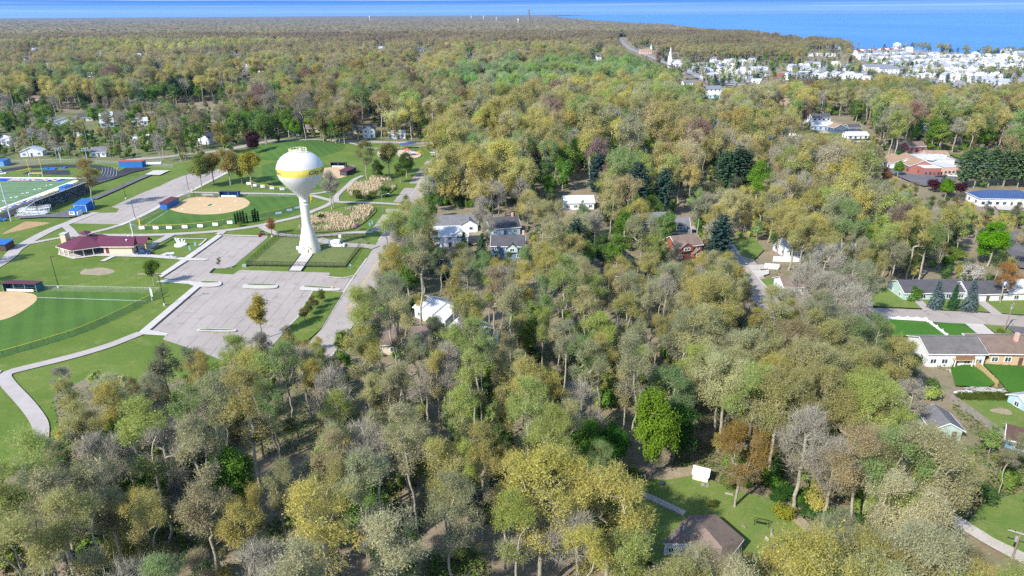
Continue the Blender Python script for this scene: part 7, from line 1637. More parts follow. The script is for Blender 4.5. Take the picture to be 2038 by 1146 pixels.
# where a full tree would cover a clearing a small one may still stand
small = bl & (nrg.random(len(CX)) < .9)
b2 = blocked(CX, CY, np.full(len(CX), 8.0), np.full(len(CX), 2.6), np.full(len(CX), 2.5))
keep_small = bl & ~b2
keep = ~bl
D = np.hypot(CX, CY)

# colours (spring: half open oak catkins, fresh maples, bare twigs)
OLIVE = [('olive gold', (.425, .385, .095)), ('golden olive', (.470, .415, .085)), ('pale olive', (.450, .425, .150)), ('grey olive', (.350, .345, .135)), ('yellow green', (.360, .415, .080)), ('brown olive', (.380, .315, .115)), ('soft green', (.250, .335, .085))]
OW = [.24, .17, .18, .14, .12, .06, .09]
FRESH = [('bright green', (.150, .275, .030)), ('fresh green', (.185, .275, .050)), ('deep green', (.110, .190, .040)), ('lime green', (.235, .330, .045))]
RUST = [('rusty orange', (.330, .215, .110)), ('copper brown', (.260, .170, .100))]
CONI = [('dark green', (.045, .085, .040)), ('blackish green', (.034, .064, .036)), ('mid green', (.055, .108, .042))]
def jit(c, a=.12):
    k = rng.uniform(1 - a, 1 + a); return (c[0] * k * rng.uniform(.94, 1.06), c[1] * k, c[2] * k * rng.uniform(1.25, 1.6))
def pick(lst, w=None): return lst[int(nrg.choice(len(lst), p=w))] if w else lst[int(nrg.integers(len(lst)))]

NV1 = .5 * value_noise(CX, CY, 42, 5) + .5 * value_noise(CX, CY, 140, 6); NV2 = value_noise(CX, CY, 85, 9); NV3 = value_noise(CX, CY, 30, 21)
U, V = proj(np.stack([CX, CY, np.zeros(len(CX))], 1)); UT, VT = proj(np.stack([CX, CY, HT], 1))
inview = (U > -170) & (U < 2200) & (VT < 1215)
# the 300 nearest broad oaks and the trees between them stand alone; the wood behind reads as one mass
order = np.argsort(D)
TYPE = np.empty(len(CX), object)
rt = nrg.random(len(CX))
for i in range(len(CX)):
    if not (keep[i] or keep_small[i]): TYPE[i] = None; continue
    x = rt[i]; u, v = U[i], V[i]
    if u < 335 and 222 < v < 326:                 # thin trees between the field-side houses
        TYPE[i] = None if x < .34 else ('bare' if x < .60 else ('maple' if x < .8 else 'tall')); SIZ[i] *= .72; continue
    if 80 < u < 440 and 715 < v < 870:            # scrubby wood edge along the lawn
        TYPE[i] = 'sapling' if x < .35 else ('young' if x < .55 else ('bare' if x < .7 else ('bush' if x < .85 else 'tall'))); SIZ[i] *= (1.3 if x < .55 else .6); continue
    if 100 < v < 360 and NV2[i] < .16: TYPE[i] = None if x < .6 else 'young'; continue   # clearings
    if keep_small[i] and not keep[i]: TYPE[i] = 'sapling' if x < .5 else ('bush' if x < .75 else 'young'); continue
    pf = .09 + (.34 if NV1[i] > .64 else 0); pc = .045 + (.40 if NV2[i] > .82 else 0); pb = .04 + (.14 if NV3[i] > .8 else 0)
    if v > 560: pf = .06 + (.12 if NV1[i] > .68 else 0)
    if 1120 < u < 1560 and 280 < v < 450: pf += .10; pc += .06
    if u < 700 and 150 < v < 330: pf += .16
    if 60 < u < 480 and v > 700: pb += .10; pf += .05
    if x < pf: TYPE[i] = 'maple'
    elif x < pf + pc and v < 700 and not (u > 1480 and v > 300) and not v > 560: TYPE[i] = 'pine' if rt[i] * 1000 % 1 < .6 else 'spruce'
    elif x < pf + pc + pb: TYPE[i] = 'bare'
    else: TYPE[i] = 'tall' if (v > 600 and NV2[i] < .66 and u < 1300) or NV3[i] < .28 else 'oak'

NAMES = {'oak': ('oak_tree', 'oak'), 'tall': ('oak_tree', 'oak'), 'maple': ('maple_tree', 'maple'), 'bare': ('bare_tree', 'bare tree'), 'pine': ('pine_tree', 'pine'), 'spruce': ('spruce_tree', 'spruce'), 'sapling': ('sapling_tree', 'sapling'), 'column': ('poplar_tree', 'poplar'), 'young': ('park_tree', 'tree'), 'bush': ('shrub', 'shrub'), 'arborvitae': ('arborvitae', 'arborvitae')}
SEEDS = {'oak': [1, 2, 3, 4, 5, 6], 'tall': [11, 12, 13, 14], 'maple': [21, 22, 23], 'bare': [31, 32, 33], 'pine': [41, 42], 'spruce': [51, 52], 'sapling': [61, 62, 63], 'column': [71], 'young': [81, 82, 83], 'bush': [91, 92], 'arborvitae': [96]}
def tint_for(kind, g=.5):
    if kind in ('oak', 'tall', 'young', 'column'):
        return pick(OLIVE, OW if .36 < g < .6 else ([.42, .32, .14, .04, .04, .04, 0] if g >= .6 else [.10, .06, .14, .20, .24, .06, .20]))
    if kind == 'maple': return pick(FRESH, [.4, .3, .15, .15])
    if kind in ('pine', 'spruce', 'arborvitae'): return pick(CONI)
    if kind == 'bare': return ('grey brown', (.32, .28, .18))
    if kind == 'sapling': return pick([('grey green', (.20, .20, .10)), ('olive', (.25, .22, .06)), ('green', (.13, .19, .04))])
    return pick(FRESH + OLIVE[4:5])
def put(kind, x, y, scale, cname=None, tint=None, label=None, seed=None, name=None, sxy=None, bark=None, cat=None, group=None):
    cn, tc = tint_for(kind)
    if tint is None: tint = jit(tc)
    nm, cat_ = NAMES[kind]
    sd = seed or SEEDS[kind][int(nrg.integers(len(SEEDS[kind])))]
    return plant(kind, name or nm, sd, x, y, scale, tint, cat or cat_, cname or cn, label, group, bark, sxy=sxy)

# ---- single trees the photograph shows, by their foot
SPECIAL = [
    ('maple', 1095, 392, .72, FRESH[0][1], 'bright green round maple beside the long white house'), ('maple', 1965, 530, 1.05, (.13, .30, .012), 'vivid lime green maple at the right hand street'),
    ('young', 1928, 575, .9, (.62, .60, .52), 'white blossoming tree behind the rusty orange tree'), ('oak', 1990, 606, .70, (.32, .165, .05), 'rusty orange tree in the front lawn right of the blue spruces'),
    ('maple', 506, 307, .98, (.060, .020, .026), 'dark purple leaved maple at the edge of the park hill'), ('maple', 590, 278, 1.0, FRESH[0][1], 'lush bright green tree on the park road above the water tower'),
    ('spruce', 1858, 617, .66, (.085, .120, .115), 'blue grey spruce at the street, nearest the drive'), ('spruce', 1893, 618, .54, (.030, .080, .030), 'short green spruce between the two blue grey spruces'), ('spruce', 1925, 622, .72, (.085, .120, .115), 'tall blue grey spruce right of the short green spruce'),
    ('oak', 188, 416, 1.15, (.235, .175, .050), 'wide yellow brown oak shading the blue sheds'), ('young', 402, 374, 1.85, (.165, .195, .045), 'green young tree on the upper lot kerb, left end of the park row'), ('young', 426, 366, 1.75, (.21, .17, .05), 'brown green tree second in the park row above the clay infield'), ('young', 459, 368, 2.0, (.235, .18, .055), 'brownish tree with a dark stem third in the park row'), ('young', 502, 374, 2.0, (.26, .225, .035), 'yellow green broad tree at the right end of the park row'), ('young', 482, 366, 1.1, (.30, .27, .04), 'small yellow tree beside the end of the park row'),
    ('young', 447, 306, 2.0, (.22, .20, .05), 'olive tree beside the purple leaved maple'), ('young', 529, 289, 1.9, (.115, .165, .04), 'green tree on the park road right of the purple leaved maple'), ('young', 645, 285, 2.0, (.19, .18, .06), 'olive brown tree on the park road above the tower, left one'), ('young', 668, 286, 1.8, (.10, .17, .035), 'green tree on the park road above the tower, middle one'), ('young', 686, 286, 2.1, (.20, .18, .05), 'olive tree on the park road above the tower, right one'), ('oak', 786, 290, 1.0, (.27, .235, .06), 'golden tree on the playground lawn by the park road'),
    ('bare', 661, 416, .95, (.24, .20, .08), 'tall thin leaved tree by the path junction right of the water tower'), ('bare', 665, 412, .8, (.22, .19, .08), 'second thin leaved tree close behind the one at the path junction'),
    ('oak', 731, 358, 1.1, (.165, .165, .05), 'broad round olive tree above the upper reed bed'), ('young', 775, 348, 1.9, (.17, .165, .055), 'brown green tree left of the playground sand'), ('maple', 810, 354, .95, (.085, .135, .03), 'dark green tree above the parking bays by the reeds'), ('maple', 752, 359, .72, (.075, .12, .03), 'dark green bushy tree between the reed bed trees'), ('young', 797, 364, 1.1, (.10, .16, .03), 'small green tree at the grass corner of the reeds'), ('bush', 768, 392, 1.5, (.055, .125, .025), 'dark green bush at the right of the upper reeds'), ('bush', 712, 396, 1.3, (.09, .13, .03), 'green bush at the front of the upper reeds'), ('bush', 742, 395, 1.1, (.15, .17, .04), 'yellow green bush in the middle of the upper reeds'), ('bush', 734, 397, .7, (.05, .11, .02), 'low dark bush beside the path below the upper reeds'), ('bush', 640, 440, .9, (.06, .11, .02), 'dark bush in the lower reeds right of the tower column'),
    ('young', 711, 459, .36, (.48, .25, .42), 'small pink blossom tree beside the path below the reeds'), ('young', 541, 467, .72, (.27, .14, .045), 'slim red brown leaved young tree by the path fork'), ('column', 430, 486 + 60, .0, None, None),
    ('young', 307, 568, .95, (.10, .145, .022), 'small dark green tree at the end of the long sidewalk'), ('sapling', 438, 538, .42, (.20, .16, .10), 'thin bare sapling on the grass island of the upper lot'), ('column', 522, 676, 1.1, (.27, .225, .045), 'slender yellow poplar standing over the lower parking lot'),
    ('young', 640, 605, .5, (.12, .15, .03), 'small green tree at the top of the grass strip by the road'), ('young', 626, 618, .52, (.16, .13, .05), 'small brown green tree second in the grass strip by the road'), ('young', 617, 630, .5, (.13, .15, .035), 'small tree third in the grass strip by the road'), ('young', 607, 642, .5, (.17, .16, .04), 'small yellowish tree fourth in the grass strip by the road'), ('bush', 478, 451, .6, (.2, .22, .04), 'thin yellow green sapling in front of the arborvitae row'),
    ('maple', 1465, 1016, .0, None, None), ('oak', 1462, 1014, .98, (.235, .155, .040), 'golden brown tall garden tree with a straight pale trunk'), ('bare', 1578, 1016, 1.12, (.25, .21, .15), 'big bare pale grey tree at the garden edge'), ('bare', 1636, 1050, .95, (.28, .23, .07), 'thin crowned tree with a straight trunk right of the big bare tree'), ('maple', 1293, 955, 1.34, (.150, .235, .022), 'tall bright green maple behind the red mower'), ('maple', 1215, 952, .8, (.06, .16, .02), 'low dense green maple at the wood edge by the statue'), ('maple', 1340, 918, .9, (.045, .12, .02), 'deep green maple in shade behind the white shed'),
    ('bush', 1555, 1036, 1.05, (.27, .27, .035), 'yellow green round bush on the garden lawn'), ('bush', 1416, 1012, .55, (.10, .12, .03), 'small dark bush on the lawn behind the roof ridge'), ('bush', 1448, 975, .7, (.16, .2, .05), 'small bush behind the grey bench'), ('bush', 1540, 978, 1.2, (.10, .2, .03), 'green shrub at the foot of the garden wood'), ('bush', 1240, 962, .9, (.13, .17, .04), 'green shrub beside the white statue'), ('bush', 1262, 966, 1.0, (.14, .19, .04), 'green shrub along the stone border top'),
    ('maple', 1880, 395, .66, (.13, .27, .015), 'vivid green tree among purple bushes below the red brick building'), ('bush', 1857, 382, 1.9, (.075, .022, .03), 'purple bush left of the vivid green tree'), ('bush', 1902, 392, 2.2, (.070, .022, .03), 'purple bush right of the vivid green tree'), ('maple', 1786, 352, .6, FRESH[0][1], 'fresh green tree on the verge of the dark road'), ('maple', 1760, 368, .62, (.25, .14, .06), 'coppery tree beside the dark road'),
    ('bush', 1840, 347, 1.2, (.06, .2, .02), 'green shrub in front of the red brick wall'), ('bush', 1822, 340, 1.0, (.06, .2, .02), 'green shrub at the white end of the brick building'),
    ('oak', 590, 1090, .0, None, None), ('maple', 320, 1000, .52, (.105, .25, .012), 'vivid green low maple glowing among grey oaks'), ('pine', 985, 1010, .34, (.06, .09, .08), 'small blue grey conifer in the dark wood'), ('maple', 120, 745, .0, None, None),
    ('bare', 800, 565, 1.0, (.2, .18, .1), 'tall leaning bare tree at the right edge of the road'), ('bare', 812, 560, .95, (.23, .2, .1), 'tall straight thin tree at the right edge of the road'),
    ('pine', 350, 205, 1.3, CONI[1][1], 'tall blackish pine group at the left, nearest the field houses'), ('pine', 366, 200, 1.25, CONI[1][1], 'tall blackish pine second in the left pine group'), ('pine', 385, 196, 1.2, CONI[0][1], 'tall dark pine third in the left pine group'), ('pine', 405, 198, 1.1, CONI[0][1], 'dark pine fourth in the left pine group'), ('pine', 432, 194, 1.2, CONI[1][1], 'dark pine at the right end of the left pine group'),
    ('pine', 1912, 376, .95, (.075, .125, .055), 'dark spreading pine left of the blue slate roof, first of the group'), ('pine', 1938, 374, 1.0, (.075, .125, .055), 'dark spreading pine second of the group by the blue slate roof'), ('pine', 1966, 372, 1.0, (.075, .125, .055), 'dark spreading pine third of the group by the blue slate roof'), ('pine', 1996, 372, 1.0, (.075, .125, .055), 'dark spreading pine fourth of the group by the blue slate roof'), ('pine', 2024, 374, 1.0, (.075, .125, .055), 'dark spreading pine at the frame edge by the blue slate roof'),
    ('pine', 1440, 400, 1.15, CONI[0][1], 'big dark pine in the middle wood, left of its group'), ('pine', 1462, 396, 1.25, CONI[1][1], 'big dark pine in the middle wood, centre of its group'), ('pine', 1480, 392, 1.1, CONI[0][1], 'big dark pine in the middle wood, right of its group'), ('maple', 1505, 402, 1.25, FRESH[0][1], 'tall bright green maple right of the big dark pines'), ('maple', 1225, 440, 1.0, (.06, .15, .02), 'deep green maple behind the grey roofed house chimney'), ('spruce', 925, 528, .8, CONI[2][1], 'dark green spruce in front of the blue house, left one'), ('spruce', 960, 530, .85, CONI[0][1], 'dark green spruce in front of the blue house, right one'), ('spruce', 1290, 556, .7, CONI[2][1], 'green spruce right of the thatch brown roof'), ('spruce', 1246, 556, .6, (.06, .09, .07), 'blue green spruce in front of the thatch brown roof'), ('spruce', 1448, 535, .36, CONI[2][1], 'green spruce at the side street kerb'),
    ('oak', 1075, 1185, 1.38, (.36, .325, .085), 'big golden oak filling the bottom edge left of the brown roofed house'), ('oak', 1205, 1192, 1.25, (.37, .325, .095), 'golden oak nearest the brown roofed house at the bottom edge'),
    ('bush', 1690, 600, 1.4, (.08, .13, .03), 'round green bush on the lawn beside the silver car'), ('bush', 1815, 600, 1.3, (.10, .21, .02), 'spreading green shrub beside the straight drive'), ('bush', 1990, 668, .6, (.15, .2, .03), 'small yellow shrub at the foot of the leaning pole'),
]
for k, px_, py_, s, t, lab in SPECIAL:
    if s <= 0: continue
    f = {'oak': 1.4, 'young': 1.35, 'column': 1.4, 'bare': 1.35, 'maple': 1.2, 'bush': 1.2}.get(k, 1.25) if t[0] < .4 else 1.0
    p = at(px_, py_); put(k, p.x, p.y, s * (.84 if k == 'oak' else 1), sxy=.72 if 'behind the red mower' in lab else None, tint=[c * f for c in t], label=lab)
for i, (x, y, s) in enumerate(((470, 446.5, 1.0), (475.5, 446, 1.1), (481, 445.5, 1.1), (486.5, 445, 1.15), (492.5, 444.5, .9), (505, 442.5, 1.1), (510, 441.5, 1.2), (515, 440.5, .95))):
    p = at(x, y); put('arborvitae', p.x, p.y, s * 1.1, sxy=.62, tint=(.016, .045, .020), label=f'dark narrow arborvitae by the yellow capped fence, {ordn[i]} of the row', group='arborvitae row at the outfield fence')
# hedge and shrub belts as stuff-free single shrubs
for i in range(13):
    f = i / 12; p = at(1908 + 98 * f, 797 + 1.5 * f); put('bush', p.x, p.y, .62, tint=jit((.12, .16, .025)), label=f'clipped hedge shrub behind the heap of boards, {NTH(i)} from the wooded end', group='hedge shrubs behind the board heap')
HB = [(1500, 955), (1522, 962), (1560, 990), (1592, 1005), (1610, 1020), (1628, 1030), (1612, 1036), (1640, 1046), (1660, 1056), (1668, 1042), (1690, 1060), (1706, 1072), (1590, 1112), (1612, 1104), (1636, 1100), (1660, 1104), (1684, 1108), (1480, 968), (1545, 1000)]
for i, (a, b) in enumerate(HB):
    p = at(a, b); put('bush', p.x, p.y, rng.uniform(.7, 1.15), tint=jit(pick([(.07, .18, .018), (.10, .22, .02), (.055, .13, .02)])), label=f'leafy green shrub in the belt along the garden bed, {NTH(i)} counting from the white shed', group='green shrub belt of the garden')
# two oaks standing just outside the frame whose shade falls on the lawn
for a, b in ((-95, 540), (-120, 585)):
    p = at(a, b); put('oak', p.x, p.y, .75, tint=OLIVE[0][1], label='oak off the picture edge shading the lawn by the paved path', group='lawn edge oaks')

# ---- individuals of the near wood
cnt = {'oak_tree': 0, 'maple_tree': 0, 'bare_tree': 0, 'pine_tree': 0, 'spruce_tree': 0, 'sapling_tree': 0, 'shrub': 0, 'park_tree': 0}
for t in TREES: cnt[t['name']] = cnt.get(t['name'], 0) + 1
CAP = {'oak_tree': 300, 'maple_tree': 95, 'bare_tree': 80, 'pine_tree': 40, 'spruce_tree': 30, 'sapling_tree': 110, 'shrub': 130, 'park_tree': 60}
single = np.zeros(len(CX), bool)
for i in order:
    k = TYPE[i]
    if k is None or not inview[i] or V[i] < 395: continue
    nm = NAMES[k][0]
    if cnt[nm] >= CAP[nm]: continue
    cnt[nm] += 1; single[i] = True
    sc = SIZ[i] * {'oak': .98, 'tall': 1.0, 'maple': .9, 'bare': 1.0, 'pine': 1.0, 'spruce': .95, 'sapling': .95, 'young': .85, 'bush': .8}[k]
    if k in ('sapling', 'young', 'bush') : sc *= rng.uniform(.7, 1.1)
    put(k, float(CX[i]), float(CY[i]), float(sc))
# lower storey: shrubs and pole trees that fill the gaps between the oaks
uy = []; ux = []
y = 70.0
while y < 620:
    sp = 5.6 if y < 260 else 7.5; w = y * .80 + 30; n = int(2 * w / sp)
    ux.append(-w + sp * np.arange(n) + nrg.uniform(-.5, .5, n) * sp); uy.append(np.full(n, y) + nrg.uniform(-.5, .5, n) * sp); y += sp
UX = np.concatenate(ux); UY = np.concatenate(uy)
ok = ~pin(CLEAR, UX, UY)
for fx, fy, fr in FOOT: ok &= (UX - fx) ** 2 + (UY - fy) ** 2 > (fr * .75) ** 2
UX, UY = UX[ok], UY[ok]
US = nrg.uniform(.7, 1.5, len(UX)); ok = ~blocked(UX, UY, 4.5 * US, 1.8 * US, US * .8); UX, UY, US = UX[ok], UY[ok], US[ok]
EXTRA = []
for x, y_, s_ in sorted(zip(UX, UY, US), key=lambda q: q[0] ** 2 + q[1] ** 2):
    r = nrg.random(); k = 'bush' if r < .55 else ('sapling' if r < .85 else 'young')
    if value_noise(np.array([x]), np.array([y_]), 24, 91)[0] < .33: continue
    EXTRA.append((float(x), float(y_), k, float(s_) * (1.0 if k == 'bush' else .62)))
# trees between the town roofs
tx = nrg.uniform(1340, 2060, 3200); ty = nrg.uniform(98, 185, 3200)
for a, b in zip(tx, ty):
    if not pin(OPEN[19:23] + [OPEN[18]], [a], [b])[0]: continue
    p = at(a, b)
    if min((p.x - fx) ** 2 + (p.y - fy) ** 2 - (fr + 1.5) ** 2 for fx, fy, fr in FOOT) < 0 or nrg.random() < .35: continue
    EXTRA.append((p.x, p.y, ('oak', 'maple', 'pine', 'young')[int(nrg.integers(4))], rng.uniform(.38, .7)))
for k in range(110):
    a, b = rng.uniform(866, 975), rng.uniform(345, 414); p = at(a, b)
    if not pin(CLEAR, [p.x], [p.y])[0]: EXTRA.append((p.x, p.y, ('bush', 'young', 'sapling', 'bush')[k % 4], rng.uniform(.8, 1.5)))
for k in range(70):
    a = rng.uniform(1796, 2050); b = 100.5 + (a - 1796) * .062 + rng.uniform(-1.5, 1.5); p = at(a, b)
    if min((p.x - fx) ** 2 + (p.y - fy) ** 2 - (fr + 2) ** 2 for fx, fy, fr in FOOT) > 0: EXTRA.append((p.x, p.y, ('oak', 'oak', 'maple', 'pine')[k % 4], rng.uniform(.6, .95)))
# understory poles and shrubs in the foreground wood
n_u = 0
while n_u < 95:
    u = rng.uniform(60, 1250); v = rng.uniform(800, 1130)
    p = at(u, v)
    if pin(CLEAR, [p.x], [p.y])[0] or (p.x - 30) ** 2 + (p.y - 85) ** 2 < 130: continue
    if blocked(np.array([p.x]), np.array([p.y]), np.array([8.]), np.array([2.]), np.array([2.]))[0]: n_u += 1; continue
    k = 'sapling' if rng.random() < .6 else 'bush'; nm = NAMES[k][0]
    if cnt[nm] >= CAP[nm] + 40: n_u += 1; continue
    cnt[nm] += 1; n_u += 1
    put(k, p.x, p.y, rng.uniform(.6, 1.1) if k == 'sapling' else rng.uniform(.5, 1.0), bark=None)

# ---- labels that single the trees out: nearest landmark, side, size, rank
LM = [('the water tower foot', 617, 500), ('the pavilion', 200, 500), ('the paved path bend', 80, 840), ('the lower parking lot', 440, 690), ('the yellow poplar', 522, 672), ('the lower road end', 640, 670), ('the large grey roofed house', 905, 450), ('the slate blue house', 1010, 500), ('the swimming pool', 1204, 514), ('the red cedar gables', 1356, 500), ('the stone chimney house', 1296, 455), ('the long white house', 1150, 400), ('the side street', 1505, 570), ('the white garden wall', 1570, 520), ('the low ranch house', 1625, 570), ('the silver car', 1716, 602), ('the blue spruces', 1890, 610), ('the white scalloped fence', 1800, 640), ('the grey roofed white house', 1877, 715), ('the tan brick house', 2003, 710), ('the white board heap', 1962, 779), ('the green cottage', 1866, 850), ('the long grey fence', 1960, 850), ('the blue shed', 2022, 880), ('the gravel drive', 1960, 1080), ('the big bare tree', 1578, 1010), ('the white garden shed', 1396, 955), ('the brown roofed house', 1400, 1080), ('the vivid low maple', 320, 1000), ('the blue grey conifer', 985, 1005), ('the tall bright maple', 1293, 950), ('the lime green maple', 1965, 520), ('the hidden white roof', 880, 625), ('the hidden pale roof', 945, 675), ('the lower lawn edge', 330, 750), ('the brick building', 1850, 345), ('the blue slate roof', 1990, 400), ('the garden statue', 1204, 967), ('the road edge trees', 805, 560)]
for (nm, x, y) in (('the bottom left corner', 60, 1130), ('the bottom edge middle', 800, 1140), ('the deep wood clearing', 850, 960), ('the centre of the wood', 1200, 760), ('the big golden oak', 1075, 1140), ('the dark hollow', 1000, 850), ('the right wood', 1700, 860), ('the wood below the pool', 1250, 650)): LM.append((nm, x, y))
SIDE = ['right of', 'behind and right of', 'behind', 'behind and left of', 'left of', 'in front and left of', 'in front of', 'in front and right of']
KW = {'oak': 'spreading oak', 'tall': 'narrow oak', 'maple': 'dense maple', 'bare': 'bare tree', 'pine': 'pine', 'spruce': 'spruce', 'sapling': 'pole tree', 'column': 'poplar', 'young': 'small round tree', 'bush': 'low shrub', 'arborvitae': 'arborvitae'}
GR = {'oak_tree': 'budding oaks of the wood', 'maple_tree': 'leafy maples in the wood', 'bare_tree': 'bare trees in the wood', 'pine_tree': 'pines in the wood', 'spruce_tree': 'spruces in the wood', 'sapling_tree': 'pole trees under the oaks', 'shrub': 'shrubs under the trees', 'park_tree': 'small trees at the wood edge'}
bucket = {}
for t in TREES:
    if t['fixed']: continue
    u, v = proj(np.array([[t['x'], t['y'], 0.0]])); u, v = float(u[0]), float(v[0])
    j = min(range(len(LM)), key=lambda q: (LM[q][1] - u) ** 2 + ((LM[q][2] - v) * 1.5) ** 2)
    du, dv = u - LM[j][1], LM[j][2] - v; s = int(((math.degrees(math.atan2(dv * 1.5, du)) + 22.5) % 360) // 45)
    size = 'big ' if t['scale'] > 1.08 else ('small ' if t['scale'] < .8 else '')
    if t['kind'] in ('bush', 'sapling', 'young'): size = ''
    t['key'] = f"{size}{t['cname'] + ' ' if t['kind'] != 'bare' else ''}{KW[t['kind']]} {SIDE[s]} {LM[j][0]}"
    t['dist'] = math.hypot(du, dv * 1.5); bucket.setdefault(t['key'], []).append(t)
RANK = ['nearest', 'second nearest', 'third nearest', 'fourth nearest', 'fifth nearest', 'sixth nearest', 'seventh nearest', 'eighth nearest', 'ninth nearest']
for key, L in bucket.items():
    L.sort(key=lambda t: t['dist'])
    for i, t in enumerate(L):
        t['o']['label'] = key if len(L) == 1 else f'{key}, ' + (RANK[i] if i < len(RANK) else 'farther than the others')
        if len(t['o']['label'].split()) > 16: t['o']['label'] = t['o']['label'].replace('dense ', '').replace('spreading ', '')
        t['o']['group'] = GR.get(t['name'], 'trees')

# ---- the wood behind: one mass of instanced trees
WC = bpy.data.collections.new('wood_kinds'); WK = {}
idx = 0
for lod, tagk in ((1, 'm'), (2, 'f')):
    for kind, seeds in (('oak', (1, 2, 3, 4)), ('tall', (11, 12)), ('maple', (21, 22)), ('bare', (31, 32)), ('pine', (41, 42)), ('spruce', (51,)), ('sapling', (61,)), ('young', (81,)), ('bush', (91,))):
        for sd in seeds:
            b, l = tree_parts(sd + 100, kind, lod)
            me = np_mesh('wood_kind', [(v, f, 0) for v, f in b] + [(v, f, 1) for v, f in l], [BARK, LEAFMAT.get(kind, LEAF)])
            o = bpy.data.objects.new(f'wood_kind_{idx:03d}', me); WC.objects.link(o)
            WK.setdefault((kind, lod), []).append(idx); idx += 1
sel = [i for i in range(len(CX)) if TYPE[i] is not None and not single[i] and (-250 < U[i] < 2290)]
NS = len(sel); sel = sel + [-1 - j for j in range(len(EXTRA))]
co_ = np.zeros((len(sel), 3), np.float32); ki = np.zeros(len(sel), np.int32); sc_ = np.zeros(len(sel), np.float32); ro_ = nrg.uniform(0, 6.283, len(sel)).astype(np.float32); ti = np.zeros((len(sel), 4), np.float32)
BR = value_noise(CX, CY, 380, 31); BR2 = value_noise(CX, CY, 170, 33); BR3 = value_noise(CX, CY, 75, 37)
for n, i in enumerate(sel):
    if i < 0:
        x, y_, k, s = EXTRA[-1 - i]; lst = WK[(k, 1 if y_ < 700 else 2)]; ki[n] = lst[int(nrg.integers(len(lst)))]; co_[n] = (x, y_, 0); sc_[n] = s
        c = jit((pick(FRESH) if k in ('bush', 'maple') and nrg.random() < .6 else tint_for(k))[1], .2); ti[n] = (c[0], c[1], c[2], 1); continue
    k = TYPE[i]; lod = 1 if D[i] < 1150 else 2
    lst = WK[(k, lod)]; ki[n] = lst[int(nrg.integers(len(lst)))]
    co_[n] = (CX[i], CY[i], 0); s = SIZ[i]
    if k in ('sapling', 'young', 'bush'): s *= .9
    sc_[n] = s
    if k in ('oak', 'tall', 'young', 'sapling', 'bush') and nrg.random() < .06: c = pick(RUST)[1]
    else: c = tint_for(k, NV3[i])[1]
    c = np.array(jit(c, .14))
    if k in ('oak', 'tall', 'bare'):
        f = float(np.clip((D[i] - 500) / 1500, 0, 1)) * .85 * (BR[i] > .3)
        c = c * (1 - f) + np.array([.315, .250, .150]) * f
        if BR2[i] > .66 and D[i] < 1000: c = c * np.array([.72, .98, .9])
        elif BR2[i] < .25: c = c * np.array([.85, .80, .95])
        c = c * (.88 + .45 * BR3[i])
    ti[n] = (c[0], c[1], c[2], 1)
me = bpy.data.meshes.new('woodland'); me.vertices.add(len(sel)); me.vertices.foreach_set('co', co_.ravel())
for nm, typ, dat in (('kind_index', 'INT', ki), ('size', 'FLOAT', sc_), ('turn', 'FLOAT', ro_)):
    a = me.attributes.new(nm, typ, 'POINT'); a.data.foreach_set('value', dat)
a = me.attributes.new('tint', 'FLOAT_COLOR', 'POINT'); a.data.foreach_set('color', ti.ravel())
me.update()
wood = link('woodland', me); tag(wood, kind='stuff'); wood['label'] = 'budding spring woodland stretching away behind the park and houses'
ng = bpy.data.node_groups.new('wood_scatter', 'GeometryNodeTree')
ng.interface.new_socket('Geometry', in_out='INPUT', socket_type='NodeSocketGeometry'); ng.interface.new_socket('Geometry', in_out='OUTPUT', socket_type='NodeSocketGeometry')
gi = ng.nodes.new('NodeGroupInput'); go = ng.nodes.new('NodeGroupOutput'); iop = ng.nodes.new('GeometryNodeInstanceOnPoints'); ci = ng.nodes.new('GeometryNodeCollectionInfo')
ci.inputs['Collection'].default_value = WC; ci.inputs['Separate Children'].default_value = True; ci.inputs['Reset Children'].default_value = True
def named(nm, typ):
    n = ng.nodes.new('GeometryNodeInputNamedAttribute'); n.data_type = typ; n.inputs['Name'].default_value = nm; return n.outputs[0]
cxyz = ng.nodes.new('ShaderNodeCombineXYZ')
ng.links.new(gi.outputs[0], iop.inputs['Points']); ng.links.new(ci.outputs[0], iop.inputs['Instance']); iop.inputs['Pick Instance'].default_value = True
ng.links.new(named('kind_index', 'INT'), iop.inputs['Instance Index']); ng.links.new(named('turn', 'FLOAT'), cxyz.inputs[2]); ng.links.new(cxyz.outputs[0], iop.inputs['Rotation']); ng.links.new(named('size', 'FLOAT'), iop.inputs['Scale'])
ng.links.new(iop.outputs[0], go.inputs[0])
md = wood.modifiers.new('scatter', 'NODES'); md.node_group = ng
print('TREES', len(TREES), cnt, 'woodland', len(sel))

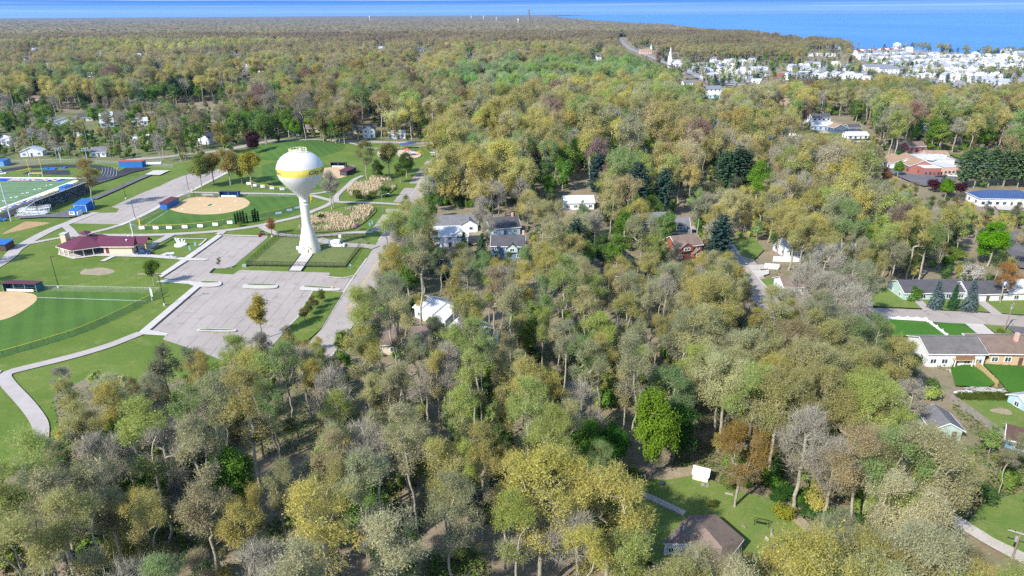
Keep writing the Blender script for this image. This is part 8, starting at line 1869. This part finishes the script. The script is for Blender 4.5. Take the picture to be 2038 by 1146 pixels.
# ---- the far canopy to the horizon: one rough sheet
def canopy():
    r0, r1 = 2650.0, 33000.0; rs = [r0]
    while rs[-1] < r1: rs.append(rs[-1] * 1.0052 + 1.5)
    rs = np.array(rs); th = np.radians(np.arange(-47, 47.01, .13)); Rg, Tg = np.meshgrid(rs, th, indexing='ij')
    rg = np.random.default_rng(4)
    X = Rg * np.sin(Tg); Y = Rg * np.cos(Tg); X += rg.normal(0, .0008, X.shape) * Rg; Y += rg.normal(0, .0015, Y.shape) * Rg
    big = value_noise(X, Y, 700, 41); Z = 6 + 15 * rg.random(X.shape) ** .7 + 8 * (big - .5) + 14 * (value_noise(X, Y, 4000, 45) - .5) * np.clip(Rg / 12000, 0, 1)
    c1 = np.array([.29, .235, .145]); c2 = np.array([.20, .220, .095]); c3 = np.array([.060, .095, .050]); c4 = np.array([.25, .19, .14])
    u = rg.random(X.shape); w = value_noise(X, Y, 260, 43)[..., None]
    C = c1 * (1 - w) + c4 * w; C = np.where((u > .72)[..., None], c2, C); C = np.where((u > .92)[..., None], c3, C); C = C * rg.uniform(.75, 1.25, X.shape)[..., None]
    n, m_ = X.shape; idx = np.arange(n * m_).reshape(n, m_)
    F = np.stack([idx[:-1, :-1], idx[:-1, 1:], idx[1:, 1:], idx[1:, :-1]], -1).reshape(-1, 4)
    ctrx = X.ravel()[F].mean(1); ctry = Y.ravel()[F].mean(1)
    F = F[~pin([LK], ctrx, ctry)][:, ::-1]
    me = np_mesh('far_canopy', [(np.stack([X.ravel(), Y.ravel(), Z.ravel()], 1), np.ascontiguousarray(F), 0)], [])
    a = me.attributes.new('tint', 'FLOAT_COLOR', 'POINT'); a.data.foreach_set('color', np.concatenate([.72 * C.reshape(-1, 3), np.ones((n * m_, 1))], 1).astype(np.float32).ravel())
    mt, nt, out = new_mat('far_canopy'); at_ = N(nt, 'ShaderNodeAttribute', attribute_name='tint'); b = N(nt, 'ShaderNodeBsdfDiffuse'); nt.links.new(at_.outputs['Color'], b.inputs[0]); nt.links.new(b.outputs[0], out.inputs[0])
    me.materials.append(mt)
    o = link('far_canopy', me); tag(o, kind='stuff'); o['label'] = 'far wooded plain reaching to the horizon'
canopy()

# ---- reeds
def reeds(name, polys, lab, dens):
    P = []
    for pl in polys:
        q = smooth(px(*pl), 2, True); xs = [p.x for p in q]; ys = [p.y for p in q]; A = (max(xs) - min(xs)) * (max(ys) - min(ys)); n = int(A * dens)
        X = nrg.uniform(min(xs), max(xs), n); Y = nrg.uniform(min(ys), max(ys), n); k = pin([[(p.x, p.y) for p in q]], X, Y); X, Y = X[k], Y[k]
        w = value_noise(X, Y, 7, 77) > .30; P.append(np.stack([X[w], Y[w]], 1))
    P = np.concatenate(P); m_ = len(P); h = nrg.uniform(1.1, 2.2, m_); a = nrg.uniform(0, 6.28, m_); d = np.stack([np.cos(a), np.sin(a)], 1) * .09; lean = nrg.normal(0, .35, (m_, 2))
    Vv = np.zeros((m_, 4, 3)); Vv[:, 0, :2] = P - d * .5; Vv[:, 1, :2] = P + d * .5; Vv[:, 2, :2] = P + d + lean; Vv[:, 3, :2] = P - d + lean; Vv[:, 2, 2] = Vv[:, 3, 2] = h
    mt, nt, out = new_mat('dry_reeds'); rn = N(nt, 'ShaderNodeNewGeometry').outputs['Random Per Island']
    c = mixc(nt, rn, (.44, .34, .19), (.66, .55, .37)); dd = N(nt, 'ShaderNodeBsdfDiffuse'); nt.links.new(c, dd.inputs[0]); nt.links.new(dd.outputs[0], out.inputs[0])
    o = link(name, np_mesh(name, [(Vv.reshape(-1, 3), np.arange(m_ * 4).reshape(-1, 4), 0)], [mt])); tag(o, kind='stuff'); o['label'] = lab
reeds('reeds', [[(687, 384), (706, 367), (720, 358), (754, 354), (779, 360), (793, 371), (774, 387), (754, 394), (727, 394), (704, 393)]], 'dry tan reeds in the upper reed bed', 9)
reeds('reeds', [[(600, 447), (620, 434), (658, 426), (697, 418), (738, 411), (745, 418), (733, 432), (714, 449), (697, 459), (639, 462), (596, 458)]], 'dry tan reeds in the lower reed bed beside the tower', 9)
# ground cover of the wood floor: low green patches
def cover():
    u = nrg.uniform(-40, 2080, 75000); v = 400 + 780 * nrg.random(75000) ** .62
    dx = np.array([at(a, b)[:2] for a, b in zip(u, v)]); X, Y = dx[:, 0], dx[:, 1]
    k = (value_noise(X, Y, 9, 61) > .44) & ~pin(CLEAR, X, Y); P = np.stack([X[k], Y[k], nrg.uniform(.1, .6, k.sum())], 1)
    Vv, Fa = leaves(nrg, P, 3, .35, .42, np.array([0, 0, -50.]), .5, .6)
    mt, nt, out = new_mat('undergrowth_leaves'); rn = N(nt, 'ShaderNodeNewGeometry').outputs['Random Per Island']
    c = mixc(nt, rn, (.055, .115, .018), (.15, .21, .04)); dd = N(nt, 'ShaderNodeBsdfDiffuse'); nt.links.new(c, dd.inputs[0]); nt.links.new(dd.outputs[0], out.inputs[0])
    o = link('undergrowth', np_mesh('undergrowth', [(Vv, Fa, 0)], [mt])); tag(o, kind='stuff'); o['label'] = 'low green undergrowth scattered over the wood floor'
cover()
# ------------------------------------------------------------------ light, sky, air
el = math.asin(SUN_DIR.z); az = math.atan2(SUN_DIR.x, SUN_DIR.y)
sun = bpy.data.lights.new('sun', 'SUN'); sun.energy = 3.3; sun.angle = R_(.53); sun.color = (1.0, .955, .88)
so = bpy.data.objects.new('sun', sun); COL.objects.link(so); so.rotation_euler = SUN_DIR.to_track_quat('Z', 'Y').to_euler()
W = bpy.data.worlds.new('World'); SC.world = W; W.use_nodes = True; nt = W.node_tree; nt.nodes.clear()
out = nt.nodes.new('ShaderNodeOutputWorld'); bg = nt.nodes.new('ShaderNodeBackground'); bg.inputs[1].default_value = SKY_STRENGTH
sky = nt.nodes.new('ShaderNodeTexSky'); sky.sky_type = 'NISHITA'; sky.sun_disc = False; sky.sun_elevation = el; sky.sun_rotation = az; sky.altitude = 200; sky.air_density = 1.0; sky.dust_density = .25; sky.ozone_density = 3.0
tc = nt.nodes.new('ShaderNodeTexCoord'); sx = N(nt, 'ShaderNodeSeparateXYZ'); nt.links.new(tc.outputs['Generated'], sx.inputs[0])
# thin bands of cirrus lying along the horizon
mp = N(nt, 'ShaderNodeMapping'); mp.inputs['Scale'].default_value = (1.1, .4, 330.0); mp.inputs['Rotation'].default_value = (0, R_(.25), 0); nt.links.new(tc.outputs['Generated'], mp.inputs[0])
n1 = noise(nt, mp.outputs[0], 1.0, 5.0, .62, .2)
low = mth(nt, 'SUBTRACT', 1.0, ramp(nt, sx.outputs[2], .0, .35))
cl = mth(nt, 'MULTIPLY', ramp(nt, n1, .48, .70), .75)
band = mixc(nt, ramp(nt, sx.outputs[2], -.001, .022), (1.0, 1.9, 3.0), (.155, .80, 2.75))
band = mixc(nt, cl, band, (2.15, 2.7, 3.15))
c = mixc(nt, ramp(nt, sx.outputs[2], .05, .22), band, sky.outputs[0])
nt.links.new(c, bg.inputs[0]); nt.links.new(bg.outputs[0], out.inputs[0])
if HAZE > 0:
    hz = MB(); hz.box((0, 0, 65), (98000, 98000, 132)); mt, nt2, o2 = new_mat('haze_air'); v = N(nt2, 'ShaderNodeVolumePrincipled'); v.inputs['Color'].default_value = (.26, .52, 1.0, 1); v.inputs['Density'].default_value = HAZE; v.inputs['Anisotropy'].default_value = .1
    nt2.links.new(v.outputs[0], o2.inputs['Volume']); tag(hz.build('haze', mt), kind='stuff')['label'] = 'thin bluish air over the far woods'
SC.view_settings.view_transform = 'Standard'; SC.view_settings.look = 'None'; SC.view_settings.exposure = EXPOSURE; SC.view_settings.gamma = 1.0
SC.render.engine = 'CYCLES'
cy = SC.cycles
cy.max_bounces = 4; cy.diffuse_bounces = 2; cy.glossy_bounces = 2; cy.transmission_bounces = 2; cy.volume_bounces = 0; cy.transparent_max_bounces = 4
cy.use_denoising = DENOISE
cy.use_light_tree = False
cy.sample_clamp_indirect = 3.0
